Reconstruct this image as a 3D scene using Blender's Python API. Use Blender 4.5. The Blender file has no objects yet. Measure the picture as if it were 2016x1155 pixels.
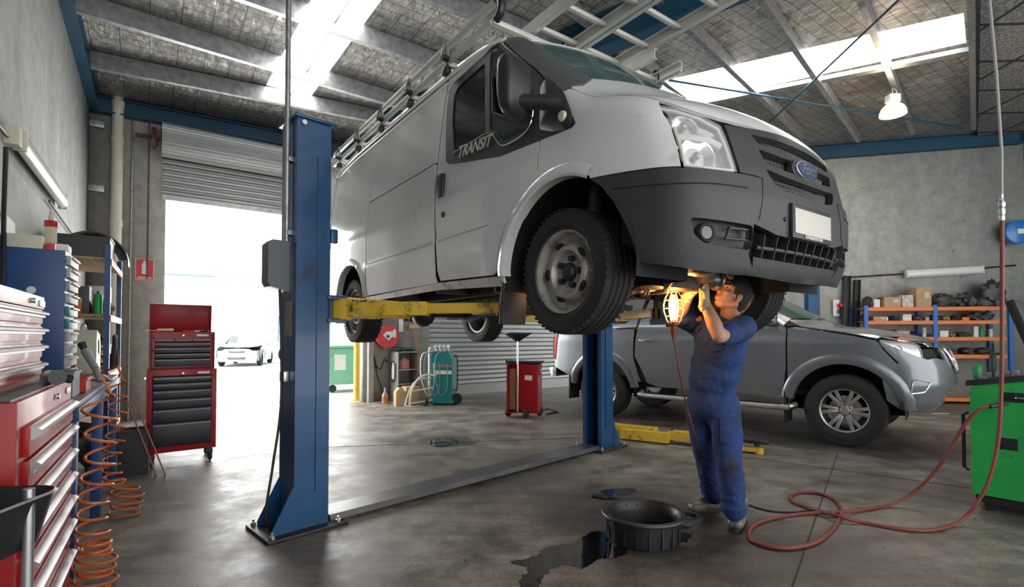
import bpy, bmesh, math, random
import numpy as np
from mathutils import Vector, Matrix, geometry
random.seed(7)
PI=math.pi
SC=bpy.context.scene; COL=SC.collection
# ------------------------------------------------------------------ camera numbers
FPX=1000.; CH=1.30; PIT=math.radians(1.3); YH=662.; CYP=YH-FPX*math.tan(PIT); CXP=1008.
_c,_s=math.cos(PIT),math.sin(PIT)
def ray(px,py):
    x=(px-CXP)/FPX; y=(CYP-py)/FPX
    d=np.array([x,_c-_s*y,_s+_c*y]); return d/d[1]
def at(px,py,Y):
    p=ray(px,py)*Y; return Vector((p[0],p[1],p[2]+CH))
def fl(px,py,z=0.):
    d=ray(px,py); p=d*((z-CH)/d[2]); return Vector((p[0],p[1],p[2]+CH))
def pl(px,py,p0,n):
    d=Vector(ray(px,py)); o=Vector((0,0,CH)); t=(Vector(p0)-o).dot(n)/d.dot(n); return o+d*t
cam=bpy.data.cameras.new('camera'); co=bpy.data.objects.new('camera',cam); COL.objects.link(co)
cam.sensor_width=36.; cam.lens=36.*FPX/2016.; cam.clip_start=.05; cam.clip_end=400
co.location=(0,0,CH); co.rotation_euler=(PI/2+PIT,0,0)
cam.shift_x=0; cam.shift_y=(CYP-577.5)/2016.
SC.camera=co
SC.view_settings.view_transform='Standard'; SC.view_settings.look='None'; SC.view_settings.gamma=1.
SC.view_settings.use_curve_mapping=False
SC.view_settings.exposure=0.5
SC.cycles.use_denoising=True
SC.cycles.max_bounces=7; SC.cycles.diffuse_bounces=4; SC.cycles.glossy_bounces=3; SC.cycles.transmission_bounces=4; SC.cycles.transparent_max_bounces=8
SC.cycles.sample_clamp_indirect=6.0; SC.cycles.caustics_reflective=False; SC.cycles.caustics_refractive=False
# ------------------------------------------------------------------ materials
MATS={}
def mat(name,col,rough=.5,metal=0.,emit=None,estr=0.,var=0.,vscale=6.,bump=0.,bscale=40.,dirt=None,dirtamt=0.,dscale=3.,coat=0.,alpha=1.,trans=0.,spec=None,stretch=None):
    if name in MATS: return MATS[name]
    m=bpy.data.materials.new(name); m.use_nodes=True; nt=m.node_tree; N=nt.nodes; L=nt.links
    b=N['Principled BSDF']; b.inputs['Base Color'].default_value=(*col,1); b.inputs['Roughness'].default_value=rough; b.inputs['Metallic'].default_value=metal
    if spec is not None: b.inputs['Specular IOR Level'].default_value=spec
    if coat: b.inputs['Coat Weight'].default_value=coat; b.inputs['Coat Roughness'].default_value=.06
    if alpha<1: b.inputs['Alpha'].default_value=alpha
    if trans: b.inputs['Transmission Weight'].default_value=trans; b.inputs['IOR'].default_value=1.45
    if emit: b.inputs['Emission Color'].default_value=(*emit,1); b.inputs['Emission Strength'].default_value=estr
    tc=N.new('ShaderNodeTexCoord'); src=tc.outputs['Object']
    if stretch:
        mp=N.new('ShaderNodeMapping'); mp.inputs['Scale'].default_value=stretch; L.new(src,mp.inputs[0]); src=mp.outputs[0]
    colout=None
    if var>0:
        n=N.new('ShaderNodeTexNoise'); n.inputs['Scale'].default_value=vscale; n.inputs['Detail'].default_value=5; L.new(src,n.inputs['Vector'])
        r=N.new('ShaderNodeValToRGB'); r.color_ramp.elements[0].position=.3; r.color_ramp.elements[1].position=.7
        r.color_ramp.elements[0].color=tuple(max(0,c*(1-var)) for c in col)+(1,); r.color_ramp.elements[1].color=tuple(min(1,c*(1+var)) for c in col)+(1,)
        L.new(n.outputs[0],r.inputs[0]); colout=r.outputs[0]
        mr=N.new('ShaderNodeMapRange'); mr.inputs['To Min'].default_value=max(0,rough-.08); mr.inputs['To Max'].default_value=min(1,rough+.1); L.new(n.outputs[0],mr.inputs[0]); L.new(mr.outputs[0],b.inputs['Roughness'])
    if dirt:
        n=N.new('ShaderNodeTexNoise'); n.inputs['Scale'].default_value=dscale; n.inputs['Detail'].default_value=8; n.inputs['Roughness'].default_value=.7; L.new(src,n.inputs['Vector'])
        r=N.new('ShaderNodeValToRGB'); r.color_ramp.elements[0].position=.62-dirtamt*.35; r.color_ramp.elements[1].position=.72-dirtamt*.2
        L.new(n.outputs[0],r.inputs[0]); mx=N.new('ShaderNodeMix'); mx.data_type='RGBA'; L.new(r.outputs[0],mx.inputs[0])
        if colout: L.new(colout,mx.inputs[6])
        else: mx.inputs[6].default_value=(*col,1)
        mx.inputs[7].default_value=(*dirt,1); colout=mx.outputs[2]
    if colout: L.new(colout,b.inputs['Base Color'])
    if bump>0:
        n=N.new('ShaderNodeTexNoise'); n.inputs['Scale'].default_value=bscale; n.inputs['Detail'].default_value=4; L.new(src,n.inputs['Vector'])
        bp=N.new('ShaderNodeBump'); bp.inputs['Strength'].default_value=bump; bp.inputs['Distance'].default_value=.02; L.new(n.outputs[0],bp.inputs['Height']); L.new(bp.outputs[0],b.inputs['Normal'])
    MATS[name]=m; return m
# ------------------------------------------------------------------ mesh builder
def frame(z,x=None):
    z=Vector(z).normalized()
    x=Vector(x) if x is not None else (Vector((0,0,1)) if abs(z.z)<.9 else Vector((1,0,0)))
    y=z.cross(x).normalized(); x=y.cross(z).normalized()
    return Matrix((x,y,z)).transposed()
class MB:
    def __init__(s): s.bm=bmesh.new(); s.sharp=math.radians(38)
    def _add(s,vs,fs,mi=0):
        v=[s.bm.verts.new(p) for p in vs]
        for f in fs:
            try:
                q=s.bm.faces.new([v[i] for i in f]); q.material_index=mi; q.smooth=True
            except ValueError: pass
        return v
    def box(s,c,d,rz=0,M=None,bev=0.,mi=0,rot=None):
        R=rot if rot is not None else Matrix.Rotation(rz,3,'Z')
        c=Vector(c); vs=[c+R@Vector((x*d[0]/2,y*d[1]/2,z*d[2]/2)) for x in(-1,1) for y in(-1,1) for z in(-1,1)]
        fs=[(0,1,3,2),(4,6,7,5),(0,4,5,1),(2,3,7,6),(0,2,6,4),(1,5,7,3)]
        v=s._add(vs,fs,mi)
        if bev>0:
            es=set()
            for a in v:
                for e in a.link_edges: es.add(e)
            r=bmesh.ops.bevel(s.bm,geom=list(es),offset=bev,segments=2,profile=.6,affect='EDGES',clamp_overlap=True)
            for f in r['faces']: f.material_index=mi; f.smooth=True
        return s
    def bar(s,p0,p1,w,t,up=(0,0,1),bev=0.,mi=0):
        p0=Vector(p0);p1=Vector(p1); d=p1-p0; F=frame(d,up)  # local x ~ up
        return s.box((p0+p1)/2,(t,w,d.length),rot=F,bev=bev,mi=mi)
    def cyl(s,p0,p1,r0,r1=None,n=16,mi=0,cap=True):
        r1=r0 if r1 is None else r1; p0=Vector(p0);p1=Vector(p1);F=frame(p1-p0)
        vs=[];
        for p,r in((p0,r0),(p1,r1)):
            for i in range(n):
                a=2*PI*i/n; vs.append(p+F@Vector((r*math.cos(a),r*math.sin(a),0)))
        fs=[(i,(i+1)%n,n+(i+1)%n,n+i) for i in range(n)]
        if cap: fs+= [tuple(range(n))[::-1],tuple(range(n,2*n))]
        s._add(vs,fs,mi); return s
    def sph(s,c,r,n=16,sc=(1,1,1),mi=0,rot=None):
        c=Vector(c);vs=[];R=rot if rot is not None else Matrix.Identity(3);m=n//2
        vs.append(c+R@Vector((0,0,r*sc[2])))
        for j in range(1,m):
            t=PI*j/m
            for i in range(n):
                a=2*PI*i/n; vs.append(c+R@Vector((r*sc[0]*math.sin(t)*math.cos(a),r*sc[1]*math.sin(t)*math.sin(a),r*sc[2]*math.cos(t))))
        vs.append(c+R@Vector((0,0,-r*sc[2])))
        fs=[(0,1+i,1+(i+1)%n) for i in range(n)]
        for j in range(m-2):
            for i in range(n): fs.append((1+j*n+i,1+(j+1)*n+i,1+(j+1)*n+(i+1)%n,1+j*n+(i+1)%n))
        b=1+(m-2)*n; fs+=[(b+(i+1)%n,b+i,len(vs)-1) for i in range(n)]
        s._add(vs,fs,mi); return s
    def lathe(s,prof,o=(0,0,0),ax=(0,0,1),n=24,mi=0,a0=0,a1=2*PI,x=None,closed=False):
        """prof: list of (r,h)"""
        o=Vector(o);F=frame(ax,x);full=abs(a1-a0-2*PI)<1e-6;k=n if full else n+1;vs=[]
        for r,h in prof:
            for i in range(k):
                a=a0+(a1-a0)*i/n; vs.append(o+F@Vector((r*math.cos(a),r*math.sin(a),h)))
        fs=[];P=len(prof)
        for j in range(P if closed else P-1):
            j2=(j+1)%P
            for i in range(n):
                i2=(i+1)%k; fs.append((j*k+i,j*k+i2,j2*k+i2,j2*k+i))
        s._add(vs,fs,mi); return s
    def tube(s,pts,r,n=8,mi=0,closed=False,cap=True,taper=None):
        pts=[Vector(p) for p in pts];P=len(pts);vs=[];up=None
        for i,p in enumerate(pts):
            if closed: t=(pts[(i+1)%P]-pts[i-1])
            else: t=(pts[min(i+1,P-1)]-pts[max(i-1,0)])
            t=t.normalized() if t.length>1e-9 else Vector((0,0,1))
            if up is None: up=Vector((0,0,1)) if abs(t.z)<.9 else Vector((1,0,0))
            x=(up-t*up.dot(t)).normalized(); y=t.cross(x); up=x
            rr=r if taper is None else r*taper(i/(P-1))
            for k in range(n):
                a=2*PI*k/n; vs.append(p+x*(rr*math.cos(a))+y*(rr*math.sin(a)))
        fs=[]
        for i in range(P if closed else P-1):
            j=(i+1)%P
            for k in range(n): fs.append((i*n+k,i*n+(k+1)%n,j*n+(k+1)%n,j*n+k))
        if cap and not closed: fs+=[tuple(range(n))[::-1],tuple(range((P-1)*n,P*n))]
        s._add(vs,fs,mi); return s
    def prism(s,poly,d,fn,mi=0,bev=0):
        """poly 2D outline, extruded from 0 to d; fn(x,y,h)->3D"""
        n=len(poly); vs=[fn(x,y,0) for x,y in poly]+[fn(x,y,d) for x,y in poly]
        fs=[(i,(i+1)%n,n+(i+1)%n,n+i) for i in range(n)]+[tuple(range(n))[::-1],tuple(range(n,2*n))]
        v=s._add(vs,fs,mi)
        if bev>0:
            es=[e for a in v[n:] for e in a.link_edges if e.other_vert(a) in v[n:]]
            bmesh.ops.bevel(s.bm,geom=list(set(es)),offset=bev,segments=2,profile=.6,affect='EDGES',clamp_overlap=True)
        return s
    def grid(s,fn,nu,nv,mi=0,flip=False):
        vs=[fn(i/nu,j/nv) for j in range(nv+1) for i in range(nu+1)]
        fs=[]
        for j in range(nv):
            for i in range(nu):
                a=j*(nu+1)+i; q=(a,a+1,a+nu+2,a+nu+1); fs.append(q[::-1] if flip else q)
        s._add(vs,fs,mi); return s
    def raw(s,vs,fs,mi=0): s._add(vs,fs,mi); return s
    def build(s,name,m,parent=None,norm=True,smooth=True,sharp=None):
        if norm: bmesh.ops.recalc_face_normals(s.bm,faces=s.bm.faces)
        me=bpy.data.meshes.new(name); s.bm.to_mesh(me); s.bm.free()
        for x in (m if isinstance(m,(list,tuple)) else [m]): me.materials.append(x)
        if smooth: me.set_sharp_from_angle(angle=sharp or s.sharp)
        o=bpy.data.objects.new(name,me); COL.objects.link(o)
        if parent is not None: o.parent=parent
        return o
def tag(o,label=None,cat=None,group=None,kind=None):
    if label: o['label']=label
    if cat: o['category']=cat
    if group: o['group']=group
    if kind: o['kind']=kind
    return o
def empty(name,loc,label,cat,rz=0,group=None,rot=None):
    o=bpy.data.objects.new(name,None); COL.objects.link(o); o.location=loc
    o.rotation_euler=rot if rot else (0,0,rz); o.empty_display_size=.1
    return tag(o,label,cat,group)
def kids(o): return [c for c in list(COL.objects) if c.parent==o]
def copy_tree(o,parent=None,loc=None,rz=None,label=None):
    c=o.copy(); COL.objects.link(c)
    if parent is not None: c.parent=parent
    if loc is not None: c.location=loc
    if rz is not None: c.rotation_euler=(0,0,rz)
    if label: c['label']=label
    for ch in kids(o): copy_tree(ch,c)
    return c
def struct(name,mb,m,**k): return tag(mb.build(name,m,None,**k),kind='structure')
def lerp(a,b,t): return a+(b-a)*t
def smoothpts(pts,n=6,closed=False):
    """Catmull-Rom through 2D/3D points"""
    P=[Vector(p) for p in pts];out=[];N=len(P)
    for i in range(N if closed else N-1):
        p0=P[(i-1)%N] if (closed or i>0) else P[0]; p1=P[i];p2=P[(i+1)%N];p3=P[(i+2)%N] if (closed or i+2<N) else P[-1]
        for k in range(n):
            t=k/n; out.append(.5*((2*p1)+(p2-p0)*t+(2*p0-5*p1+4*p2-p3)*t*t+(3*p1-p0-3*p2+p3)*t**3))
    if not closed: out.append(P[-1])
    return out
def text(body,size,m,name='lettering',parent=None,extr=.001,M=None,bold=0.,shear=0.):
    cu=bpy.data.curves.new(name,'FONT'); cu.body=body; cu.size=size; cu.extrude=extr; cu.align_x='CENTER'; cu.align_y='CENTER'; cu.offset=bold; cu.shear=shear
    o=bpy.data.objects.new(name,cu); COL.objects.link(o)
    dg=bpy.context.evaluated_depsgraph_get(); me=bpy.data.meshes.new_from_object(o.evaluated_get(dg)); bpy.data.objects.remove(o)
    me.materials.clear(); me.materials.append(m)
    if M is not None: me.transform(M)
    o=bpy.data.objects.new(name,me); COL.objects.link(o)
    if parent is not None: o.parent=parent
    return o
def orient(o,x,y,n):
    """4x4 placing text/flat thing: local x->x, y->y, z->n at origin o"""
    x=Vector(x).normalized();y=Vector(y).normalized();n=Vector(n).normalized()
    M=Matrix((x,y,n)).transposed().to_4x4(); M.translation=Vector(o); return M
# ------------------------------------------------------------------ shared materials
M_white=mat('white_paint',(.74,.74,.71),.22,coat=.6,var=.03,vscale=2.,dirt=(.55,.53,.48),dirtamt=.02,dscale=2.5)
M_black=mat('black_plastic',(.018,.018,.02),.42,var=.2)
M_dark=mat('dark_metal',(.035,.035,.038),.45,metal=.5,var=.3)
M_rubber=mat('tyre_rubber',(.016,.016,.016),.72,var=.25,bump=.15,bscale=90)
M_steel=mat('steel',(.55,.55,.56),.35,metal=.9,var=.15)
M_chrome=mat('chrome',(.82,.82,.84),.12,metal=1.)
M_alu=mat('brushed_aluminium',(.72,.72,.72),.32,metal=.85,var=.1,vscale=20)
M_galv=mat('galvanised_steel',(.34,.355,.36),.42,metal=.75,var=.25,vscale=14)
M_blue=mat('blue_lift_paint',(.010,.074,.195),.32,var=.18,vscale=3,dirt=(.02,.03,.05),dirtamt=.2,dscale=5,coat=.2)
M_bluebeam=mat('blue_beam_paint',(.009,.058,.105),.5,var=.15)
M_bluecab=mat('blue_cabinet_paint',(.012,.06,.20),.4,var=.15)
M_yellow=mat('yellow_arm_paint',(.70,.46,.045),.42,var=.12,dirt=(.10,.07,.03),dirtamt=.18,dscale=9)
M_red=mat('red_toolbox_paint',(.36,.010,.013),.36,var=.12,coat=.08,spec=.3,dirt=(.18,.02,.02),dirtamt=.15)
M_redflat=mat('red_plastic',(.55,.03,.03),.4,var=.1)
M_orangehose=mat('orange_air_hose',(.50,.13,.035),.38)
M_redhose=mat('red_rubber_hose',(.19,.04,.026),.5,var=.15)
M_orange=mat('orange_rack_paint',(.72,.19,.03),.45,var=.12)
M_green=mat('green_machine_paint',(.02,.34,.07),.4,var=.12,dirt=(.02,.06,.03),dirtamt=.12,dscale=6)
M_wood=mat('plywood',(.42,.26,.13),.6,var=.3,vscale=3,stretch=(1,8,8))
M_card=mat('cardboard',(.46,.31,.18),.75,var=.1)
M_paper=mat('paper_white',(.78,.78,.75),.7,var=.05)
M_glassdark=mat('tinted_glass',(.03,.05,.05),.03,alpha=.55,spec=.8)
M_glass=mat('clear_glass',(.12,.17,.16),.02,alpha=.28,spec=.9)
M_teal=mat('teal_machine_paint',(.01,.20,.20),.35,var=.1)
M_tan=mat('tan_plastic',(.50,.34,.17),.5,var=.1)
M_cream=mat('cream_plastic',(.62,.60,.48),.45,var=.06)
M_pvc=mat('pvc_pipe',(.66,.63,.52),.45,var=.08)
M_cable=mat('black_cable',(.012,.012,.013),.5)
M_greybox=mat('grey_plastic',(.22,.23,.24),.5,var=.08)
M_lamphot=mat('lamp_element',(1,1,1),.5,emit=(1,.42,.10),estr=22)
# ================================================================== ROOM
U=Vector((0.58551866,-0.81065893,0)); V=Vector((-0.81065893,-0.58551866,0))   # building axes (U towards the street-side front, V towards the left wall)
A=-U; B=-V                # A: away along the left wall, B: along the back wall to the right
Z3=Vector((0,0,1))
PB=fl(722,791); nB=U.copy()           # back wall plane through pillar base, facing U
CORN=pl(172,500,PB,nB); CORN.z=0
CORN0=CORN.copy()
def bw(px,py,off=0.): return pl(px,py,PB+nB*off,nB)
LW0=CORN; nL=B.copy()
def lw(px,py,off=0.): return pl(px,py,LW0+nL*off,nL)
# right wall
def rw(px,py,off=0.): return pl(px,py,RP+nR*off,nR)
def concrete(name,base,spot,streak,rough=.75,sc=1.,vert=True,bump=.25):
    m=bpy.data.materials.new(name); m.use_nodes=True; nt=m.node_tree;N=nt.nodes;L=nt.links;b=N['Principled BSDF'];b.inputs['Roughness'].default_value=rough
    tc=N.new('ShaderNodeTexCoord')
    mp=N.new('ShaderNodeMapping'); mp.inputs['Scale'].default_value=(1.6,1.6,.35) if vert else (1,1,1); L.new(tc.outputs['Object'],mp.inputs[0])
    n1=N.new('ShaderNodeTexNoise'); n1.inputs['Scale'].default_value=.9*sc; n1.inputs['Detail'].default_value=8; n1.inputs['Roughness'].default_value=.62; L.new(mp.outputs[0],n1.inputs[0])
    n2=N.new('ShaderNodeTexNoise'); n2.inputs['Scale'].default_value=6*sc; n2.inputs['Detail'].default_value=8; n2.inputs['Roughness'].default_value=.7; L.new(tc.outputs['Object'],n2.inputs[0])
    r=N.new('ShaderNodeValToRGB'); e=r.color_ramp.elements; e[0].position=.33;e[0].color=(*streak,1);e[1].position=.66;e[1].color=(*base,1); L.new(n1.outputs[0],r.inputs[0])
    r2=N.new('ShaderNodeValToRGB'); e=r2.color_ramp.elements; e[0].position=.3;e[0].color=(.72,.72,.72,1);e[1].position=.65;e[1].color=(1.08,1.08,1.08,1); L.new(n2.outputs[0],r2.inputs[0])
    mx=N.new('ShaderNodeMix'); mx.data_type='RGBA'; mx.blend_type='MULTIPLY'; mx.inputs[0].default_value=1; L.new(r.outputs[0],mx.inputs[6]); L.new(r2.outputs[0],mx.inputs[7])
    v=N.new('ShaderNodeTexVoronoi'); v.inputs['Scale'].default_value=1.7; L.new(tc.outputs['Object'],v.inputs[0])
    r3=N.new('ShaderNodeValToRGB'); e=r3.color_ramp.elements; e[0].position=.02;e[0].color=(1,1,1,1);e[1].position=.035;e[1].color=(0,0,0,1); L.new(v.outputs[0],r3.inputs[0])
    m2=N.new('ShaderNodeMix'); m2.data_type='RGBA'; L.new(r3.outputs[0],m2.inputs[0]); L.new(mx.outputs[2],m2.inputs[6]); m2.inputs[7].default_value=(*spot,1)
    L.new(m2.outputs[2],b.inputs['Base Color'])
    bp=N.new('ShaderNodeBump'); bp.inputs['Strength'].default_value=bump; bp.inputs['Distance'].default_value=.01; L.new(n2.outputs[0],bp.inputs['Height']); L.new(bp.outputs[0],b.inputs['Normal'])
    return m
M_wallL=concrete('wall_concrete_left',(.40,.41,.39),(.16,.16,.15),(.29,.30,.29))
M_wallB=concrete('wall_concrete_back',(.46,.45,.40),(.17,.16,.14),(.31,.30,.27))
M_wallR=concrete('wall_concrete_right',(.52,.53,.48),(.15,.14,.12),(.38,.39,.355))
def floor_material():
    m=bpy.data.materials.new('workshop_floor_concrete'); m.use_nodes=True; nt=m.node_tree;N=nt.nodes;L=nt.links;b=N['Principled BSDF']
    tc=N.new('ShaderNodeTexCoord'); P=tc.outputs['Object']
    def noise(s,d=8,r=.65,src=P,dist=0.):
        n=N.new('ShaderNodeTexNoise'); n.inputs['Scale'].default_value=s;n.inputs['Detail'].default_value=d;n.inputs['Roughness'].default_value=r;n.inputs['Distortion'].default_value=dist;L.new(src,n.inputs[0]);return n.outputs[0]
    def ramp(i,a,b_,c0,c1):
        r=N.new('ShaderNodeValToRGB');e=r.color_ramp.elements;e[0].position=a;e[0].color=(*c0,1);e[1].position=b_;e[1].color=(*c1,1);L.new(i,r.inputs[0]);return r.outputs[0]
    def mix(f,a,b_,mode='MIX'):
        x=N.new('ShaderNodeMix');x.data_type='RGBA';x.blend_type=mode
        if isinstance(f,float): x.inputs[0].default_value=f
        else: L.new(f,x.inputs[0])
        for k,v in((6,a),(7,b_)):
            if isinstance(v,tuple): x.inputs[k].default_value=(*v,1)
            else: L.new(v,x.inputs[k])
        return x.outputs[2]
    big=noise(.55,6,.6,dist=.4); mid=noise(2.6,9,.72); fine=noise(22,6,.7)
    c=ramp(big,.34,.64,(.15,.13,.112),(.30,.28,.245))
    c=mix(.9,c,ramp(mid,.36,.60,(.45,.43,.41),(1.25,1.24,1.22)),'MULTIPLY')
    c=mix(.6,c,ramp(fine,.35,.6,(.66,.66,.66),(1.12,1.12,1.12)),'MULTIPLY')
    mpp_=N.new('ShaderNodeMapping');mpp_.inputs['Scale'].default_value=(.35,2.6,1);mpp_.inputs['Rotation'].default_value=(0,0,.6);L.new(P,mpp_.inputs[0])
    c=mix(.55,c,ramp(noise(2.2,8,.7,src=mpp_.outputs[0],dist=.6),.36,.62,(.50,.48,.46),(1.22,1.20,1.17)),'MULTIPLY')
    # oil patches
    def patch(cx,cy,r,edge=.25,nz=1.2,amt=.5):
        sb=N.new('ShaderNodeVectorMath');sb.operation='SUBTRACT';L.new(P,sb.inputs[0]);sb.inputs[1].default_value=(cx,cy,0)
        ml=N.new('ShaderNodeVectorMath');ml.operation='LENGTH';L.new(sb.outputs[0],ml.inputs[0])
        a=N.new('ShaderNodeMath');a.operation='MULTIPLY_ADD';L.new(noise(nz,7,.7),a.inputs[0]);a.inputs[1].default_value=-amt;L.new(ml.outputs[1],a.inputs[2])
        mr=N.new('ShaderNodeMapRange');mr.inputs['From Min'].default_value=r-amt*.5;mr.inputs['From Max'].default_value=r+edge-amt*.5;mr.inputs['To Min'].default_value=1;mr.inputs['To Max'].default_value=0;L.new(a.outputs[0],mr.inputs[0]);return mr.outputs[0]
    stains=[(fl(1250,1010),.55,.35,1.6,.6,.72),(fl(1420,1075),.45,.4,1.4,.6,.6),(fl(1040,930),.35,.5,1.6,.7,.45),(fl(880,868),.30,.10,3.5,.55,.75),(fl(1500,800),1.7,.6,.8,.9,.5),(fl(690,900),.18,.2,3.,.35,.45),(fl(1700,905),1.2,.7,.9,.9,.35),(fl(330,940),.8,.7,1.1,.7,.3)]
    for p,r,e,nz,am,k in stains:
        f=patch(p.x,p.y,r,e,nz,am); g=N.new('ShaderNodeMath');g.operation='MULTIPLY';L.new(f,g.inputs[0]);g.inputs[1].default_value=k
        c=mix(g.outputs[0],c,(.028,.024,.02))
    v=N.new('ShaderNodeTexVoronoi');v.inputs['Scale'].default_value=5;L.new(P,v.inputs[0])
    v2=N.new('ShaderNodeTexVoronoi');v2.inputs['Scale'].default_value=17;L.new(P,v2.inputs[0]);c=mix(ramp(v2.outputs[0],.05,.09,(.7,.7,.7),(0,0,0)),c,(.05,.045,.04))
    c=mix(.5,c,ramp(noise(55,4,.8),.40,.58,(.55,.55,.55),(1.15,1.15,1.15)),'MULTIPLY')
    r3=ramp(v.outputs[0],.03,.06,(1,1,1),(0,0,0)); c=mix(r3,c,(.03,.028,.025))
    L.new(c,b.inputs['Base Color'])
    rr=N.new('ShaderNodeMapRange');rr.inputs['From Min'].default_value=.35;rr.inputs['From Max'].default_value=.65;rr.inputs['To Min'].default_value=.36;rr.inputs['To Max'].default_value=.60;L.new(mid,rr.inputs[0]);L.new(rr.outputs[0],b.inputs['Roughness'])
    b.inputs['Specular IOR Level'].default_value=.55
    bp=N.new('ShaderNodeBump');bp.inputs['Strength'].default_value=.22;bp.inputs['Distance'].default_value=.01;L.new(mid,bp.inputs['Height']);L.new(bp.outputs[0],b.inputs['Normal'])
    return m
M_floor=floor_material()
def foil_material(name='foil_insulation',dark=1.):
    m=bpy.data.materials.new(name); m.use_nodes=True; nt=m.node_tree;N=nt.nodes;L=nt.links;b=N['Principled BSDF']
    tc=N.new('ShaderNodeTexCoord'); mp=N.new('ShaderNodeMapping'); mp.inputs['Rotation'].default_value=(0,0,-math.atan2(B.y,B.x)); L.new(tc.outputs['Object'],mp.inputs[0])
    n=N.new('ShaderNodeTexNoise'); n.inputs['Scale'].default_value=5.5;n.inputs['Detail'].default_value=7;n.inputs['Roughness'].default_value=.65;n.inputs['Distortion'].default_value=1.2
    mp2=N.new('ShaderNodeMapping'); mp2.inputs['Scale'].default_value=(2.2,1,1); L.new(mp.outputs[0],mp2.inputs[0]); L.new(mp2.outputs[0],n.inputs[0])
    r=N.new('ShaderNodeValToRGB');e=r.color_ramp.elements;e[0].position=.3;e[0].color=(.24*dark,.23*dark,.21*dark,1);e[1].position=.7;e[1].color=(.66*dark,.64*dark,.60*dark,1);L.new(n.outputs[0],r.inputs[0])
    bk=N.new('ShaderNodeTexBrick');bk.offset=0;bk.inputs['Scale'].default_value=1;bk.inputs['Mortar Size'].default_value=.0055;bk.inputs['Brick Width'].default_value=.30;bk.inputs['Row Height'].default_value=.15;bk.inputs['Mortar Smooth'].default_value=0
    bk.inputs['Color1'].default_value=(1,1,1,1);bk.inputs['Color2'].default_value=(1,1,1,1);bk.inputs['Mortar'].default_value=(.30,.30,.30,1);L.new(mp.outputs[0],bk.inputs[0])
    mx=N.new('ShaderNodeMix');mx.data_type='RGBA';mx.blend_type='MULTIPLY';mx.inputs[0].default_value=.85;L.new(r.outputs[0],mx.inputs[6]);L.new(bk.outputs[0],mx.inputs[7]);L.new(mx.outputs[2],b.inputs['Base Color'])
    b.inputs['Metallic'].default_value=.8;b.inputs['Roughness'].default_value=.34
    bp=N.new('ShaderNodeBump');bp.inputs['Strength'].default_value=.9;bp.inputs['Distance'].default_value=.06;L.new(n.outputs[0],bp.inputs['Height']);L.new(bp.outputs[0],b.inputs['Normal'])
    return m
M_foil=foil_material(); 
def acoustic():
    m=bpy.data.materials.new('acoustic_panel'); m.use_nodes=True; nt=m.node_tree;N=nt.nodes;L=nt.links;b=N['Principled BSDF']
    tc=N.new('ShaderNodeTexCoord'); n=N.new('ShaderNodeTexNoise');n.inputs['Scale'].default_value=30;n.inputs['Detail'].default_value=5;L.new(tc.outputs['Object'],n.inputs[0])
    r=N.new('ShaderNodeValToRGB');e=r.color_ramp.elements;e[0].position=.4;e[0].color=(.09,.09,.085,1);e[1].position=.6;e[1].color=(.24,.24,.22,1);L.new(n.outputs[0],r.inputs[0])
    bk=N.new('ShaderNodeTexBrick');bk.offset=0;bk.inputs['Scale'].default_value=1;bk.inputs['Mortar Size'].default_value=.03;bk.inputs['Brick Width'].default_value=1.2;bk.inputs['Row Height'].default_value=.9
    bk.inputs['Color1'].default_value=(1,1,1,1);bk.inputs['Color2'].default_value=(.9,.9,.9,1);bk.inputs['Mortar'].default_value=(.08,.08,.08,1);L.new(tc.outputs['Object'],bk.inputs[0])
    mx=N.new('ShaderNodeMix');mx.data_type='RGBA';mx.blend_type='MULTIPLY';mx.inputs[0].default_value=1;L.new(r.outputs[0],mx.inputs[6]);L.new(bk.outputs[0],mx.inputs[7]);L.new(mx.outputs[2],b.inputs['Base Color']);b.inputs['Roughness'].default_value=.85
    return m
# floor slab (indoor) and yard (outdoor)
wl_far=CORN; 
def quad(mb,pts,mi=0): mb.raw([Vector(p) for p in pts],[tuple(range(len(pts)))],mi)
BR=CORN+B*17.5                       # right end of back wall
LF=CORN+U*12.                        # near end of left wall
fm=MB(); fm.box((0,0,-.1),(.01,.01,.01)); fm.bm.clear()
fc=(CORN+BR+LF)/3
quad(fm,[LF+U*1, BR+U*14, BR, CORN])
vs=[LF+U*1+V*.3, BR+U*14+B*6, BR+B*6+A*.15, CORN+V*.3+A*.15]
fm.bm.clear(); n=4; fm.raw([Vector((p.x,p.y,0)) for p in vs]+[Vector((p.x,p.y,-.25)) for p in vs],[(0,1,2,3),(7,6,5,4),(0,4,5,1),(1,5,6,2),(2,6,7,3),(3,7,4,0)])
struct('floor',fm,M_floor)
M_yard=mat('yard_concrete',(.62,.61,.58),.8,var=.08,vscale=1.)
ym=MB(); p0=CORN+A*.16+V*14; p1=CORN+A*.16+B*34; p2=p1+A*45; p3=p0+A*45
ym.raw([Vector((p.x,p.y,z)) for z in(-.005,-.2) for p in(p0,p1,p2,p3)],[(0,1,2,3),(7,6,5,4),(0,4,5,1),(1,5,6,2),(2,6,7,3),(3,7,4,0)]); struct('ground_yard',ym,M_yard)
# joints in the floor slab
M_joint=mat('joint_filler',(.035,.032,.03),.9)
def strip(name,a,b,w,z=.001,m=M_joint,h=.003):
    a=Vector((a.x,a.y,0));b=Vector((b.x,b.y,0));mb=MB();mb.bar(a+Z3*(z),b+Z3*(z),w,h);return struct(name,mb,m)
strip('trim_1',fl(1180,860),fl(2016,975),.012)
strip('trim_2',fl(640,880),fl(1180,860),.010)
strip('trim_3',fl(1650,890),fl(1560,1155),.008)
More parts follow.
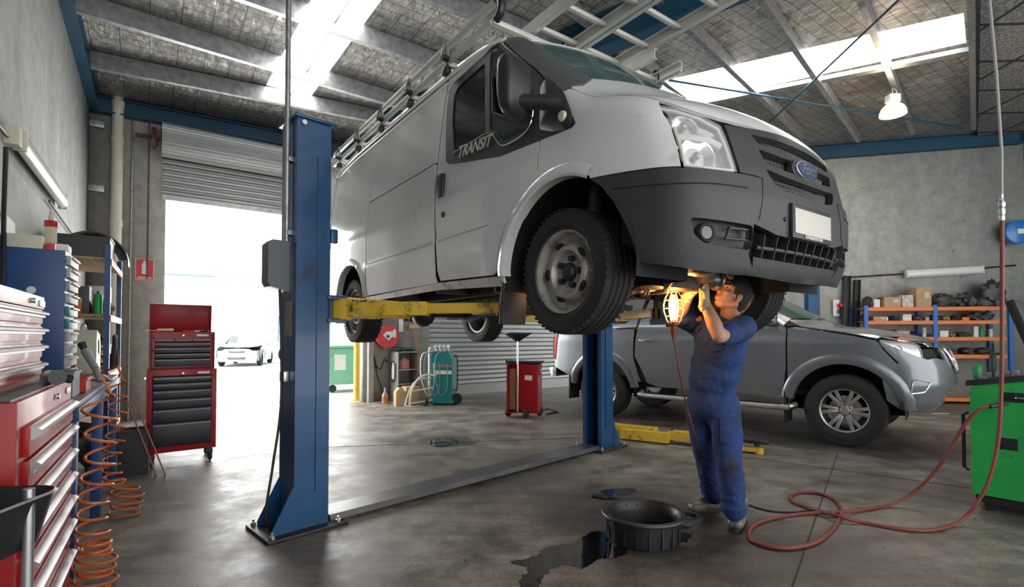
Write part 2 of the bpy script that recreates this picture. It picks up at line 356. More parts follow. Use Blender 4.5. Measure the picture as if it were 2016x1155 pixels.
# ---------------- roof plane (nearly flat skillion, rising to the right)
EAVE=at(178,190,CORN.y).z
SLX=.028
nRoof=Vector((SLX,0,-1)).normalized()
PL0=Vector((CORN.x,CORN.y,EAVE))
def lr(px,py,off=0.): return pl(px,py,PL0-Z3*off,nRoof)
def onroof(x,y): return Vector((x,y,EAVE+SLX*(x-CORN.x)))
q1=lr(1570,296);q2=lr(2000,262)
RD=Vector((q2.x-q1.x,q2.y-q1.y,0)).normalized(); RP=Vector((q1.x,q1.y,0)); nR=Vector((RD.y,-RD.x,0))
if nR.y>0: nR=-nR
def poly_sheet(pts,th,fn,hole=None):
    """flat sheet from a xy polygon lifted by fn, with an optional quad hole"""
    V2=[Vector((p[0],p[1])) for p in pts];E=[(i,(i+1)%len(pts)) for i in range(len(pts))]
    holes=hole or []
    for h_ in holes:
        b=len(V2);V2+=[Vector((p[0],p[1])) for p in h_];E+=[(b+i,b+(i+1)%len(h_)) for i in range(len(h_))]
    r=geometry.delaunay_2d_cdt(V2,E,[],1,1e-5)
    def inside(p,poly):
        c=False
        for i in range(len(poly)):
            a,b=poly[i],poly[i-1]
            if (a[1]>p[1])!=(b[1]>p[1]) and p[0]<(b[0]-a[0])*(p[1]-a[1])/(b[1]-a[1])+a[0]: c=not c
        return c
    mb=MB();vs=[fn(v.x,v.y) for v in r[0]];fs=[]
    for f in r[2]:
        c=sum((r[0][i] for i in f),Vector((0,0)))/len(f)
        if any(inside(c,h_) for h_ in holes): continue
        fs.append(f)
    k=len(vs);mb.raw(vs+[v+Z3*th for v in vs],[tuple(f) for f in fs]+[tuple(k+i for i in f)[::-1] for f in fs]);return mb

# left wall direction a touch off square so that its top meets the photograph's line
LD=Vector((.70,-1.0,0)).normalized(); nL=Vector((-LD.y,LD.x,0)); nL=nL if nL.x>0 else -nL
sky1=[lr(615,0),lr(754,0),lr(611,194),lr(524,171)]
e1=sky1[0]-sky1[3]; e2=sky1[1]-sky1[2]; sky1[0]=sky1[3]+e1*1.45; sky1[1]=sky1[2]+e2*1.45
sky2=[lr(1288,166),lr(1897,29),lr(1902,88),lr(1288,222)]
d_=(sky2[1]-sky2[0]); 
CW=[CORN+V*.25+A*.2, CORN+LD*13-nL*.25, q2+RD*2.2+Vector((0,-12,0)), q2+RD*2.2+Vector((0,.3,0)), q1-RD*3.2, CORN+B*13.2+A*.2]
rf=poly_sheet(CW,.05,lambda x,y:onroof(x,y)+Z3*.02,[[(p.x,p.y) for p in sky1],[(p.x,p.y) for p in sky2]])
struct('ceiling',rf,M_foil,smooth=False)
M_sky=mat('skylight_sheet',(.9,.93,.95),.6,emit=(1.,.985,.95),estr=9.)
for i,sk in enumerate((sky1,sky2)):
    mb=MB(); mb.raw([p+Z3*z for z in(.03,.06) for p in sk],[(3,2,1,0),(4,5,6,7),(0,1,5,4),(1,2,6,5),(2,3,7,6),(3,0,4,7)]); struct('window_%d'%(i+1),mb,M_sky)
# dark absorptive bay with acoustic panels near the right end of the roof
ac=[lr(1932,-60),lr(2100,-60),lr(2060,255),lr(1925,262)]
mb=MB(); mb.raw([p-Z3*z for z in(.0,.05) for p in ac],[(0,1,2,3),(7,6,5,4),(0,4,5,1),(1,5,6,2),(2,6,7,3),(3,7,4,0)]); struct('trim_4',mb,acoustic())
# ---------------- walls
TH=.2
def wall_slab(name,a,b,n,h0,h1,m,holes=(),th=TH):
    """a,b floor points; outward thickness along -n; holes list of (s0,s1,z0,z1)"""
    a=Vector((a.x,a.y,0));b=Vector((b.x,b.y,0));d=(b-a);Lh=d.length;d.normalize()
    V2=[(0,0),(Lh,0),(Lh,h1),(0,h0)];V2=[Vector(v) for v in V2];E=[(0,1),(1,2),(2,3),(3,0)]
    for s0,s1,z0,z1 in holes:
        k=len(V2);V2+=[Vector(v) for v in((s0,z0),(s1,z0),(s1,z1),(s0,z1))];E+=[(k+i,k+(i+1)%4) for i in range(4)]
    r=geometry.delaunay_2d_cdt(V2,E,[],1,1e-5);fs=[]
    for f in r[2]:
        c=sum((r[0][i] for i in f),Vector((0,0)))/len(f)
        if any(s0<c.x<s1 and z0<c.y<z1 for s0,s1,z0,z1 in holes): continue
        fs.append(tuple(f))
    F=lambda v,o:a+d*v.x+Z3*v.y-n*o
    k=len(r[0]);vs=[F(v,0) for v in r[0]]+[F(v,th) for v in r[0]]
    fa=fs+[tuple(k+i for i in f)[::-1] for f in fs]
    for f in fs:
        for i in range(len(f)):
            e=(f[i],f[(i+1)%len(f)])
            if sum(1 for g in fs if e[0] in g and e[1] in g)==1: fa.append((e[1],e[0],k+e[0],k+e[1]))
    mb=MB();mb.raw(vs,fa);return struct(name,mb,m,smooth=False)
BWL=17.5
def sB(px): return (bw(px,662)-CORN).dot(B)
def zB(px,py): return bw(px,py).z
D1=(sB(322),sB(716),-.01,zB(325,300)-.0); D2=(sB(846),sB(1150),-.01,zB(900,470))
D1=(D1[0],D1[1],-.01,zB(322,292))
ztopB=[EAVE,onroof((CORN+B*BWL).x,0).z]
wall_slab('wall_back',CORN,CORN+B*13.2,nB,EAVE+.3,EAVE+.6,M_wallB,holes=[D1,D2])
LWE=CORN+LD*12.5
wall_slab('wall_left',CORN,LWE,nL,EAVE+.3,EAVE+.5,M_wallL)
ra_=q1-RD*3.4; rb_=Vector((q2.x,q2.y,0))+RD*.12
wall_slab('wall_right',ra_,rb_,nR,5.9,6.0,M_wallR)
re=rb_+Vector((1.2,-6.5,0)); nn=Vector((-1,-.18,0)).normalized()
wall_slab('wall_end',rb_,re,nn,6.0,6.1,M_wallR)
def sbeam(name,a,b,w,t,m,bev=0.):
    mb=MB();mb.bar(a,b,w,t,bev=bev);return struct(name,mb,m)
def ibeam(name,a,b,hh,w,m,tf=.02,tw=.015):
    mb=MB();a=Vector(a);b=Vector(b)
    mb.bar(a,b,w,tf);mb.bar(a-Z3*hh,b-Z3*hh,w,tf);mb.bar(a-Z3*hh/2,b-Z3*hh/2,tw,hh-tf);return struct(name,mb,m)
n_=5
def nm():
    global n_; n_+=1; return 'trim_%d'%(n_-1)
# perimeter blue beams
bz=lambda p,o=0:onroof(p.x,p.y)-Z3*o
a=CORN+nB*.10;b=CORN+B*13+nB*.10; ibeam(nm(),bz(a,.02)+B*.02,bz(b,.02),.22,.14,M_bluebeam)
a=CORN+nL*.06+LD*.1;b=LWE+nL*.06; ibeam(nm(),bz(a,.02),bz(b,.02),.22,.12,M_bluebeam)
a=Vector((q1.x,q1.y,0))-RD*3+nR*.1;b=rb_+nR*.1-RD*.1; ibeam(nm(),bz(a,-.02),bz(b,-.02),.26,.14,M_bluebeam)
a=rb_-Vector((.12,.1,0));b=re-Vector((.12,0,0)); ibeam(nm(),bz(a,.02),bz(b,.02),.2,.12,M_bluebeam)
# main blue rafter: lower flange edge through two photographed points
ra=lr(1176,106,.42);rb=lr(1462,-8,.42);rdir=(rb-ra).normalized()
ibeam(nm(),ra-rdir*3.9+Z3*.40,rb+rdir*7+Z3*.40,.40,.20,M_bluebeam,tf=.03)
# purlins (C sections): each from two photographed points of the lower edge
def purlin(p0,p1,e0=0.,e1=0.,hh=.2,off=.2):
    a=lr(*p0,off);b=lr(*p1,off);d=(b-a).normalized();a=a-d*e0;b=b+d*e1;mb=MB();sd=Vector((-d.y,d.x,0)).normalized()
    if sd.y>0: sd=-sd
    mb.bar(a+Z3*hh/2,b+Z3*hh/2,.012,hh);mb.bar(a+sd*-.03,b+sd*-.03,.07,.012);mb.bar(a+sd*-.03+Z3*hh,b+sd*-.03+Z3*hh,.07,.012)
    return struct(nm(),mb,M_galv)
purlin((178,131),(777,246),.0,2.4)
purlin((171,27),(777,208),.1,3.)
purlin((487,2),(846,128),2.4,3.)
purlin((846,0),(932,33),3.2,3.)
for a,b,e0,e1 in (((1224,97),(1350,192),3.,2.2),((1345,45),(1489,182),3.,2.6),((1503,0),(1690,272),3.,.25),((1700,0),(1800,258),3.,.2),((1919,0),(1921,250),3.,.15)):
    purlin(a,b,e0,e1,hh=.16,off=.16)
# galvanised batten below the right skylight
a=lr(1290,222,.1);b=lr(1915,98,.1);mb=MB();mb.bar(a,b,.12,.06);struct(nm(),mb,M_galv)
# bracing rods
def rod(p0,o0,p1,o1,r=.012,m=M_bluebeam):
    mb=MB();mb.cyl(lr(*p0,o0),lr(*p1,o1),r,n=8);return struct(nm(),mb,m)
rod((1780,-10),.25,(1505,250),.25,.014);rod((1318,158),.22,(1900,252),.22,.016)
for a,b in (((688,0),(655,52)),((655,52),(612,122)),((612,130),(566,196))): rod(a,.1,b,.1,.008,M_galv)
# ---------------- roller door 1: drum, curtain, guides
M_shut=mat('roller_shutter_steel',(.40,.42,.41),.42,metal=.5,var=.12,vscale=9,stretch=(.3,.3,8))
def shutter(mb,s0,s1,z0,z1,off,pitch=.095,d=.022):
    n=max(2,int(round((z1-z0)/pitch*8)));k=1
    def fn(u,v):
        z=lerp(z0,z1,v); ph=(z-z0)/pitch*2*PI
        return CORN+B*lerp(s0,s1,u)+nB*(off+d*max(-.3,math.sin(ph))**1)+Z3*z
    mb.grid(fn,1,n); 
    vs=[CORN+B*s+nB*(off-.03)+Z3*z for s in(s0,s1) for z in(z0,z1)];mb.raw(vs,[(0,1,3,2)])
mb=MB();zb=zB(325,388);zt=zB(325,318);s0=D1[0]-.05;s1=D1[1]+.05
shutter(mb,s0,s1,zb,zt+.3,.06)
a=CORN+B*(s0-.02)+nB*.30+Z3*(zB(325,287));b=a+B*(s1-s0+.04)
R0=.25
pr=[];
for i in range(40): pass
def drum(mb,a,b,R,nr=26,d=.016):
    n=nr*6;vs=[];F=frame(b-a)
    for p in(a,b):
        for i in range(n):
            t=2*PI*i/n;r=R+d*math.sin(t*nr);vs.append(p+F@Vector((r*math.cos(t),r*math.sin(t),0)))
    mb.raw(vs,[(i,(i+1)%n,n+(i+1)%n,n+i) for i in range(n)]+[tuple(range(n))[::-1],tuple(range(n,2*n))])
drum(mb,a,b,R0)
struct('door_1',mb,M_shut,sharp=1.3)
mb=MB();e=CORN+nB*.04
mb.bar(e+B*(s0+.02),e+B*(s0+.02)+Z3*zt,.08,.10);mb.bar(e+B*(s1-.02),e+B*(s1-.02)+Z3*zt,.08,.10);struct(nm(),mb,M_galv)
mb=MB();mb.bar(CORN+nB*.08+B*s0+Z3*(zb-.02),CORN+nB*.08+B*s1+Z3*(zb-.02),.05,.08);struct(nm(),mb,M_galv)
# drum bracket + chain
mb=MB();p=a-B*.06;mb.box(p,(.03,.5,.10),rz=math.atan2(B.y,B.x));mb.box(p-B*.12+Z3*.0,(.30,.06,.05),rz=math.atan2(B.y,B.x));mb.lathe([(.0,-.03),(.16,-.03),(.16,.03),(.0,.03)],p-B*.04,B,20);struct(nm(),mb,mat('rusty_steel',(.10,.05,.035),.7,var=.4))
def chain(name,p0,p1,parent=None,m=M_dark,link=.05,r=.006):
    mb=MB();L_=(p1-p0).length;n=int(L_/link);d=(p1-p0)/n
    for i in range(n):
        c=p0+d*(i+.5);ax=Vector((1,0,0)) if i%2 else Vector((0,1,0));h_=d*.62
        pts=[c+h_*math.sin(t)+ax*.013*math.cos(t) for t in [2*PI*k/8 for k in range(8)]];mb.tube(pts,r,4,closed=True)
    return mb.build(name,m,parent)
tag(chain('chain',p-B*.10+nB*.12+Z3*.3,p-B*.10+nB*.12-Z3*2.2),'steel hand chain hanging beside the open roller door','chain')
# roller door 2 (closed)
mb=MB();z2=D2[3];shutter(mb,D2[0]-.05,D2[1]+.05,.22,z2+.3,-.10,pitch=.105,d=.03);mb.bar(CORN+B*D2[0]-nB*.08+Z3*.11,CORN+B*D2[1]-nB*.08+Z3*.11,.06,.22);struct('door_2',mb,M_shut,sharp=1.3)
mb=MB();e=CORN+nB*.02;mb.bar(e+B*(D2[0]-.03),e+B*(D2[0]-.03)+Z3*(z2),.10,.12);struct(nm(),mb,M_galv)
# pillar edge block beside the doorway, standing proud of the wall
mb=MB();sa,sb=sB(722),sB(738);mb.box(CORN+B*(sB(722)+.05)+nB*.06+Z3*(D1[3]/2),( .10,.12,D1[3]),rz=math.atan2(B.y,B.x));struct(nm(),mb,M_wallB)
# panel joints and conduit on the walls
def wline(fn,p0,p1,r,m,off=.02):
    mb=MB();mb.cyl(fn(*p0,off),fn(*p1,off),r,n=8);return struct(nm(),mb,m)
mb=MB();a=rw(1702,300,.0);b=Vector((a.x,a.y,0));mb.bar(b,a,.02,.012);struct(nm(),mb,M_joint)
mb=MB();a=rw(1998,262,.0);b=Vector((a.x,a.y,0));mb.bar(b,a,.02,.012);struct(nm(),mb,M_joint)
wline(rw,(1615,549),(1778,539),.016,M_dark,.03);wline(rw,(1930,528),(2000,522),.016,M_dark,.03)
# ================================================================== BODYWORK MACHINERY (curved car panels cut from an implicit body)
def smx(a,b,k):
    h=np.maximum(k-np.abs(a-b),0.)/k
    return np.maximum(a,b)+h*h*k*.25
def smn(a,b,k): return -smx(-a,-b,k)
def sst(x): x=np.clip(x,0,1); return x*x*(3-2*x)
class Body:
    """implicit car body G(u,v,w)<0; u forward, v towards the near side, w up from the hubs"""
    def __init__(s,G,O,Uv,Vv,z0,c0=.6,r0=.1,uc=None):
        s.G=G;s.O=O;s.U=Uv;s.V=Vv;s.z0=z0;s.c0=c0;s.r0=r0
    def root(s,F,lo,hi):
        lo=np.array(lo,float);hi=np.array(hi,float)
        for _ in range(26):
            m=(lo+hi)/2;g=F(m);lo=np.where(g<0,m,lo);hi=np.where(g<0,hi,m)
        return (lo+hi)/2
    def surf(s,ax,a,b):
        a=np.asarray(a,float);b=np.asarray(b,float)
        if ax=='v': v=s.root(lambda m:s.G(a,m,b),np.zeros_like(a),np.full_like(a,1.4)); return np.stack([a,v,b],-1)
        if ax=='c': # a=u, b=angle from up (positive to near side)
            r=s.root(lambda m:s.G(a,m*np.sin(b),s.c0+m*np.cos(b)),np.zeros_like(a),np.full_like(a,2.2)); return np.stack([a,r*np.sin(b),s.c0+r*np.cos(b)],-1)
        if ax=='r': # a=theta from forward, b=w
            r=s.root(lambda m:s.G(s.r0+m*np.cos(a),m*np.sin(a),b),np.zeros_like(a),np.full_like(a,2.)); return np.stack([s.r0+r*np.cos(a),r*np.sin(a),b],-1)
    def par(s,ax,p):
        u,v,w=p
        return {'v':(u,w),'c':(u,math.atan2(v,w-s.c0)),'r':(math.atan2(v,u-s.r0),w)}[ax]
    def norm(s,P):
        e=.004;u,v,w=P[...,0],P[...,1],P[...,2];G=s.G
        n=np.stack([G(u+e,v,w)-G(u-e,v,w),G(u,v+e,w)-G(u,v-e,w),G(u,v,w+e)-G(u,v,w-e)],-1)
        return n/np.maximum(np.linalg.norm(n,axis=-1,keepdims=True),1e-9)
    def hit(s,px,py):
        d=Vector(ray(px,py));o=Vector((0,0,CH))-s.O
        T=np.linspace(1.0,14,9000)
        du,dv,dw=d.dot(s.U),d.dot(s.V),d.z; ou,ov,ow=o.dot(s.U),o.dot(s.V),o.z
        u=ou+du*T;v=ov+dv*T;w=ow+dw*T;g=s.G(u,v,w);i=int(np.argmax(g<0))
        if g[i]>=0: i=int(np.argmin(g))
        return (float(u[i]),float(v[i]),float(w[i]))
    def L(s,u,v,w): return Vector((u,-v,w+s.z0))      # local coordinates under the car's empty
def outline(body,ax,pts):
    """pts: pixels (x,y) given as ints>30, or 'p' tuples (u,v,w)"""
    out=[]
    for p in pts:
        if len(p)==3: out.append(body.par(ax,p))
        else: out.append(body.par(ax,body.hit(*p)))
    return out
def resample(P,step):
    out=[];n=len(P)
    for i in range(n):
        a=Vector(P[i]);b=Vector(P[(i+1)%n]);k=max(1,int((b-a).length/step))
        for j in range(k): out.append(a.lerp(b,j/k))
    return out
def area2(P): return sum(P[i-1][0]*P[i][1]-P[i][0]*P[i-1][1] for i in range(len(P)))
def inset(P,d):
    n=len(P);s=1 if area2(P)>0 else -1;out=[]
    for i in range(n):
        a,b,c=Vector(P[i-1]),Vector(P[i]),Vector(P[(i+1)%n]);e1=(b-a);e2=(c-b)
        if e1.length<1e-7 or e2.length<1e-7: out.append(b);continue
        e1.normalize();e2.normalize();n1=Vector((-e1.y,e1.x))*s;n2=Vector((-e2.y,e2.x))*s
        m=(n1+n2); m=m/max(.5,m.length**2/2) if m.length>1e-6 else n1
        out.append(b+m*d)
    return out
def rnd(P,r=.03,k=4):
    """round the corners of a polygon"""
    n=len(P);out=[]
    for i in range(n):
        a,b,c=Vector(P[i-1]),Vector(P[i]),Vector(P[(i+1)%n]);u=(a-b);v=(c-b)
        t=min(r,u.length*.45,v.length*.45);p=b+u.normalized()*t;q=b+v.normalized()*t
        for j in range(k+1):
            s=j/k;out.append((p*(1-s)**2+b*2*s*(1-s)+q*s*s))
    return out
def inpoly(P,x,y):
    c=np.zeros(x.shape,bool);n=len(P)
    for i in range(n):
        x1,y1=P[i][0],P[i][1];x2,y2=P[i-1][0],P[i-1][1]
        if y1==y2: continue
        k=((y1>y)!=(y2>y))&(x<(x2-x1)*(y-y1)/(y2-y1)+x1);c^=k
    return c
def panel(body,ax,P,m,name,parent,holes=(),th=.014,gap=.003,off=0.,step=.03,mirror=False,lab=None,mb=None,build=True):
    P=[Vector(p) for p in P]
    if gap: P=inset(P,gap)
    R=resample(P,step);V2=list(R);E=[(i,(i+1)%len(R)) for i in range(len(R))]
    HS=[resample([Vector(h_) for h_ in H],step) for H in holes]
    for H in HS:
        b=len(V2);V2+=H;E+=[(b+i,b+(i+1)%len(H)) for i in range(len(H))]
    xs=[p.x for p in R];ys=[p.y for p in R]
    gx,gy=np.meshgrid(np.arange(min(xs)+step*.5,max(xs),step),np.arange(min(ys)+step*.5,max(ys),step));gx=gx.ravel();gy=gy.ravel()
    ok=inpoly(R,gx,gy)
    for H in HS: ok&=~inpoly(H,gx,gy)
    # keep grid points away from the constrained edges
    B_=np.array([(p.x,p.y) for p in V2])
    gp=np.stack([gx[ok],gy[ok]],-1)
    if len(gp):
        keep=np.ones(len(gp),bool)
        for i0 in range(0,len(gp),2000):
            d=np.sqrt(((gp[i0:i0+2000,None]-B_[None])**2).sum(-1)).min(1);keep[i0:i0+2000]=d>step*.45
        V2+= [Vector(map(float,q)) for q in gp[keep]]
    r=geometry.delaunay_2d_cdt(V2,E,[],1,1e-6)
    vv=np.array([(p.x,p.y) for p in r[0]])
    F=[tuple(f) for f in r[2]]
    cen=np.array([vv[list(f)].mean(0) for f in F])
    bad=np.zeros(len(F),bool)
    for H in HS: bad|=inpoly(H,cen[:,0],cen[:,1])
    F=[f for f,b in zip(F,bad) if not b]
    S=body.surf(ax,vv[:,0],vv[:,1]);Nn=body.norm(S)
    top=S+Nn*off;bot=S+Nn*(off-th)
    cnt={}
    for f in F:
        for i in range(3):
            e=(f[i],f[(i+1)%3]);cnt[tuple(sorted(e))]=cnt.get(tuple(sorted(e)),0)+1
    k=len(S)
    fa=list(F)+[tuple(k+i for i in f)[::-1] for f in F]
    for f in F:
        for i in range(3):
            e=(f[i],f[(i+1)%3])
            if cnt[tuple(sorted(e))]==1: fa.append((e[1],e[0],k+e[0],k+e[1]))
    res=[]
    for sg in ((1,-1) if mirror else (1,)):
        vs=[body.L(p[0],p[1]*sg,p[2]) for p in top]+[body.L(p[0],p[1]*sg,p[2]) for p in bot]
        M_=mb or MB();M_.raw(vs,fa)
        if mb is None and build:
            o=M_.build(name,m,parent);res.append(o)
            if lab: o['label']=lab
    return res[0] if len(res)==1 else res
def surfpath(body,ax,pts,off=0.,n=8,closed=False,mir=1):
    Q=smoothpts([Vector(p) for p in pts],n,closed);S=body.surf(ax,[p[0] for p in Q],[p[1] for p in Q]);N_=body.norm(S);S=S+N_*off
    return [body.L(p[0],p[1]*mir,p[2]) for p in S]
def arc(cx,cy,r,a0,a1,n=18,ry=None):
    ry=ry or r; return [(cx+r*math.cos(math.radians(a0+(a1-a0)*i/n)),cy+ry*math.sin(math.radians(a0+(a1-a0)*i/n))) for i in range(n+1)]
# ================================================================== VAN
def vanG(u,v,w):
    av=np.abs(v)
    s=.905-.012*sst((w-.62)/.1)-.105*np.clip((w-.74)/.9,0,1)**1.25-.05*sst((.06-w)/.2)+.008*sst((.36-w)/.02)
    s=s-.17*np.clip((u-.12)/.72,0,2)**2.0-.05*np.clip((-3.2-u)/1.,0,1)**2
    side=av-s
    hood=1.035-.33*(u-.02)-.36*np.clip(u-.3,0,9)**2-.10*(v/.8)**2
    ws=1.065+.86*(.20-u-.20*(v/.75)**2)
    roof=1.80-.06*(v/.8)**2-.13*np.clip((u+1.5)/1.0,0,2)**2
    top=w-smn(roof,smx(hood,ws,.05),.14)
    fb=np.interp(w,[-.12,-.05,.10,.28,.40,.55,.70,.85],[.74,.80,.855,.86,.845,.81,.76,.69])
    front=u-(fb-.10*(v/.8)**2-.05*(av/.8)**5)
    rear=-u-4.36+.05*np.clip((w-.6),0,9)
    g=smx(side,top,.11)
    g=smx(g,front,.10)
    g=smx(g,rear,.08)
    return g
NF=at(1105,534,2.67); VO=NF-V*.86
van=Body(vanG,VO,U,V,.35,c0=.25)
VW=empty('panel_van',VO-Z3*.35,'white panel van with dark bumpers raised on the blue two-post hoist','van',rz=math.atan2(U.y,U.x))
L=van.L
M_grille=mat('bumper_plastic',(.031,.033,.034),.48,var=.12,vscale=8,bump=.12,bscale=160,dirt=(.085,.078,.06),dirtamt=.16,dscale=3)
M_grille2=mat('bumper_lower_plastic',(.022,.023,.024),.5,var=.15,bump=.1,bscale=160)
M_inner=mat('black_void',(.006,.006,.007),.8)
M_apil=mat('pillar_cover',(.13,.135,.14),.38,metal=.35)
M_clear=mat('headlamp_lens',(.9,.92,.92),.03,alpha=.16,spec=.9)
M_reflect=mat('headlamp_reflector',(.80,.80,.79),.22,metal=.85,var=.08,vscale=9)
M_amber=mat('cream_marker',(.62,.58,.46),.35)
M_steelw=mat('wheel_paint',(.48,.455,.40),.42,metal=.3,var=.2,vscale=9,dirt=(.09,.07,.05),dirtamt=.3,dscale=7)
M_seat=mat('seat_fabric',(.03,.035,.04),.9)
vh=lambda ax,pts:outline(van,ax,pts)
def cw(u,v):
    w=float(van.root(lambda m:vanG(np.array(u),np.array(v),m),np.array(.3),np.array(2.3)));return (u,v,w)
HBL=[cw(u,v) for u,v in((.05,.835),(.20,.83),(.36,.812),(.48,.79),(.565,.765))]
archF=arc(.02,.0,.49,178,8,22); 
# --- side panels (near side shown; both sides built)
doorP=[(-1.352,1.60),(-1.372,.9),(-1.352,.5),(-1.30,.13),(-1.25,.055)]+[(-.56,.03),(-.515,.06),(-.512,.16)]+vh('v',[(1000,425),(1024,382)])+[(-.15,.555),(-.135,.86),(-.165,1.10)]+vh('v',[(1056,139),(1020,110)])+[(-.66,1.565),(-.90,1.60),(-1.15,1.60)]
blackP=vh('v',[(879,318),(881,215),(885,180),(894,164),(957,107),(979,86),(985,85),(1056,141),(1073,158),(1100,192),(1128,228),(1134,242),(1126,252),(1065,276),(985,308),(900,322),(884,323)])
holeP=inset([p for p in blackP],.004)
i_=[k for k,p in enumerate(blackP)]
# hole in the door: cladding area behind the door's front seam
holeD=vh('v',[(881,316),(883,215),(887,182),(896,167),(957,111),(978,90),(986,89),(1048,138),(1056,160),(1060,225),(1060,272),(985,305),(900,319),(886,320)])
panel(van,'v',doorP,M_white,'cab_door',VW,holes=[holeD],mirror=True)
archR=arc(-3.28,-.06,.47,172,4,22)
# fender: front wheel arch to headlamp and bumper line
fend=[(-.512,.02),(-.53,.0),(-.47,-.03)]+[p for p in archF if p[0]<.26 and p[1]>-.04]
fend+=vh('v',[(1160,352),(1250,336),(1343,328),(1336,290),(1322,245),(1304,215)])+[(p[0],p[2]) for p in HBL[::-1]]+vh('v',[(1108,180)])+[(-.02,.90),(-.05,.80),(-.128,.845),(-.145,.57)]+vh('v',[(1024,379),(1000,422)])+[(-.505,.16)]
panel(van,'v',fend,M_white,'front_fender',VW,mirror=True)
# load bay side: sliding door, rear quarter and rocker
slide=[(-1.385,1.60),(-1.405,.9),(-1.38,.5),(-1.345,.10),(-1.31,.045),(-2.74,.045),(-2.775,.10),(-2.80,.5),(-2.80,1.60)]
slU=[(-1.385,1.60),(-1.40,.965),(-2.80,.965),(-2.80,1.60)];slL=[(-1.40,.955)]+slide[1:-2]+[(-2.80,.5),(-2.80,.955)]
panel(van,'v',slU,M_white,'side_panel',VW,mirror=True,gap=.002)
panel(van,'v',[(-1.403,.957),(-1.38,.5),(-1.345,.10),(-1.31,.045),(-2.74,.045),(-2.775,.10),(-2.80,.5),(-2.80,.957)],M_white,'sliding_door',VW,mirror=True,gap=.002)
q=[(-2.81,1.60),(-2.81,.1)]+[p for p in archR[::-1] if p[1]>.02]+[(-3.80,.05),(-4.28,.06),(-4.30,.9),(-4.27,1.60)]
panel(van,'v',q,M_white,'rear_quarter_panel',VW,mirror=True)
sill=[(-.54,.02),(-1.25,.045),(-2.78,.035),(-2.78,-.01),(-1.3,-.005),(-.50,-.04)]
panel(van,'v',sill,mat('dirty_white_sill',(.62,.60,.55),.4,dirt=(.16,.11,.07),dirtamt=.30,dscale=6),'sill',VW,mirror=True,gap=0)
# wheel arch lips
def lip(pts,name):
    for sg in(1,-1):
        mb=MB();Q=smoothpts([Vector(p) for p in pts],3);S=van.surf('v',[p[0] for p in Q],[p[1] for p in Q]);c=pts_c
        vs=[];n=len(Q)
        for i,p in enumerate(S):
            d=Vector((Q[i].x-c[0],Q[i].y-c[1])).normalized()
            for (a,o) in((-.012,-.05),(-.012,.008),(.0,.016),(.035,.012),(.055,.0),(.055,-.02)):
                vs.append(L(p[0]+d.x*a,(p[1]+o)*sg,p[2]+d.y*a))
        fs=[(i*6+j,i*6+j+1,i*6+7+j,i*6+6+j) for i in range(n-1) for j in range(5)]
        mb.raw(vs,fs);mb.build(name,M_white,VW)
pts_c=(.02,0);lip([p for p in archF if p[0]<.30 and p[1]>-.02],'wheel_arch_lip')
pts_c=(-3.28,-.06);lip([p for p in archR if p[1]>0],'wheel_arch_lip')
# --- black window surround, glass, cladding
g1=vh('v',[(896,298),(892,240),(895,190),(903,172),(957,124),(957,266),(930,280)])
g2=vh('v',[(966,118),(970,97),(982,92),(1047,142),(1052,180),(1048,240),(1040,256),(1003,275),(992,276),(976,259),(966,256)])
panel(van,'v',blackP,M_black,'window_surround',VW,holes=[rnd(g1,.03),rnd(g2,.04)],off=.006,th=.022,gap=.001,mirror=True,step=.025)
panel(van,'v',rnd(inset(g1,-.01),.03),M_glassdark,'window_glass',VW,off=-.004,th=.004,gap=0,mirror=True)
panel(van,'v',rnd(inset(g2,-.01),.04),M_glass,'quarter_glass',VW,off=-.004,th=.004,gap=0,mirror=True)
mb=MB()
for sg in(1,-1): mb.tube(surfpath(van,'v',vh('v',[(893,303),(940,274),(960,264),(970,264),(985,284),(1000,285),(1034,264),(1049,238),(1054,200)]),.009,6,mir=sg),.004,6)
mb.build('window_trim',M_chrome,VW)
c=van.surf('v',[-.835],[.905])[0];Nv=van.norm(c)
T=text('TRANSIT',.105,mat('badge_silver',(.72,.70,.62),.3,metal=.4),'lettering',VW,extr=.003,bold=.002,shear=.35,M=orient(L(*(c+Nv*.012)),(1,0,-.10),(.10,0,1),(0,-1,-.05)))
# --- A pillars, windscreen, hood, roof (cylindrical about the long axis)
wsb=lambda v:.16-.17*(v/.72)**2
wst=lambda v:-.44-.17*(v/.7)**2
apil=vh('c',[(986,79),(1056,138),(1074,157),(1106,178),(1150,168),(1166,163)])+[van.par('c',tuple(van.surf('c',[wsb(.70)],[math.atan2(.70,1.03-.25)])[0]))]
def cpt(u,v):
    w=float(van.root(lambda m:vanG(np.array(u),np.array(v),m),np.array(.3),np.array(2.3))); return van.par('c',(u,v,w))
wsN=[cpt(wsb(v),v) for v in(0,.2,.4,.55,.64)]+[cpt(-.02,.67),cpt(-.2,.672),cpt(-.4,.668),cpt(-.56,.66)]+[cpt(wst(v),v) for v in(.62,.5,.3,.15,0)]
def both(Pn): # near half polygon that starts and ends on v=0 -> full symmetric polygon
    return Pn+[(p[0],-p[1]) for p in Pn[::-1][1:-1]]
panel(van,'c',both(wsN),mat('windscreen_glass',(.08,.19,.19),.015,alpha=.50,spec=1.),'windscreen',VW,off=-.004,th=.005,gap=.004,step=.05)
ap=vh('c',[(990,79),(1056,137),(1074,156),(1107,179),(1150,169)])+[cpt(.055,.685),cpt(.0,.68),cpt(-.2,.68),cpt(-.4,.675),cpt(-.59,.67)]
panel(van,'c',ap,M_apil,'windscreen_pillar',VW,mirror=True,gap=.001,off=.009,th=.03,step=.025)
hfr=vh('c',[(1425,243),(1466,250),(1500,266),(1545,296)])
hc=van.par('c',(.775,0,.655))
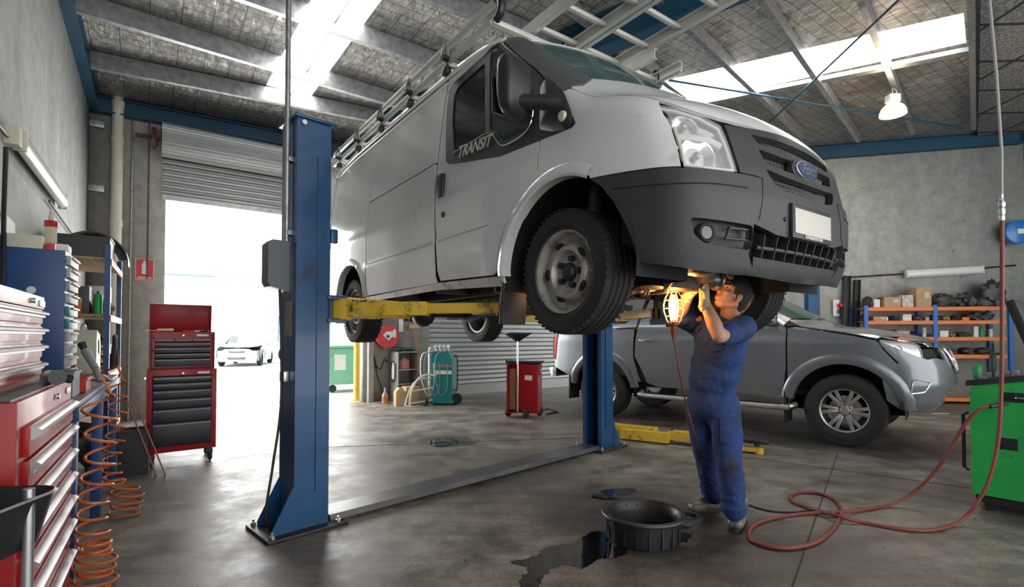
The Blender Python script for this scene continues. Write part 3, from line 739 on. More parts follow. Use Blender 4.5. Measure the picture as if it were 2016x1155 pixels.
hoodN=[cpt(wsb(0)+.015,0),cpt(wsb(.3)+.015,.3),cpt(wsb(.55)+.015,.55),cpt(wsb(.72)+.02,.74)]+[van.par('c',p) for p in HBL]+[cpt(u,v) for u,v in((.635,.715),(.69,.63),(.725,.53),(.745,.44),(.765,.28),(.772,.12),(.774,0))]
panel(van,'c',both(hoodN),M_white,'bonnet',VW,gap=.003,step=.03)
rfN=[cpt(wst(0)-.01,0),cpt(wst(.3)-.01,.3),cpt(wst(.6)-.01,.6),cpt(-.62,.71)]+[van.par('c',tuple(van.surf('c',[u],[van.par('c',(0,.80,w))[1]])[0])) for u,w in((-.70,1.57),(-1.0,1.62),(-1.5,1.64),(-2.5,1.64),(-4.24,1.64))]+[cpt(-4.24,.4),cpt(-4.24,0)]
panel(van,'c',both(rfN),M_white,'roof_panel',VW,gap=0,step=.06)
# drip rail along the roof edge and down the pillar
mb=MB()
for sg in(1,-1):
    P=[(-.64,1.575),(-.80,1.59),(-1.1,1.61),(-1.6,1.62),(-2.5,1.625),(-4.28,1.625)]
    Q=smoothpts([Vector(p) for p in P],6);S=van.surf('v',[p[0] for p in Q],[p[1] for p in Q])
    mb.tube([L(p[0],(p[1]+.008)*sg,p[2]) for p in S],.016,8)
    mb.tube([L(p[0],(p[1]+.004)*sg,p[2]-.045) for p in S],.010,6)
mb.build('drip_rail',M_white,VW)
# white strip above the windscreen
# --- front: everything in (theta,w)
def bothr(Pn): return Pn+[(-p[0],p[1]) for p in Pn[::-1][1:-1]]
def rp(v,w):
    S=van.root(lambda m:vanG(m,np.array(v),np.array(w)),np.array(0.),np.array(1.3)); return (math.atan2(v,float(S)-van.r0),w)
hl=vh('r',[(1296,206),(1330,210),(1380,226),(1420,247),(1436,285),(1453,340),(1400,334),(1345,328),(1338,290),(1324,245),(1305,216)])
panel(van,'r',hl,M_reflect,'headlight',VW,off=-.05,th=.01,gap=.006,mirror=True,step=.03)
HLN=[o for o in kids(VW) if o.name.startswith('headlight')]
for o,sg in zip(HLN,(1,-1)):
    mb=MB();
    def hp(px,py,off): 
        p=np.array(van.hit(px,py));n=van.norm(p);q=p+n*off;return L(q[0],q[1]*sg,q[2]),Vector((n[0],-n[1]*sg,n[2]))
    # inner structures: two reflector bowls and a light bar between them
    for (x,y,r) in((1352,243,.055),(1378,300,.075)):
        c,n=hp(x,y,-.035);mb.lathe([(.012,-.03),(r*.6,-.02),(r,.01),(r+.008,.012),(r+.008,-.02)],c,n,20)
    mb.build('reflector_bowl',M_chrome,o)
    mb=MB()
    pa=[hp(x,y,-.028)[0] for x,y in((1335,265),(1360,264),(1385,268),(1405,272),(1425,283))];mb.tube(pa,.018,8);
    pa=[hp(x,y,-.012)[0] for x,y in((1298,210),(1330,215),(1378,230),(1416,251),(1432,287),(1447,334))];mb.tube(pa,.008,6)
    pa=[hp(x,y,-.012)[0] for x,y in((1447,334),(1400,329),(1349,323),(1342,290),(1328,247))];mb.tube(pa,.008,6)
    mb.build('light_bezel',mat('bezel_cream',(.60,.58,.53),.35),o)
    mb=MB();c,n=hp(1350,240,-.03)
    mb.sph(c,.022,12);c,n=hp(1378,300,-.03);mb.sph(c,.02,12);mb.build('bulb',mat('bulb_glass_grey',(.25,.24,.26),.1,metal=.6),o)
    mb=MB();panel(van,'r',hl,M_clear,'lens',o,off=.0,th=.004,gap=.004,mb=mb,build=False)
    if sg<0:
        for v_ in mb.bm.verts: v_.co.y*=-1
    mb.build('lens',M_clear,o)
# grille surround with three slots
gs=vh('r',[(1424,246),(1466,252)])+[rp(.35,.625),rp(.15,.648),rp(0,.655)]
gl=[rp(0,.115),rp(.15,.115),rp(.30,.12)]+vh('r',[(1482,441),(1494,430),(1500,390),(1500,352),(1485,347),(1456,341),(1440,290)])
GS=gl+gs
def slot(z0,z1,vi,vo0,vo1): return rnd([rp(vi,z0),rp(vo0,z0),rp(vo1,z1),rp(vi,z1)],.015)
S1=bothr([rp(0,.600)]+[rp(.2,.598),rp(.385,.585),rp(.355,.545),rp(.2,.545),rp(0,.545)])
S2=bothr([rp(0,.505),rp(.2,.508),rp(.365,.515),rp(.335,.455),rp(.2,.44),rp(0,.435)])
S3=bothr([rp(0,.400),rp(.2,.405),rp(.345,.42),rp(.305,.355),rp(.22,.335),rp(0,.325)])
PLT=bothr([rp(0,.275),rp(.205,.275),rp(.205,.125),rp(0,.125)])
panel(van,'r',bothr(GS[::-1]),M_grille,'grille_surround',VW,holes=[rnd(S1,.012),rnd(S2,.012),rnd(S3,.012)],off=.004,th=.03,gap=.002,step=.022)
for o in kids(VW):
    if o.name=='grille_surround': GSO=o
mb=MB()
for z in np.arange(.33,.61,.021):
    mb.tube([L(*(van.surf('r',[t],[z])[0]-van.norm(van.surf('r',[t],[z])[0])*.035)) for t in np.linspace(-.58,.58,17)],.0035,4)
for t in np.linspace(-.56,.56,44):
    mb.tube([L(*(van.surf('r',[t],[z])[0]-van.norm(van.surf('r',[t],[z])[0])*.035)) for z in(.32,.42,.52,.61)],.0035,4)
mb.build('grille_mesh',mat('grille_mesh_plastic',(.10,.10,.10),.5),VW)
# oval badge
bc=van.surf('r',[0.],[.47])[0];bn=Vector((1,0,.10)).normalized()
def oval(rx,ry,n=40): return [(rx*math.cos(2*PI*i/n),ry*math.sin(2*PI*i/n)) for i in range(n)]
cB=L(*bc)+bn*.012;XB=Vector((0,1,0));YB=bn.cross(XB).normalized();YB=-YB if YB.z<0 else YB
XB=YB.cross(bn)
fnB=lambda o:(lambda x,y,h_:cB+XB*x+YB*y+bn*(h_+o))
mb=MB();mb.prism(oval(.125,.062),.028,fnB(-.03),bev=.006);bp_=mb.build('badge',M_grille,VW)
mb=MB();mb.prism(oval(.108,.048),.016,fnB(-.005),bev=.003);mb.build('badge_rim',M_chrome,bp_)
mb=MB();mb.prism(oval(.098,.040),.004,fnB(.0105));mb.build('badge_field',mat('badge_blue',(.02,.06,.16),.15,coat=.8),bp_)
text('Ford',.075,M_chrome,'badge_lettering',bp_,extr=.0015,bold=.0015,shear=.45,M=orient(cB+bn*.0155,XB,YB,bn))
# number plate
pc_=L(*van.surf('r',[0.],[.20])[0]);pn=Vector((1,0,.02)).normalized()
mb=MB();mb.box(pc_+pn*.006,(.02,.40,.165),bev=.01);pf=mb.build('plate_holder',M_black,VW)
mb=MB();mb.box(pc_+pn*.018,(.006,.372,.118),bev=.003);mb.build('number_plate',mat('blank_plate',(.56,.53,.47),.45),VW)
mb=MB();mb.box(pc_+pn*.018+Vector((0,0,-.068)),(.006,.18,.016));mb.build('plate_caption_strip',mat('caption_strip',(.35,.34,.32),.5,var=.5,vscale=60),pf)
mb=MB();[mb.sph(L(van.surf('r',[t],[.20])[0][0]+.002,v_,.20),.012,10) for t,v_ in((.30,.235),(-.30,-.235))];mb.build('plate_bolt',M_black,pf)
# bumper corners
bc1=vh('r',[(1163,353),(1250,337),(1345,330),(1400,334),(1456,342),(1486,348),(1498,352),(1499,392),(1492,432),(1482,443),(1472,500),(1481,542),(1440,540),(1370,532),(1257,517),(1248,480),(1232,440),(1208,396),(1185,368)])
fog=vh('r',[(1358,428),(1400,432),(1480,445),(1474,492),(1440,488),(1385,478),(1366,462)])
panel(van,'r',bc1,M_grille,'bumper_corner',VW,holes=[rnd(fog,.02)],off=.006,th=.03,mirror=True,step=.025,gap=.002)
mb=MB()
for sg in(1,-1): mb.tube(surfpath(van,'r',vh('r',[(1210,372),(1250,368),(1340,362),(1420,364),(1470,371)]),.006,6,mir=sg),.0035,5)
mb.build('bumper_groove',M_inner,VW)
fg2=panel(van,'r',rnd(fog,.02),M_grille2,'fog_recess',VW,off=-.04,th=.01,gap=-.01,mirror=True)
for o,sg in zip(fg2,(1,-1)):
    p=np.array(van.hit(1396,456));n=van.norm(p);c=p-n*.02;n3=Vector((n[0]*.9+.1,-n[1]*sg*.7,0)).normalized()
    mb=MB();mb.lathe([(.0,.006),(.028,.004),(.032,-.006)],L(c[0],c[1]*sg,c[2]),n3,20);mb.build('fog_lamp',mat('fog_glass',(.10,.105,.10),.25,metal=.3),o)
    mb=MB();mb.lathe([(.032,.004),(.040,.010),(.045,.0),(.045,-.03)],L(c[0],c[1]*sg,c[2]),n3,20);mb.build('fog_bezel',M_grille,o)
    mb=MB();q=vh('r',[(1438,448),(1474,452),(1474,474),(1430,470)]);
    loop=surfpath(van,'r',q+[q[0]],-.008,1,mir=sg);mb.tube(loop,.007,6);mb.build('vent_bezel',M_grille,o)
# lower centre: intake and lip
lip_=bothr(([rp(0,.010),rp(.2,.012),rp(.34,.015)]+[rp(.42,.018),rp(.385,-.062),rp(.2,-.07),rp(0,-.075)]))
panel(van,'r',lip_,M_grille,'bumper_lip',VW,off=.006,th=.03,step=.025,gap=.001)
mb=MB()
for z in(.055,):
    mb.tube(surfpath(van,'r',[(t,z) for t in np.linspace(-.50,.50,7)],-.02,4),.011,6)
for t in np.linspace(-.46,.46,9):
    a,b=[L(*(van.surf('r',[t],[z])[0]-np.array([.03,0,0]))) for z in(.0,.125)];mb.bar(a,b,.006,.05,up=(1,0,0))
mb.build('intake_slats',M_grille2,VW)
# dark inner shell behind gaps, holes and arches
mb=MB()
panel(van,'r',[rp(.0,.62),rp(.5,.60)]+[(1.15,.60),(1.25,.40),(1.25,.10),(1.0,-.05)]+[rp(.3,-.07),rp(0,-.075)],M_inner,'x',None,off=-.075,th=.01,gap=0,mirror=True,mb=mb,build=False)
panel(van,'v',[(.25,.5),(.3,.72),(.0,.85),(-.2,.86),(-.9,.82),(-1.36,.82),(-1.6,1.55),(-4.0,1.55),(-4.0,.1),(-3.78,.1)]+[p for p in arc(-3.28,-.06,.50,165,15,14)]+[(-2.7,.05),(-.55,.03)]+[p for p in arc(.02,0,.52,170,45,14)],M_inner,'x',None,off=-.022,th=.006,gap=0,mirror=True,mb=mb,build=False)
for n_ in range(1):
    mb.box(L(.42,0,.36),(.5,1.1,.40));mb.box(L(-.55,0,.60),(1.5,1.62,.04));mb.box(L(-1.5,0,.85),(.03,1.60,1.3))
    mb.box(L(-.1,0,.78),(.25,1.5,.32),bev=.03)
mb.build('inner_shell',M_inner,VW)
mb=MB();mb.box(L(-1.08,0,1.585),(.66,1.25,.02));mb.build('headliner',mat('headliner_grey',(.10,.10,.10),.9),VW)
# seats
for y in(.42,-.42):
    mb=MB();mb.box(L(-.75,y,.68),(.50,.50,.16),bev=.05);mb.box(L(-1.02,y,.98),(.15,.48,.62),bev=.06,rot=Matrix.Rotation(-.15,3,'Y'));mb.box(L(-1.09,y,1.36),(.10,.26,.18),bev=.045);mb.build('seat',M_seat,VW)
mb=MB();mb.lathe([(.17+.014*math.cos(t),.014*math.sin(t)) for t in np.linspace(0,2*PI,9)],L(-.38,.42,.98),Vector((-.8,0,.6)),24);mb.cyl(L(-.38,.42,.98),L(-.15,.42,.85),.03);mb.build('steering_wheel',M_black,VW)
# rear end
mb=MB()
def rs(u,v):
    return None
rp_=[]
for j in range(13):
    w=lerp(.04,1.60,j/12)
    row=[]
    for i in range(17):
        v=lerp(-1,1,i/16)
        hw=float(van.surf('v',[-4.15],[w])[0][1])-.03
        row.append(L(-4.32+.05*max(0,w-.6)-0.0,v*hw,w))
    rp_.append(row)
vs=[p for r in rp_ for p in r];mb.raw(vs,[(j*17+i,j*17+i+1,j*17+18+i,j*17+17+i) for j in range(12) for i in range(16)]);mb.box(L(-4.29,0,.85),(.03,1.62,1.5));mb.build('rear_door',M_white,VW)
mb=MB();mb.box(L(-4.34,0,.06),(.10,1.66,.14),bev=.03);mb.build('rear_bumper',M_grille2,VW)
for sg in(1,-1):
    mb=MB();mb.box(L(-4.20,.80*sg,.72),(.08,.10,.42),bev=.02);mb.build('tail_light',M_redflat,VW)
    # rear view mirror
    Y=-sg
    def LM(u,v,w): return L(u,v*sg,w)
    mb=MB()
    # housing
    c0=LM(-.18,1.13,1.0)
    sec=[(-.215,.62),(-.19,.88),(-.10,1.0),(.0,1.02),(.10,1.0),(.165,.92),(.185,.7)]
    rows=[]
    for z,wd,dp,sh in ((-.195,.04,.02,.0),(-.185,.085,.05,.0),(-.15,.115,.075,.0),(-.08,.128,.092,.0),(.02,.130,.10,.0),(.10,.128,.09,.0),(.155,.122,.075,.0),(.175,.105,.05,.0),(.18,.06,.02,.0)):
        rr_=[]
        for k in range(20):
            a=2*PI*k/20;ca,sa=math.cos(a),math.sin(a);ex=lambda t:math.copysign(abs(t)**.62,t)
            vv_=ex(ca)*wd;uu=ex(sa)*dp
            if uu<0: uu*=.45
            rr_.append(LM(-.165+uu+.03*(ca>0)*ca,1.065+vv_*.80,.972+z*.80+.010*ca))
        rows.append(rr_)
    vs=[p for r in rows for p in r];n=len(rows)
    fs=[(j*20+k,j*20+(k+1)%20,(j+1)*20+(k+1)%20,(j+1)*20+k) for j in range(n-1) for k in range(20)]+[tuple(range(20)),tuple(range((n-1)*20,n*20))]
    mb.raw(vs,fs);mr_=mb.build('wing_mirror',M_black,VW)
    mb=MB();pts=[LM(-.13,1.08,.90),LM(-.07,1.02,.885),LM(.0,.95,.875),LM(.04,.89,.87)]
    mb.tube(smoothpts(pts,5),.042,12,taper=lambda t:1.0-.25*math.sin(t*PI)+.35*t);mb.build('mirror_arm',M_black,mr_)
    mb=MB();mb.prism([(-.115,-.16),(.115,-.16),(.12,.13),(-.12,.13)],.004,lambda x,y,h_:LM(-.212-h_,1.065+x*.8,.972+y*.78));mb.build('mirror_glass',M_chrome,mr_)
    # mirror base bulge over the cladding triangle
    mb=MB();b0=van.surf('v',[.03],[.86])[0]
    tri=[(-.155,1.03),(-.13,1.10),(-.06,1.04),(.04,.93),(.12,.80),(.13,.74),(.09,.715),(-.02,.74),(-.135,.79)]
    T2=rnd([Vector(p) for p in tri],.02);cx_=sum(p[0] for p in T2)/len(T2);cy_=sum(p[1] for p in T2)/len(T2)
    rings=[]
    for f,o in((1,.006),(.93,.016),(.75,.026),(.5,.034),(.25,.038)):
        S=van.surf('v',[cx_+(p[0]-cx_)*f for p in T2],[cy_+(p[1]-cy_)*f for p in T2]);rings.append([L(q_[0],(q_[1]+o)*sg,q_[2]) for q_ in S])
    k=len(T2);vs=[p for r in rings for p in r];fs=[(j*k+i,j*k+(i+1)%k,(j+1)*k+(i+1)%k,(j+1)*k+i) for j in range(4) for i in range(k)]+[tuple(range(4*k,5*k))]
    mb.raw(vs,fs);mb.build('mirror_base',M_black,mr_)
    c=van.surf('v',[.075],[.785])[0];mb=MB();mb.lathe([(0,.012),(.022,.010),(.028,.0),(.028,-.03)],L(c[0],(c[1]+.028)*sg,c[2]),(0,-sg,0),20);mb.build('side_marker',M_amber,mr_)
    # door handle, lock, sliding door handle
    c=van.surf('v',[-1.275],[.755])[0];mb=MB();mb.box(L(c[0],(c[1]+.008)*sg,c[2]),(.095,.03,.17),bev=.014);ho=mb.build('door_handle',M_black,VW)
    c=van.surf('v',[-1.225],[.535])[0];mb=MB();mb.lathe([(0,.012),(.016,.012),(.022,.004),(.024,0)],L(c[0],(c[1]+.0)*sg,c[2]),(0,-sg,0),16);mb.build('door_lock',M_dark,VW)
    # lower crease moulding: its shadow line painted on as a thin darker strip
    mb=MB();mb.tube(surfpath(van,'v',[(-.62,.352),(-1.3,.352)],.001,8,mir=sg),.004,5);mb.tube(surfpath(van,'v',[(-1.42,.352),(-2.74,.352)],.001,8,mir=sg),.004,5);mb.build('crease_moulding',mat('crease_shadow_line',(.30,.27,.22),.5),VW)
    # mud flap and arch liners
    mb=MB();mb.box(L(-.50,.80*sg,-.06),(.025,.19,.42),rot=Matrix.Rotation(.12,3,'Y'),bev=.01);mb.build('mud_flap',M_black,VW)
    for cx_,cz_,R_ in((.02,0,.50),(-3.28,-.06,.48)):
        mb=MB()
        pr=[(cx_+R_*math.cos(t),cz_+R_*math.sin(t)) for t in np.linspace(-.15,PI+.15,20)]
        a=[L(p[0],.875*sg,p[1]) for p in pr];b=[L(p[0],.50*sg,p[1]) for p in pr];vs=a+b;n=len(pr)
        mb.raw(vs,[(i,i+1,n+i+1,n+i) for i in range(n-1)]+[tuple(range(n,2*n))]);mb.build('wheel_arch_liner',M_inner,VW)
# --- wheels
def make_wheel(parent,c,yn,R=.335,wid=.21,rr=.222,name='wheel'):
    """yn: +1/-1 local y direction of the outer face"""
    root=bpy.data.objects.new(name,None);COL.objects.link(root);root.parent=parent;root.location=c;root.rotation_euler=(0,0,0)
    ax=(0,yn,0);mb=MB();h2=wid/2
    prof=[(rr,-h2*.85),(rr+.03,-h2*.98),(R*.86,-h2),(R*.955,-h2*.93),(R*.985,-h2*.80)]
    for x in(-.55,-.18,.18,.55):
        prof+=[(R*.995,h2*(x-.10)),(R*.97,h2*(x-.045)),(R*.97,h2*(x+.045)),(R*.995,h2*(x+.10))]
    prof+=[(R*.985,h2*.80),(R*.955,h2*.93),(R*.86,h2),(R*.80,h2*.985),(R*.79,h2*1.0),(R*.74,h2*1.0),(R*.73,h2*.985),(rr+.03,h2*.98),(rr,h2*.85)]
    mb.lathe(prof,(0,0,0),ax,56)
    # shoulder tread blocks
    F=frame(Vector(ax))
    for k in range(56):
        a=2*PI*(k+.5)/56
        for sd in(-1,1):
            p=F@Vector((R*.972*math.cos(a),R*.972*math.sin(a),sd*h2*.84))
            mb.box(p,(.008,.014,.03),rot=Matrix((F@Vector((math.cos(a),math.sin(a),0)),F@Vector((-math.sin(a),math.cos(a),0)),F@Vector((0,0,1)))).transposed())
    mb.build('tyre',M_rubber,root)
    return root,F,h2
def steel_wheel(parent,c,yn):
    root,F,h2=make_wheel(parent,c,yn)
    ax=(0,yn,0);rr=.222;mb=MB()
    mb.lathe([(rr+.004,h2*.90),(rr+.006,h2*.80),(rr-.012,h2*.72),(rr-.018,h2*.25),(.175,h2*.12),(.165,h2*.18),(.155,h2*.45),(.140,h2*.62),(.118,h2*.66),(.108,h2*.52),(.100,h2*.34),(.085,h2*.30),(.045,h2*.36),(.0,h2*.36)],(0,0,0),ax,48)
    mb.lathe([(rr-.018,h2*.25),(rr-.02,-h2*.85),(rr,-h2*.85)],(0,0,0),ax,40)
    rim=mb.build('rim',M_steelw,root)
    def onface(r,a,h_): return F@Vector((r*math.cos(a),r*math.sin(a),h_))
    for k in range(5):
        a=2*PI*k/5+.35
        # kidney slots
        q=[];mb=MB()
        for t in np.linspace(0,2*PI,17)[:-1]: q.append(onface(.152+.013*math.sin(t),a+.20*math.cos(t),h2*.58))
        q2=[p+F@Vector((0,0,.012)) for p in q];n=len(q)
        mb.raw(q+q2,[(i,(i+1)%n,n+(i+1)%n,n+i) for i in range(n)]+[tuple(range(n)),tuple(range(n,2*n))]);mb.build('rim_slot',M_inner,root)
    mb=MB()
    for k in range(5):
        a=2*PI*k/5+.35+PI/5;p=onface(.073,a,h2*.30);mb.cyl(p,p+F@Vector((0,0,.028)),.018,.016,8)
    mb.build('wheel_nut',M_black,root)
    mb=MB();mb.lathe([(.0,h2*.72),(.024,h2*.70),(.040,h2*.62),(.050,h2*.48),(.052,h2*.3)],(0,0,0),ax,24);mb.build('hub_cap',M_black,root)
    return root
for u,w,nm_ in((0,0,0),(-3.3,-.075,0)):
    for sg in(1,-1): 
        r=steel_wheel(VW,L(u,.76*sg,w),-sg)
# --- underbody
M_under=mat('underbody_metal',(.10,.085,.07),.5,metal=.5,var=.4,vscale=8,dirt=(.03,.02,.015),dirtamt=.4,dscale=9)
M_cast=mat('cast_aluminium',(.30,.28,.25),.4,metal=.8,var=.3,vscale=14)
mb=MB();mb.box(L(-2.35,0,.10),(3.7,1.66,.04));mb.box(L(.05,0,.20),(1.3,.95,.04))
for sg in(1,-1): mb.box(L(-2.2,.45*sg,.04),(3.8,.09,.12),bev=.01);mb.box(L(.2,.44*sg,.15),(1.1,.09,.10),bev=.01)
for u in(-.75,-1.6,-2.5,-3.7): mb.box(L(u,0,.04),(.08,1.5,.08),bev=.01)
fp=mb.build('floor_pan',mat('underseal',(.018,.017,.016),.6,var=.3),VW)
mb=MB()
mb.box(L(.10,.18,-.02),(.18,.72,.09),bev=.03);mb.box(L(.10,-.35,.10),(.16,.5,.07),bev=.02);mb.box(L(.42,.05,.06),(.10,.9,.06),bev=.02)
for sg in(1,-1):
    h_=-.05 if sg>0 else .08;mb.bar(L(.06,.35*sg,h_),L(-.03,.60*sg,-.10),.08,.035,bev=.01);mb.bar(L(-.28,.35*sg,h_),L(-.04,.60*sg,-.10),.06,.035,bev=.01)
    mb.cyl(L(0,.62*sg,-.10),L(0,.60*sg,.50),.028);mb.cyl(L(0,.60*sg,.18),L(0,.60*sg,.48),.05)
mb.build('front_subframe',M_under,VW)
mb=MB();mb.box(L(.18,.22,.10),(.36,.42,.18),bev=.05);mb.sph(L(.16,-.10,.06),.12,20,(1.2,1,.75));mb.cyl(L(-.05,-.05,.04),L(-.62,-.02,.05),.10,.07,20);mb.cyl(L(.16,-.10,.03),L(.20,-.24,.01),.06,.055,20);mb.cyl(L(.20,-.24,.01),L(.205,-.255,.008),.068,.068,20);mb.sph(L(.34,.12,.04),.085,16,(1.3,1,.6));mb.cyl(L(.30,.30,.03),L(.05,.36,.0),.035,.03,14);mb.build('gearbox',M_cast,VW)
mb=MB();P=[L(.30,.30,.05),L(.15,.42,-.04),L(-.1,.36,-.08),L(-.5,.28,-.06),L(-1.1,.25,-.02),L(-1.9,.30,-.03),L(-3.0,.34,.0)];mb.tube(smoothpts(P,8),.032,10);mb.cyl(L(-1.2,.25,-.02),L(-1.75,.28,-.03),.09,.09,16)
P=[L(.45,.45,.02),L(.25,.30,-.055),L(.05,.10,-.07),L(-.3,.12,-.05)];mb.tube(smoothpts(P,8),.018,8);P=[L(.5,.2,.03),L(.42,-.05,-.01),L(.25,-.22,.04),L(.1,-.3,.06)];mb.tube(smoothpts(P,8),.012,8);mb.build('exhaust_pipe',M_under,VW)
mb=MB();mb.cyl(L(.02,-.18,.0),L(.02,.60,-.12),.022);mb.cyl(L(.0,-.18,.02),L(-.02,-.60,-.08),.022)
for x in(.25,.5):
    mb.lathe([(.045,-.03),(.052,-.015),(.045,0),(.052,.015),(.045,.03)],L(.02,x,-.07-.1*x+.03),(0,1,.1),14)
mb.build('drive_shaft',M_under,VW)
mb=MB();mb.cyl(L(-3.3,.70,-.075),L(-3.3,-.70,-.075),.045);mb.sph(L(-3.3,.05,-.085),.15,16,(1,.9,1))
for sg in(1,-1):
    P=[L(-2.65,.55*sg,.02),L(-3.0,.55*sg,-.09),L(-3.3,.55*sg,-.14),L(-3.6,.55*sg,-.09),L(-3.95,.55*sg,.02)];mb.tube(smoothpts(P,5),.03,4)
mb.build('rear_axle',M_dark,VW)
mb=MB();mb.box(L(-2.15,-.35,-.03),(.75,.5,.2),bev=.06);mb.build('fuel_tank',M_black,VW)
mb=MB();mb.box(L(.66,0,-.02),(.16,.9,.010));mb.build('undertray',M_black,VW)
# --- roof rack (bolted to the roof) and the ladders it carries
M_rack=mat('white_aluminium_rack',(.66,.65,.60),.38,metal=.35,var=.08)
rk=bpy.data.objects.new('roof_rack',None);COL.objects.link(rk);rk.parent=VW
RV=.80
mb=MB()
for sg in(1,-1):
    for w in(1.735,1.85):
        mb.bar(L(-.70,RV*sg,w),L(-4.22,RV*sg,w+.0),.03,.045,bev=.006)
mb.build('side_rail',M_rack,rk)
for u in(-.72,-1.35,-2.0,-2.65,-3.3,-3.95):
    mb=MB();mb.bar(L(u,RV+.02,1.715),L(u,-RV-.02,1.715),.045,.035,bev=.005);mb.build('crossbar',M_rack,rk)
for sg in(1,-1):
    for u in(-1.33,-1.98,-2.63,-3.28,-3.93):
        mb=MB();mb.bar(L(u,(RV+.012)*sg,1.63),L(u,(RV+.03)*sg,1.86),.045,.012,up=(0,1,0));mb.tube(smoothpts([L(u,(RV+.03)*sg,1.85),L(u-.02,(RV+.05)*sg,1.78),L(u,(RV+.02)*sg,1.70)],4),.012,6);mb.build('bracket',M_galv,rk)
        mb=MB();mb.box(L(u,(RV+.025)*sg,1.645),(.075,.05,.06),bev=.012);mb.cyl(L(u+.02,(RV+.02)*sg,1.73),L(u+.02,(RV+.075)*sg,1.73),.022,n=10);mb.build('clamp',M_black,rk)
    mb=MB();mb.tube(smoothpts([L(-.70,RV*sg,1.725),L(-.655,RV*sg,1.745),L(-.64,RV*sg,1.79),L(-.655,RV*sg,1.84),L(-.70,RV*sg,1.86)],4),.027,8);mb.build('rail_end_cap',M_black,rk)
def ladder(v0,v1,u0,u1,w,lab,rung=.28,hr=.075,mat_=None,group=None):
    o=empty('ladder',VO+U*((u0+u1)/2)+V*((v0+v1)/2)+Z3*(w-hr/2),lab,'ladder',rz=math.atan2(U.y,U.x),group=group)
    ln=abs(u1-u0);hw=abs(v1-v0)/2
    for sg in(1,-1):
        mb=MB();mb.box((0,sg*hw,hr/2),(ln,.008,hr));mb.box((0,sg*(hw-.014),hr),(ln,.034,.006));mb.box((0,sg*(hw-.014),.0),(ln,.034,.006));mb.build('rail',mat_ or M_rack,o)
    n=int(ln/rung)
    for i in range(n):
        x=-ln/2+.14+i*rung;mb=MB();mb.box((x,0,hr/2),(.034,2*hw-.01,.03),bev=.008);mb.build('rung',mat_ or M_rack,o)
    return o
ladder(.50,.10,-3.9,1.15,1.79,'white aluminium ladder lying on the van roof rack nearer the hoist control box',group='ladders on the van roof')
ladder(.08,-.34,-3.9,.75,1.79,'second aluminium ladder beside the first on the middle of the van roof rack',group='ladders on the van roof')
ladder(-.45,-.78,-3.9,-.42,1.79,'short aluminium ladder on the far edge of the van roof rack behind the windscreen',group='ladders on the van roof')
# ================================================================== TWO-POST HOIST
c1=fl(578,1052); c2=fl(1184,888)
dl=(c2-c1);dl.z=0;dl.normalize();ey=Vector((-dl.y,dl.x,0))
rzl=math.atan2(dl.y,dl.x)
M_plate=mat('chequer_plate',(.13,.135,.14),.38,metal=.7,var=.2)
def chequer():
    m=M_plate;nt=m.node_tree;N=nt.nodes;Lk=nt.links;b=N['Principled BSDF'];tc=N.new('ShaderNodeTexCoord')
    mp=N.new('ShaderNodeMapping');mp.inputs['Rotation'].default_value=(0,0,PI/4);mp.inputs['Scale'].default_value=(26,26,26);Lk.new(tc.outputs['Object'],mp.inputs[0])
    ck=N.new('ShaderNodeTexBrick');ck.inputs['Scale'].default_value=1;ck.inputs['Mortar Size'].default_value=.18;ck.inputs['Brick Width'].default_value=1.2;ck.inputs['Row Height'].default_value=.5;ck.inputs['Color1'].default_value=(1,1,1,1);ck.inputs['Color2'].default_value=(1,1,1,1);ck.inputs['Mortar'].default_value=(0,0,0,1)
    Lk.new(mp.outputs[0],ck.inputs[0]);bp=N.new('ShaderNodeBump');bp.inputs['Strength'].default_value=.8;bp.inputs['Distance'].default_value=.006;Lk.new(ck.outputs[0],bp.inputs['Height']);Lk.new(bp.outputs[0],b.inputs['Normal'])
chequer()
HP=empty('two_post_hoist',Vector((c1.x,c1.y,0)),'blue two-post vehicle hoist holding up the white van with yellow arms','hoist',rz=rzl)
SPAN=(c2-c1).dot(dl)        # distance between front corner edges
CW_,CD_=.235,.26             # extent along dl, and across (ey)
PH=at(590,236,c1.y+.1).z
def HL(x,y,z): return Vector((x,y,z))
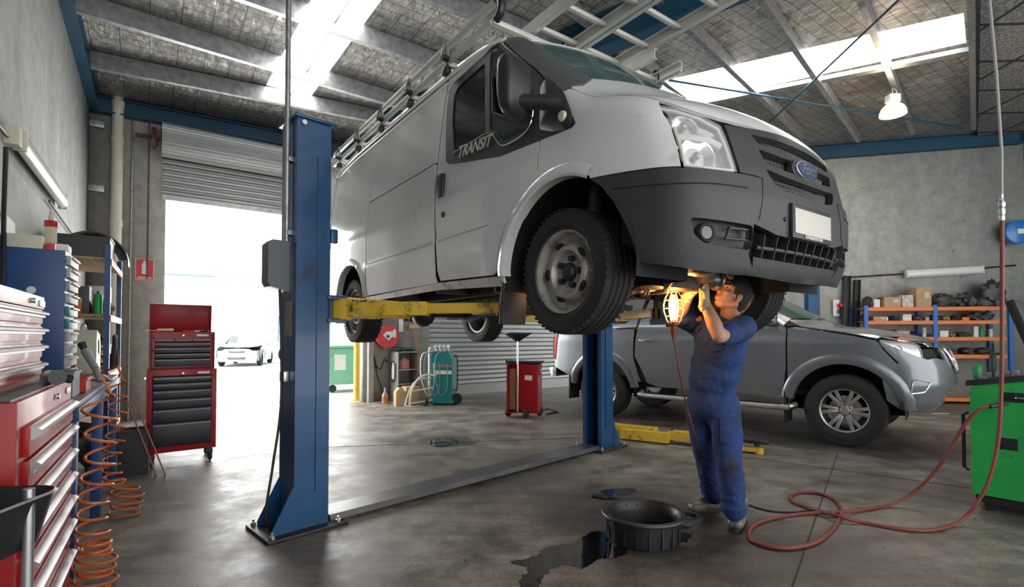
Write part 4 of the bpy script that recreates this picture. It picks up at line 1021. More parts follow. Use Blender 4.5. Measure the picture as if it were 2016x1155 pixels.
def column(name,x0,sgn):
    """x0: outer (web) face x; sgn=+1 channel opens towards +x"""
    mb=MB();w=CW_
    poly=[(0,0),(w,0),(w,.045),(w-.02,.045),(w-.02,.02),(.02,.02),(.02,CD_-.02),(w-.02,CD_-.02),(w-.02,CD_-.045),(w,CD_-.045),(w,CD_),(0,CD_)]
    mb.prism(poly,PH-.04,lambda a,b,h_:HL(x0+sgn*a,b,.02+h_))
    col_=mb.build(name,M_blue,HP)
    # fold line ribs on the flange
    mb=MB();mb.box(HL(x0+sgn*w*.62,-.004,PH/2),(.012,.008,PH-.5));mb.build('fold_rib',M_blue,col_)
    mb=MB();mb.box(HL(x0+sgn*w/2,CD_/2,PH-.012),(w+.04,CD_+.05,.018),bev=.004);mb.build('top_cap',M_blue,col_)
    mb=MB();mb.cyl(HL(x0+sgn*.04,-.001,PH-.05),HL(x0+sgn*.04,-.022,PH-.05),.018,n=6);mb.build('bolt',M_steel,col_)
    # base plate, gussets, anchors
    mb=MB();mb.box(HL(x0+sgn*(w/2-.04),CD_/2,.012),(w+.30,CD_+.16,.024),bev=.006);bpl=mb.build('base_plate',M_dark if sgn>0 else M_dark,HP)
    for yy in(-.006,CD_-.006):
        mb=MB();mb.prism([(0,0),(-.14,0),(-.14,.03),(0,.30)],.012,lambda a,b,h_:HL(x0+sgn*a,yy+h_,.024+b));mb.build('gusset',M_blue,bpl)
    for xx in(-.15,w+.07-.02):
        for yy in(-.045,CD_+.045):
            mb=MB();mb.cyl(HL(x0+sgn*xx,yy,.024),HL(x0+sgn*xx,yy,.042),.018,n=6);mb.cyl(HL(x0+sgn*xx,yy,.04),HL(x0+sgn*xx,yy,.062),.009,n=8);mb.build('anchor_bolt',M_steel,bpl)
    mb=MB();mb.box(HL(x0+sgn*.05,CD_/2,PH/2),(.012,.05,PH-.3));mb.cyl(HL(x0+sgn*.07,CD_*.35,.1),HL(x0+sgn*.07,CD_*.35,PH-.1),.012,n=8);mb.build('lift_screw',M_dark,col_)
    return col_
colA=column('column',0.,1); colB=column('column',SPAN+CW_,-1)
# floor cover between the columns
mb=MB();xa=CW_+.02;xb=SPAN-.02;mb.raw([HL(x,y,z) for x in(xa,xb) for y,z in((-.0,.024),(.02,.062),(CD_-.02,.062),(CD_,.024))],[(0,1,5,4),(1,2,6,5),(2,3,7,6),(0,3,2,1),(4,5,6,7),(0,4,7,3)]);mb.build('floor_cover',M_plate,HP)
# carriages
VOz=VO.z
zc=VOz-.14
for x0,sg in((CW_,1),(SPAN,-1)):
    mb=MB();mb.box(HL(x0-sg*.06,CD_/2,zc+.16),(.14,CD_-.07,.62),bev=.01);mb.box(HL(x0+sg*.05,CD_/2,zc+.07),(.14,CD_+.04,.03),bev=.006);mb.box(HL(x0+sg*.05,CD_/2,zc-.09),(.14,CD_+.04,.03),bev=.006)
    mb.box(HL(x0+sg*.0,CD_/2,zc-.01),(.03,CD_+.0,.19));mb.box(HL(x0+sg*.03,.02,zc+.5),(.05,.05,.10),bev=.01);mb.build('carriage',M_blue,HP)
# arms: hinge pins and two swing arms per column
ML=Matrix.Translation(HP.location)@Matrix.Rotation(rzl,4,'Z'); MLi=ML.inverted()
def arm(x0,sg,y0,tip,split=.55,zoff=0.,pad=True,n='swing_arm'):
    """tip: world point under the sill"""
    t=MLi@tip; p=HL(x0+sg*.09,y0,zc-.01+zoff); t.z=p.z; d=(t-p);Ln=d.length;d.normalize()
    mb=MB();mb.bar(p+d*.04,p+d*(Ln*split),.095,.095,bev=.006);a=mb.build(n,M_yellow,HP)
    mb=MB();mb.bar(p+d*(Ln*split-.04),p+d*Ln,.07,.07,bev=.005);a2=mb.build('arm_extension',M_yellow,a)
    mb=MB();mb.cyl(p-Z3*.10,p+Z3*.10,.028,n=14);mb.box(p+d*.02,(.10,.10,.15),rz=math.atan2(d.y,d.x),bev=.008);mb.build('hinge_knuckle',M_yellow,a)
    mb=MB();q=p+d*(Ln-.01);top=(VOz-.015)-0.;mb.cyl(q-Z3*.05,q+Z3*.03,.04,n=16);mb.cyl(q,HL(q.x,q.y,top-.03),.02,n=12);mb.cyl(HL(q.x,q.y,top-.03),HL(q.x,q.y,top),.055,n=18);mb.build('lift_pad',M_black,a)
    return a
vw=lambda u,v,w=0:VO+U*u+V*v+Z3*w
arm(CW_,1,.03,vw(-.80,.67));arm(CW_,1,CD_-.03,vw(-2.35,.66),zoff=-.0)
arm(SPAN,-1,.03,vw(-.62,-.70));arm(SPAN,-1,CD_-.03,vw(-2.45,-.62))
mb=MB();P=[MLi@vw(-2.0,.9,-.06)]
pq=HL(CW_+.1,.0,zc+.07);tq=MLi@vw(-1.6,.80);tq.z=zc+.045
mb.cyl(pq,tq,.008,n=6);mb.build('arm_restraint',M_yellow,HP)
# control box, label plates, limit switch on column A (outer face)
mb=MB();mb.prism([(-.09,-.17),(-.07,-.21),(.09,-.25),(.09,.22),(-.05,.22),(-.09,.18)],.09,lambda a,b,h_:HL(-.005-.11+h_*0-.0+a*.0-.0, .06,0) if False else HL(-.09+a*.75,.06+h_*1.4,at(555,520,c1.y).z+b*.72),bev=.012)
mb.build('control_box',M_greybox if False else mat('control_box_grey',(.10,.115,.125),.4,var=.05),HP)
mb=MB();mb.box(HL(-.003,CD_*.45,1.42),(.004,.10,.24));mb.build('instruction_plate',mat('faded_plate',(.30,.27,.22),.5,var=.35,vscale=40),HP)
mb=MB();mb.box(HL(-.02,CD_*.5,1.03),(.04,.08,.07),bev=.008);mb.build('isolator_switch',M_steel,HP)
mb=MB();zb_=at(555,570,c1.y).z;P=[HL(-.06,.12,zb_),HL(-.05,.10,.9),HL(-.10,.10,.45),HL(-.14,.10,.15),HL(-.10,.10,.03),HL(-.05,.04,.028)];mb.tube(smoothpts(P,8),.009,8);mb.build('power_cable',M_cable,HP)
mb=MB();mb.cyl(HL(-.03,.09,zb_+.35),HL(-.03,.09,zb_+.36),.01)
pz=onroof(c1.x,c1.y).z;mb.cyl(HL(-.028,.10,zb_+.30),HL(-.028,.10,pz+.0),.018,n=12)
for z in(2.0,2.5): mb.box(HL(-.015,.10,z),(.03,.06,.03))
mb.build('conduit_pipe',M_galv,HP)
# ---------- second hoist: its column and lowered arms
p2=rw(1592,700,.5)
q_=at(1603,600,9.2);q_.z=0
H2=empty('hoist_column',q_,'blue hoist column standing by the right wall behind the grey pickup','hoist column',rz=.2)
mb=MB();mb.prism([(0,0),(.10,0),(.10,.02),(.02,.02),(.02,.22),(.10,.22),(.10,.24),(0,.24)],2.4,lambda a,b,h_:Vector((b-.12,a,h_+.01)));mb.build('column',M_blue,H2)
mb=MB();mb.box((0,.03,.012),(.5,.4,.024),bev=.004);mb.build('base_plate',M_dark,H2)
a0=fl(1222,862);a1=fl(1500,893);d=(a1-a0);d.z=0;Ln=d.length;d.normalize();rz=math.atan2(d.y,d.x)
HA=empty('lift_arm',Vector((a0.x,a0.y,0)),'yellow hoist arm resting on the floor beside the grey pickup','hoist arm',rz=rz)
def seg(n,x0,x1,y,w,z0,z1,m=M_yellow,chamf=.0,par=HA):
    mb=MB();mb.prism([(x0,z0),(x1,z0),(x1,z1-chamf),(x1-chamf,z1),(x0,z1)],w,lambda a,b,h_:Vector((a,y-w/2+h_,b)),bev=.004);return mb.build(n,m,par)
seg('arm_beam',-.15,.42,.14,.14,.05,.15);seg('arm_beam',.02,.62,-.03,.12,.015,.13);seg('arm_beam',.60,1.10,.07,.12,.04,.15);seg('arm_beam',.98,1.30,-.04,.13,.015,.14)
seg('arm_extension',1.30,Ln-.18,.0,.13,.02,.13,chamf=.06)
mb=MB();mb.box((Ln-.14,0,.04),(.22,.09,.05),bev=.01);mb.cyl((Ln-.03,0,.0),(Ln-.03,0,.07),.05,n=16);mb.build('arm_tip',M_yellow,HA)
mb=MB();mb.cyl((Ln-.05,.02,.07),(Ln-.05,.02,.10),.03,n=12);mb.box((Ln-.06,.02,.125),(.26,.08,.045),bev=.015);mb.build('lift_pad',M_black,HA)
mb=MB();mb.cyl((.63,.06,.02),(.63,.06,.17),.022,n=10);mb.build('pivot_pin',M_black,HA)
# ================================================================== LEFT SIDE OF THE WORKSHOP
kx=-.67;WA=Vector((kx,1,0)).normalized()       # direction along the bench, away from the camera
WN=Vector((WA.y,-WA.x,0))                       # out from the wall to the aisle
rzw=math.atan2(WA.y,WA.x)                       # local x along the bench (away), local -y = aisle side
M_drawer=mat('chrome_drawer_pull',(.42,.41,.41),.38,metal=.75,var=.2,vscale=6)
M_bkdrawer=mat('black_drawer_front',(.010,.012,.016),.38,var=.2,bump=.04,bscale=60)
fL=Vector((-2.25,2.6,0))                        # far front corner of the near tool cabinet
def handle_strip(mb,x0,x1,y,z,h=.035,d=.022):
    # folded full width pull: profile along x ; front is towards -y
    pr=[(0,0),(0,h),(-d*.55,h*1.0),(-d,h*.75),(-d*.9,h*.45),(-d*.35,h*.35),(-d*.3,0)]
    mb.prism(pr,x1-x0,lambda a,b,h_:Vector((x0+h_,y+a,z+b)))
# lower cabinet: local origin far front corner bottom; x from -1.05..0
TC=empty('tool_cabinet',fL,'large red roller tool cabinet with full-width bright drawer pulls in the near left corner','tool cabinet',rz=rzw)
mb=MB();mb.box((-.55,.24,.56),(1.10,.48,1.04),bev=.006);mb.box((-.55,-.006,.04),(1.10,.02,.08));mb.build('cabinet_body',M_red,TC)
zs=[1.0,.88,.765,.65,.535,.42,.27,.10];
for i in range(7):
    z1=zs[i]-.008;z0=zs[i+1]
    if i==6: z1,z0=.262,.09
    mb=MB();mb.box((-.55,-.008,(z0+z1)/2),(.94,.02,z1-z0-.006),bev=.004);dr=mb.build('drawer',M_red,TC)
    mb=MB();handle_strip(mb,-1.00,-.10,-.018,z1-.052,.042,.03);mb.build('drawer_pull',M_drawer,dr)
mb=MB();mb.cyl((-.42,-.004,1.035),(-.42,-.014,1.035),.013);mb.build('lock',M_steel,TC)
mb=MB();mb.box((-.12,-.004,1.037),(.10,.008,.028),bev=.003);mb.build('nameplate',M_drawer,TC)
mb=MB();mb.box((-.55,.24,1.083),(1.06,.44,.006));mb.build('rubber_mat',M_black,TC)
# top chest
TT=empty('tool_chest',fL-WA*.03-WN*.115+Z3*1.086,'red top tool chest with bright drawer fronts standing on the near red cabinet','tool chest',rz=rzw)
mb=MB();mb.box((-.55,.17,.205),(1.10,.34,.41),bev=.006);mb.build('chest_body',M_red,TT)
mb=MB();mb.box((-.55,-.006,.375),(1.06,.016,.06),bev=.004);mb.build('lid_front',mat('worn_red_chrome',(.34,.20,.20),.38,metal=.4,var=.4,vscale=5),TT)
mb=MB();mb.cyl((-.30,-.012,.375),(-.30,-.03,.375),.012);mb.build('lock',M_steel,TT)
mb=MB();mb.box((-.09,-.016,.37),(.11,.008,.03),bev=.003);mb.build('nameplate',M_drawer,TT)
for i,z in enumerate((.275,.195,.115,.03)):
    mb=MB();mb.box((-.55,-.006,z+.032),(1.0,.016,.066),bev=.003);dr=mb.build('drawer',M_red,TT)
    mb=MB();handle_strip(mb,-1.04,-.04,-.014,z+.030,.028,.024);mb.build('drawer_pull',M_drawer,dr)
# tools on the lower cabinet's top
def ctop(dx,dy,z=1.088): return fL+WA*dx+(-WN)*dy*-1*-1+Z3*z
o=empty('impact_wrench',fL-WA*.30-WN*.03+Z3*1.118,'black and steel air wrench lying on the near red cabinet top','air wrench',rz=rzw+.3)
mb=MB();mb.cyl((-.10,0,0),(.06,0,0),.030,.026,14);mb.cyl((.06,0,0),(.12,0,0),.018,.014,12);mb.build('motor_housing',M_steel,o)
mb=MB();mb.cyl((-.05,0,0),(-.09,-.05,-.012),.018,.020,10);mb.cyl((-.11,0,0),(-.10,0,0),.034);mb.build('grip',M_black,o)
o=empty('socket',fL-WA*.12-WN*.05+Z3*1.087,'short chrome drive socket standing on the near red cabinet top','socket')
mb=MB();mb.lathe([(0,0),(.014,0),(.016,.002),(.018,.035),(.012,.036),(.011,.02),(0,.02)],(0,0,0),n=16);mb.build('socket_body',M_chrome,o)
# ---------- work bench
b0=Vector((-2.30,2.68,0));BLn=2.45
BN=empty('work_bench',b0,'blue steel-legged workbench along the left wall behind the red cabinet','workbench',rz=rzw)
M_benchtop=mat('bench_top_steel',(.10,.10,.105),.42,metal=.4,var=.35,vscale=7)
mb=MB();mb.box((BLn/2,.24,.935),(BLn,.50,.03),bev=.004);mb.build('bench_top',M_benchtop,BN)
mb=MB();mb.box((BLn/2,.0,.885),(BLn,.04,.07),bev=.004);mb.box((BLn/2,.45,.885),(BLn,.04,.07));mb.build('apron',M_bluecab,BN)
for x in(.04,BLn*.5,BLn-.04):
    for y in(.02,.45):
        mb=MB();mb.box((x,y,.43),(.07,.06,.86),bev=.004);mb.build('leg',M_bluecab,BN)
mb=MB();mb.box((BLn/2,.27,.28),(BLn-.1,.46,.025));mb.build('lower_shelf',M_benchtop,BN)
def onbench(x,y,z=.951): return b0+WA*x-WN*y+Z3*z
# items on and below the bench
def crate(name,p,dims,m,lab,cat,rz=rzw,wall=.006,group=None):
    x,y,z=dims;o=empty(name,p,lab,cat,rz=rz,group=group);mb=MB()
    mb.box((0,0,wall/2),(x,y,wall));
    for sx in(-1,1): mb.box((sx*(x/2-wall/2),0,z/2),(wall,y,z))
    for sy in(-1,1): mb.box((0,sy*(y/2-wall/2),z/2),(x,wall,z))
    mb.box((x/2-.006,0,z-.008),(.020,y+.012,.014));mb.box((-x/2+.006,0,z-.008),(.020,y+.012,.014));mb.box((0,y/2-.0,z-.008),(x,.016,.014));mb.box((0,-y/2,z-.008),(x,.016,.014))
    mb.build(name+'_body',m,o);return o
crate('storage_tub',onbench(.38,.17),(.28,.26,.15),mat('grey_tub',(.16,.17,.18),.5,var=.2),'grey open tub on the bench between red cabinet and blue drawer cabinet','tub')
crate('red_tray',onbench(.72,.10),(.24,.16,.09),M_redflat,'small red parts tray near the front edge of the bench','tray')
# blue parts drawer cabinet on the bench
bc0=onbench(.80,.235)
mid=Vector((-3.077,3.49,0))
DC=empty('parts_cabinet',Vector((mid.x,mid.y,.951)),'tall blue steel small-parts cabinet with many narrow drawers standing on the bench','parts cabinet',rz=rzw)
mb=MB();mb.box((.20,.17,.47),(.41,.34,.94),bev=.006);mb.build('cabinet_body',M_bluecab,DC)
mb=MB();mb.cyl((-.006,.17,.66),(.0,.17,.66),.025,n=12);mb.build('sticker',M_paper,DC)
M_greydr=mat('drawer_grey_label',(.42,.42,.41),.5,var=.35,vscale=20)
for i in range(10):
    z=.05+i*.088
    mb=MB();mb.box((.20,-.010,z+.035),(.37,.03,.066),bev=.006);mb.box((.20,-.030,z+.055),(.30,.02,.014),bev=.004);mb.build('drawer',M_greydr if i not in(4,5) else M_teal,DC)
# things on the blue cabinet
o=empty('glue_tube',Vector((mid.x,mid.y,0))+WA*.14-WN*.10+Z3*1.894,'white bottle with a red top standing on the blue parts cabinet','bottle')
mb=MB();mb.box((0,0,.09),(.06,.045,.18),bev=.012);mb.build('bottle_body',M_cream,o);mb=MB();mb.box((0,0,.195),(.062,.047,.05),bev=.01);mb.build('bottle_band',M_redflat,o);mb=MB();mb.cyl((0,0,.22),(0,0,.29),.016,.010);mb.build('nozzle',M_cream,o)
def carton(p,d,lab,m=M_paper,rz=rzw,cat='box',name='carton',group=None,flap=False,tape=True):
    o=empty(name,p,lab,cat,rz=rz,group=group);mb=MB();mb.box((0,0,d[2]/2),d,bev=.002)
    if flap:
        mb.bar((-d[0]/2,0,d[2]),(-d[0]/2-.03,0,d[2]+.0),d[1],.004);mb.box((-d[0]*.30,0,d[2]+.02),(d[0]*.5,d[1],.004),rot=Matrix.Rotation(-.25,3,'Y'))
    mb.build('carton_body',m,o)
    if tape:
        mb=MB();mb.box((0,0,d[2]+.0006),(d[0]*1.001,.03,.001));mb.box((d[0]*.2,-d[1]/2-.0006,d[2]*.6),(d[0]*.3,.001,d[2]*.3));mb.build('label_and_tape',mat('kraft_tape',(.55,.47,.36),.4),o)
    return o
carton(Vector((mid.x,mid.y,0))+WA*.05-WN*.22+Z3*1.892,(.10,.20,.09),'low beige box on top of the blue parts cabinet next to the wall',M_cream)
carton(Vector((mid.x,mid.y,0))+WA*.28-WN*.06+Z3*1.892,(.16,.09,.07),'small white box on the far end of the blue parts cabinet top',M_paper)
carton(Vector((mid.x,mid.y,0))+WA*.06-WN*.085+Z3*1.892,(.06,.05,.045),'tiny red box beside the bottle on the blue parts cabinet',M_redflat,tape=False)
# ---------- shelving rack
r0=Vector((-3.775,4.76,0));RLn=1.30;RDp=.45
RK=empty('shelving_rack',r0,'blue-posted shelving rack with plywood shelves beyond the bench','shelving rack',rz=rzw)
for x in(.02,RLn-.02):
    for y in(.02,RDp-.02):
        mb=MB();mb.box((x,y,1.08),(.045,.045,2.16));mb.build('post',M_bluecab,RK)
for z in(2.03,1.50,.95,.40):
    mb=MB();mb.box((RLn/2,RDp/2,z),(RLn-.02,RDp-.01,.018));sh=mb.build('shelf',M_wood,RK)
    mb=MB();mb.box((RLn/2,.0,z-.03),(RLn-.04,.02,.06));mb.build('shelf_beam',M_orange if z<1.9 else mat('faded_red_beam',(.55,.12,.10),.5),sh)
def onrack(x,y,z): return r0+WA*x-WN*y+Z3*z
o=crate('parts_crate',onrack(.27,.24,2.04),(.42,.46,.20),M_black,'black crate on the rack top shelf in front of the folded mudguard','crate')
carton(onrack(.26,.29,1.51),(.28,.26,.26),'dark lidded box on the rack middle shelf',M_black,cat='box',name='storage_box',tape=False)
carton(onrack(.60,.13,1.51),(.16,.18,.30),'white carton standing near the front of the rack middle shelf',M_paper)
o=empty('mudguard',onrack(.70,.20,2.04),'black curved plastic wheel-arch liner standing on the rack top shelf','wheel arch liner',rz=rzw+PI/2)
mb=MB();R=.30
pr=[(R*math.cos(t),R*math.sin(t)) for t in np.linspace(-.1,PI+.1,22)]
q_=[((R-.012)*math.cos(t),(R-.012)*math.sin(t)) for t in np.linspace(PI+.1,-.1,22)]
mb.prism(pr+q_,.24,lambda a,b,h_:Vector((a,h_-.12,b+.03)));
pr=[(R*math.cos(t),R*math.sin(t)) for t in np.linspace(.2,PI-.2,18)];qq=[((R-.09)*math.cos(t),(R-.09)*math.sin(t)) for t in np.linspace(PI-.2,.2,18)]
mb.prism(pr+qq,.006,lambda a,b,h_:Vector((a,h_-.125,b+.03)));mb.build('liner_body',M_black,o)
# assorted canisters and cans on the shelves
def can(p,r,h,m,lab,cat='can',name='can',cap=None,group=None):
    o=empty(name,p,lab,cat,group=group);mb=MB();mb.lathe([(0,0),(r*.95,0),(r,.006),(r,h*.86),(r*.8,h*.93),(r*.35,h*.95),(r*.33,h*.97),(0,h*.97)],(0,0,0),n=18);mb.build(name+'_body',m,o)
    mb=MB();mb.cyl((0,0,h*.95),(0,0,h*1.06),r*.38,r*.30,12);mb.build('cap',cap or M_black,o);return o
can(onrack(.06,.09,1.51),.035,.20,M_green,'green spray can on the front of the rack middle shelf')
can(onrack(.04,.38,1.51),.04,.18,M_redflat,'red spray can at the back of the rack middle shelf')
can(onrack(.045,.24,1.51),.033,.16,M_orange,'orange can in the centre of the rack middle shelf',cap=M_paper)
o=empty('jerry_can',onrack(.16,.20,.96),'cream and blue moulded water drum on the rack lower shelf','drum',rz=rzw)
mb=MB();mb.prism([(-.16,0),(.16,0),(.17,.04),(.17,.26),(.10,.36),(-.05,.38),(-.12,.40),(-.16,.30)],.22,lambda a,b,h_:Vector((a,h_-.11,b)),bev=.02);mb.build('drum_body',M_cream,o)
mb=MB();mb.prism([(-.02,.17),(.06,.20),(.05,.30),(-.04,.31)],.004,lambda a,b,h_:Vector((a,-.114-h_,b)));mb.build('drum_label',M_bluecab,o)
mb=MB();mb.tube(smoothpts([(-.10,0,.38),(-.08,0,.44),(.03,0,.44),(.08,0,.36)],5),.016,8);mb.build('drum_handle',M_cream,o)
o=empty('coiled_yellow_hose',onrack(.45,.14,.96),'yellow coiled strap lying on the rack lower shelf','strap coil')
mb=MB();mb.tube([(.09*math.cos(t)+.01*math.sin(3.1*t),.07*math.sin(t),.02+.012*t) for t in np.linspace(0,6*PI,70)],.013,7);mb.build('strap',mat('yellow_strap',(.65,.48,.10),.6),o)
o=empty('black_tyre_tube',onrack(.85,.04,.96),'black rubber hose loop hanging at the far front of the rack','hose loop',rz=rzw)
mb=MB();mb.tube([(.0+.19*math.cos(t),-.02+.01*math.sin(2*t),.12+.22*math.sin(t)) for t in np.linspace(0,2*PI,40)],.022,10,closed=True);mb.build('loop',M_rubber,o)
# bits on the bench
random.seed(3)
o=empty('grease_gun',onbench(1.15,.05,1.0),'grey and black air line gun leaning over the bench edge with its hose','air gun',rz=rzw)
P=[Vector((.12,.05,.20)),Vector((.03,-.02,.07)),Vector((-.02,-.05,-.02))]
mb=MB();mb.cyl(P[0],P[1],.028,.022,14);mb.cyl(P[1],P[2],.020,.017,12);mb.build('gun_body',M_greybox,o)
mb=MB();mb.cyl((.125,.053,.208),(.15,.07,.245),.022,.030,14);mb.build('gun_head',M_black,o)
for k,(x,y,lab) in enumerate(((.30,.06,'flat steel file on the bench beside the grey tub'),(1.45,.18,'long steel bar lying on the middle of the bench'),(1.70,.08,'bent steel rod on the far part of the bench'))):
    o=empty('steel_rod',onbench(x,y,.957),lab,'steel rod',rz=rzw+.3*k);mb=MB();mb.box((0,0,0),(.24,.02,.010),bev=.003);mb.cyl((-.12,0,0),(-.20,0,0),.012,n=8);mb.build('rod_body',M_steel,o)
# ---------- red wheeled toolbox stack facing the camera
ft=fl(300,922);ft.z=0;TD=Vector((.8,.6,0)).normalized();rt=math.atan2(TD.y,TD.x);ft=Vector((-3.60,5.02,0))
RW=empty('roller_toolbox',ft,'red wheeled tool trolley with black drawers standing by the roller door','tool trolley',rz=rt)
Wd,Dp=.60,.42
mb=MB();mb.box((Wd/2,Dp/2,.55),(Wd,Dp,.83),bev=.006);mb.build('cabinet_body',M_red,RW)
zs=[(.835,.895),(.765,.830),(.675,.760),(.575,.670),(.435,.570),(.205,.430)]
mb=MB();mb.box((Wd/2,-.002,.55),(Wd-.09,.004,.71));mb.build('drawer_recess',M_inner,RW)
for z0,z1 in zs:
    mb=MB();mb.box((Wd/2,-.010,(z0+z1)/2),(Wd-.10,.018,z1-z0-.006),bev=.003);dr=mb.build('drawer',M_bkdrawer,RW)
    mb=MB();handle_strip(mb,.055,Wd-.055,-.019,z1-.024,.016,.014);mb.build('drawer_pull',M_drawer,dr)
mb=MB();mb.cyl((Wd/2,-.001,.925),(Wd/2,-.012,.925),.010);mb.build('lock',M_steel,RW)
mb=MB();mb.box((Wd*.80,-.004,.925),(.11,.008,.026),bev=.003);mb.build('nameplate',M_drawer,RW)
for x in(.05,Wd-.05):
    for y in(.05,Dp-.05):
        mb=MB();mb.lathe([(0,-.014),(.038,-.014),(.044,-.008),(.044,.008),(.038,.014),(0,.014)],(x,y,.045),(1,0.2,0),20);mb.box((x,y,.10),(.05,.05,.05),bev=.006);w_=mb.build('caster',M_black,RW)
mb=MB();mb.bar((-.012,.10,.88),(-.012,Dp-.10,.88),.012,.02);mb.build('side_handle',M_chrome,RW)
RU=empty('top_toolbox',ft+Vector((TD.x*.02,TD.y*.02,0))+Vector((-TD.y,TD.x,0))*.03+Z3*.966,'red top toolbox with open lid and black drawers on the red trolley','toolbox',rz=rt)
W2,D2_=.56,.34
mb=MB();mb.box((W2/2,D2_/2,.19),(W2,D2_,.02));mb.box((W2/2,D2_/2,.01),(W2,D2_,.02));mb.box((.01,D2_/2,.19),(.02,D2_,.38));mb.box((W2-.01,D2_/2,.19),(.02,D2_,.38));mb.box((W2/2,D2_-.01,.19),(W2,.02,.38));mb.box((W2/2,.01,.345),(W2,.02,.07));mb.box((.02,.01,.17),(.04,.02,.34));mb.box((W2-.02,.01,.17),(.04,.02,.34));mb.box((W2/2,.01,.015),(W2,.02,.03));mb.build('chest_body',M_red,RU)
for z0,z1,cuts in((.275,.31,3),(.225,.27,1),(.165,.22,1),(.11,.16,1),(.03,.105,1)):
    for c in range(cuts):
        wx=(W2-.08)/cuts;mb=MB();mb.box((.04+wx*(c+.5),-.004,(z0+z1)/2),(wx-.004,.018,z1-z0-.004),bev=.003);dr=mb.build('drawer',M_bkdrawer,RU)
        mb=MB();handle_strip(mb,.045+wx*c,.035+wx*(c+1),-.013,z1-.016,.013,.012);mb.build('drawer_pull',M_drawer,dr)
mb=MB();mb.cyl((W2/2,-.001,.345),(W2/2,-.012,.345),.009);mb.build('lock',M_steel,RU)
mb=MB();mb.box((W2*.80,-.004,.345),(.11,.008,.024),bev=.003);mb.build('nameplate',M_drawer,RU)
mb=MB();Rt=Matrix.Rotation(.12,3,'X');cl=Vector((W2/2,D2_+.02,.53));mb.box(cl,(W2,.012,.30),rot=Rt,bev=.003);mb.box(cl+Vector((0,-.02,.145)),(W2,.05,.010),rot=Rt)
for sx in(-1,1): mb.box(cl+Vector((sx*(W2/2-.004),-.025,0)),(.008,.05,.30),rot=Rt)
mb.build('open_lid',M_red,RU)
def spanner(p,rz,m,lab,L_=.2,name='spanner',tilt=0,group=None):
    o=empty(name,p,lab,'spanner',rot=(0,tilt,rz),group=group);mb=MB();mb.box((0,0,0),(L_,.016,.008),bev=.002)
    for s in(-1,1): mb.lathe([(.010,-.005),(.020,-.005),(.020,.005),(.010,.005)],(s*L_/2,0,0),n=14,closed=True)
    mb.build('spanner_body',m,o);return o
def rut(x,y,z): return RU.matrix_world@Vector((x,y,z)) if False else (RU.location+TD*x+Vector((-TD.y,TD.x,0))*y+Z3*z)
mb=MB();o=empty('chisel_handle',rut(.14,.15,.385),'wooden-handled chisel lying across the open red toolbox','chisel',rz=rt+.2);mb.cyl((-.08,0,.01),(.06,0,.01),.018,.022,12);mb.build('grip',mat('pale_wood',(.62,.45,.22),.5),o);mb=MB();mb.box((-.13,0,.01),(.10,.018,.004));mb.build('blade',M_steel,o)
spanner(rut(.22,.12,.384),rt+.1,M_dark,'dark spanner in the open red toolbox beside the chisel',.24)
spanner(rut(.30,.16,.392),rt-.3,M_dark,'dark spanner crossing another in the middle of the open red toolbox',.22)
o=empty('socket_wrench',rut(.44,.12,.39),'black ratchet handle on the right end of the open red toolbox','ratchet',rz=rt+.4);mb=MB();mb.cyl((-.07,0,0),(.05,0,0),.012,.016);mb.cyl((.06,0,-.015),(.06,0,.02),.02);mb.build('ratchet_body',M_black,o)
o=empty('red_pliers',rut(.36,.09,.388),'red-handled tool lying in the open red toolbox','pliers',rz=rt+.05);mb=MB();mb.tube([(-.08,.012,0),(0,.004,0),(.03,0,0)],.007,6);mb.tube([(-.08,-.012,0),(0,-.004,0),(.03,0,0)],.007,6);mb.build('handles',M_redflat,o);mb=MB();mb.box((.05,0,0),(.05,.018,.010),bev=.003);mb.build('jaws',M_steel,o)
# rubbish bin and a black fan leg heap under the rack end
o=crate('waste_bin',onrack(.02,-.20,.0),(.24,.24,.42),M_black,'black bin on the floor between shelving rack and red trolley','bin')
o=empty('steel_bars',onrack(-.15,-.12,0),'pair of long thin bars leaning beside the red trolley','bar');mb=MB();mb.cyl((.25,.10,0),(-.02,.05,.75),.007,n=8);mb.cyl((.32,.12,0),(.03,.06,.78),.007,n=8);mb.build('bar_body',mat('faded_pink_bar',(.35,.16,.15),.5),o)
# ---------- coiled air hoses
def coil(name,top,z0,z1,r,turns,lab,pile,pr=.11,pturn=6,side=0.,hz=.010,start=None,squash=1.):
    o=empty(name,Vector((top.x,top.y,0)),lab,'air hose');P=[]
    if start is not None: P+=[start-Vector((top.x,top.y,0)),Vector((r*.3,0,z1+.10))]
    n=int(turns*16)
    for i in range(n+1):
        f=i/n;a=2*PI*turns*f;z=z1+(z0-z1)*(1-(1-f)**1.5)
        P.append(Vector((r*(1+.12*math.sin(a*.31))*math.cos(a)+.02*math.sin(f*7),r*math.sin(a)*squash,z)))
    e=P[-1].copy();c=Vector((side,0,0))
    m=pturn*18
    for i in range(1,m+1):
        f=i/m;a=2*PI*turns+2*PI*pturn*f;g=min(1,f*5);rad=lerp(r,pr*(1+.18*math.sin(a*.37)),g)
        P.append(Vector((lerp(0,c.x,g)+rad*math.cos(a),lerp(0,c.y,g)+rad*math.sin(a)*.9,max(.012,z0*(1-f)**1.2+.012+.03*abs(math.sin(a*.5))*(1-f)))))
    mb=MB();mb.tube(P,hz*.75,7);mb.build('hose_coil',M_orangehose,o);return o
h1=Vector((-.813*2.66,2.66,0));coil('air_hose',h1,.20,1.0,.066,9,'orange spiral air hose hanging to the floor in front of the near bench leg',.1,pr=.085,pturn=6,start=onbench(1.15,.0,.98)+WN*.06)
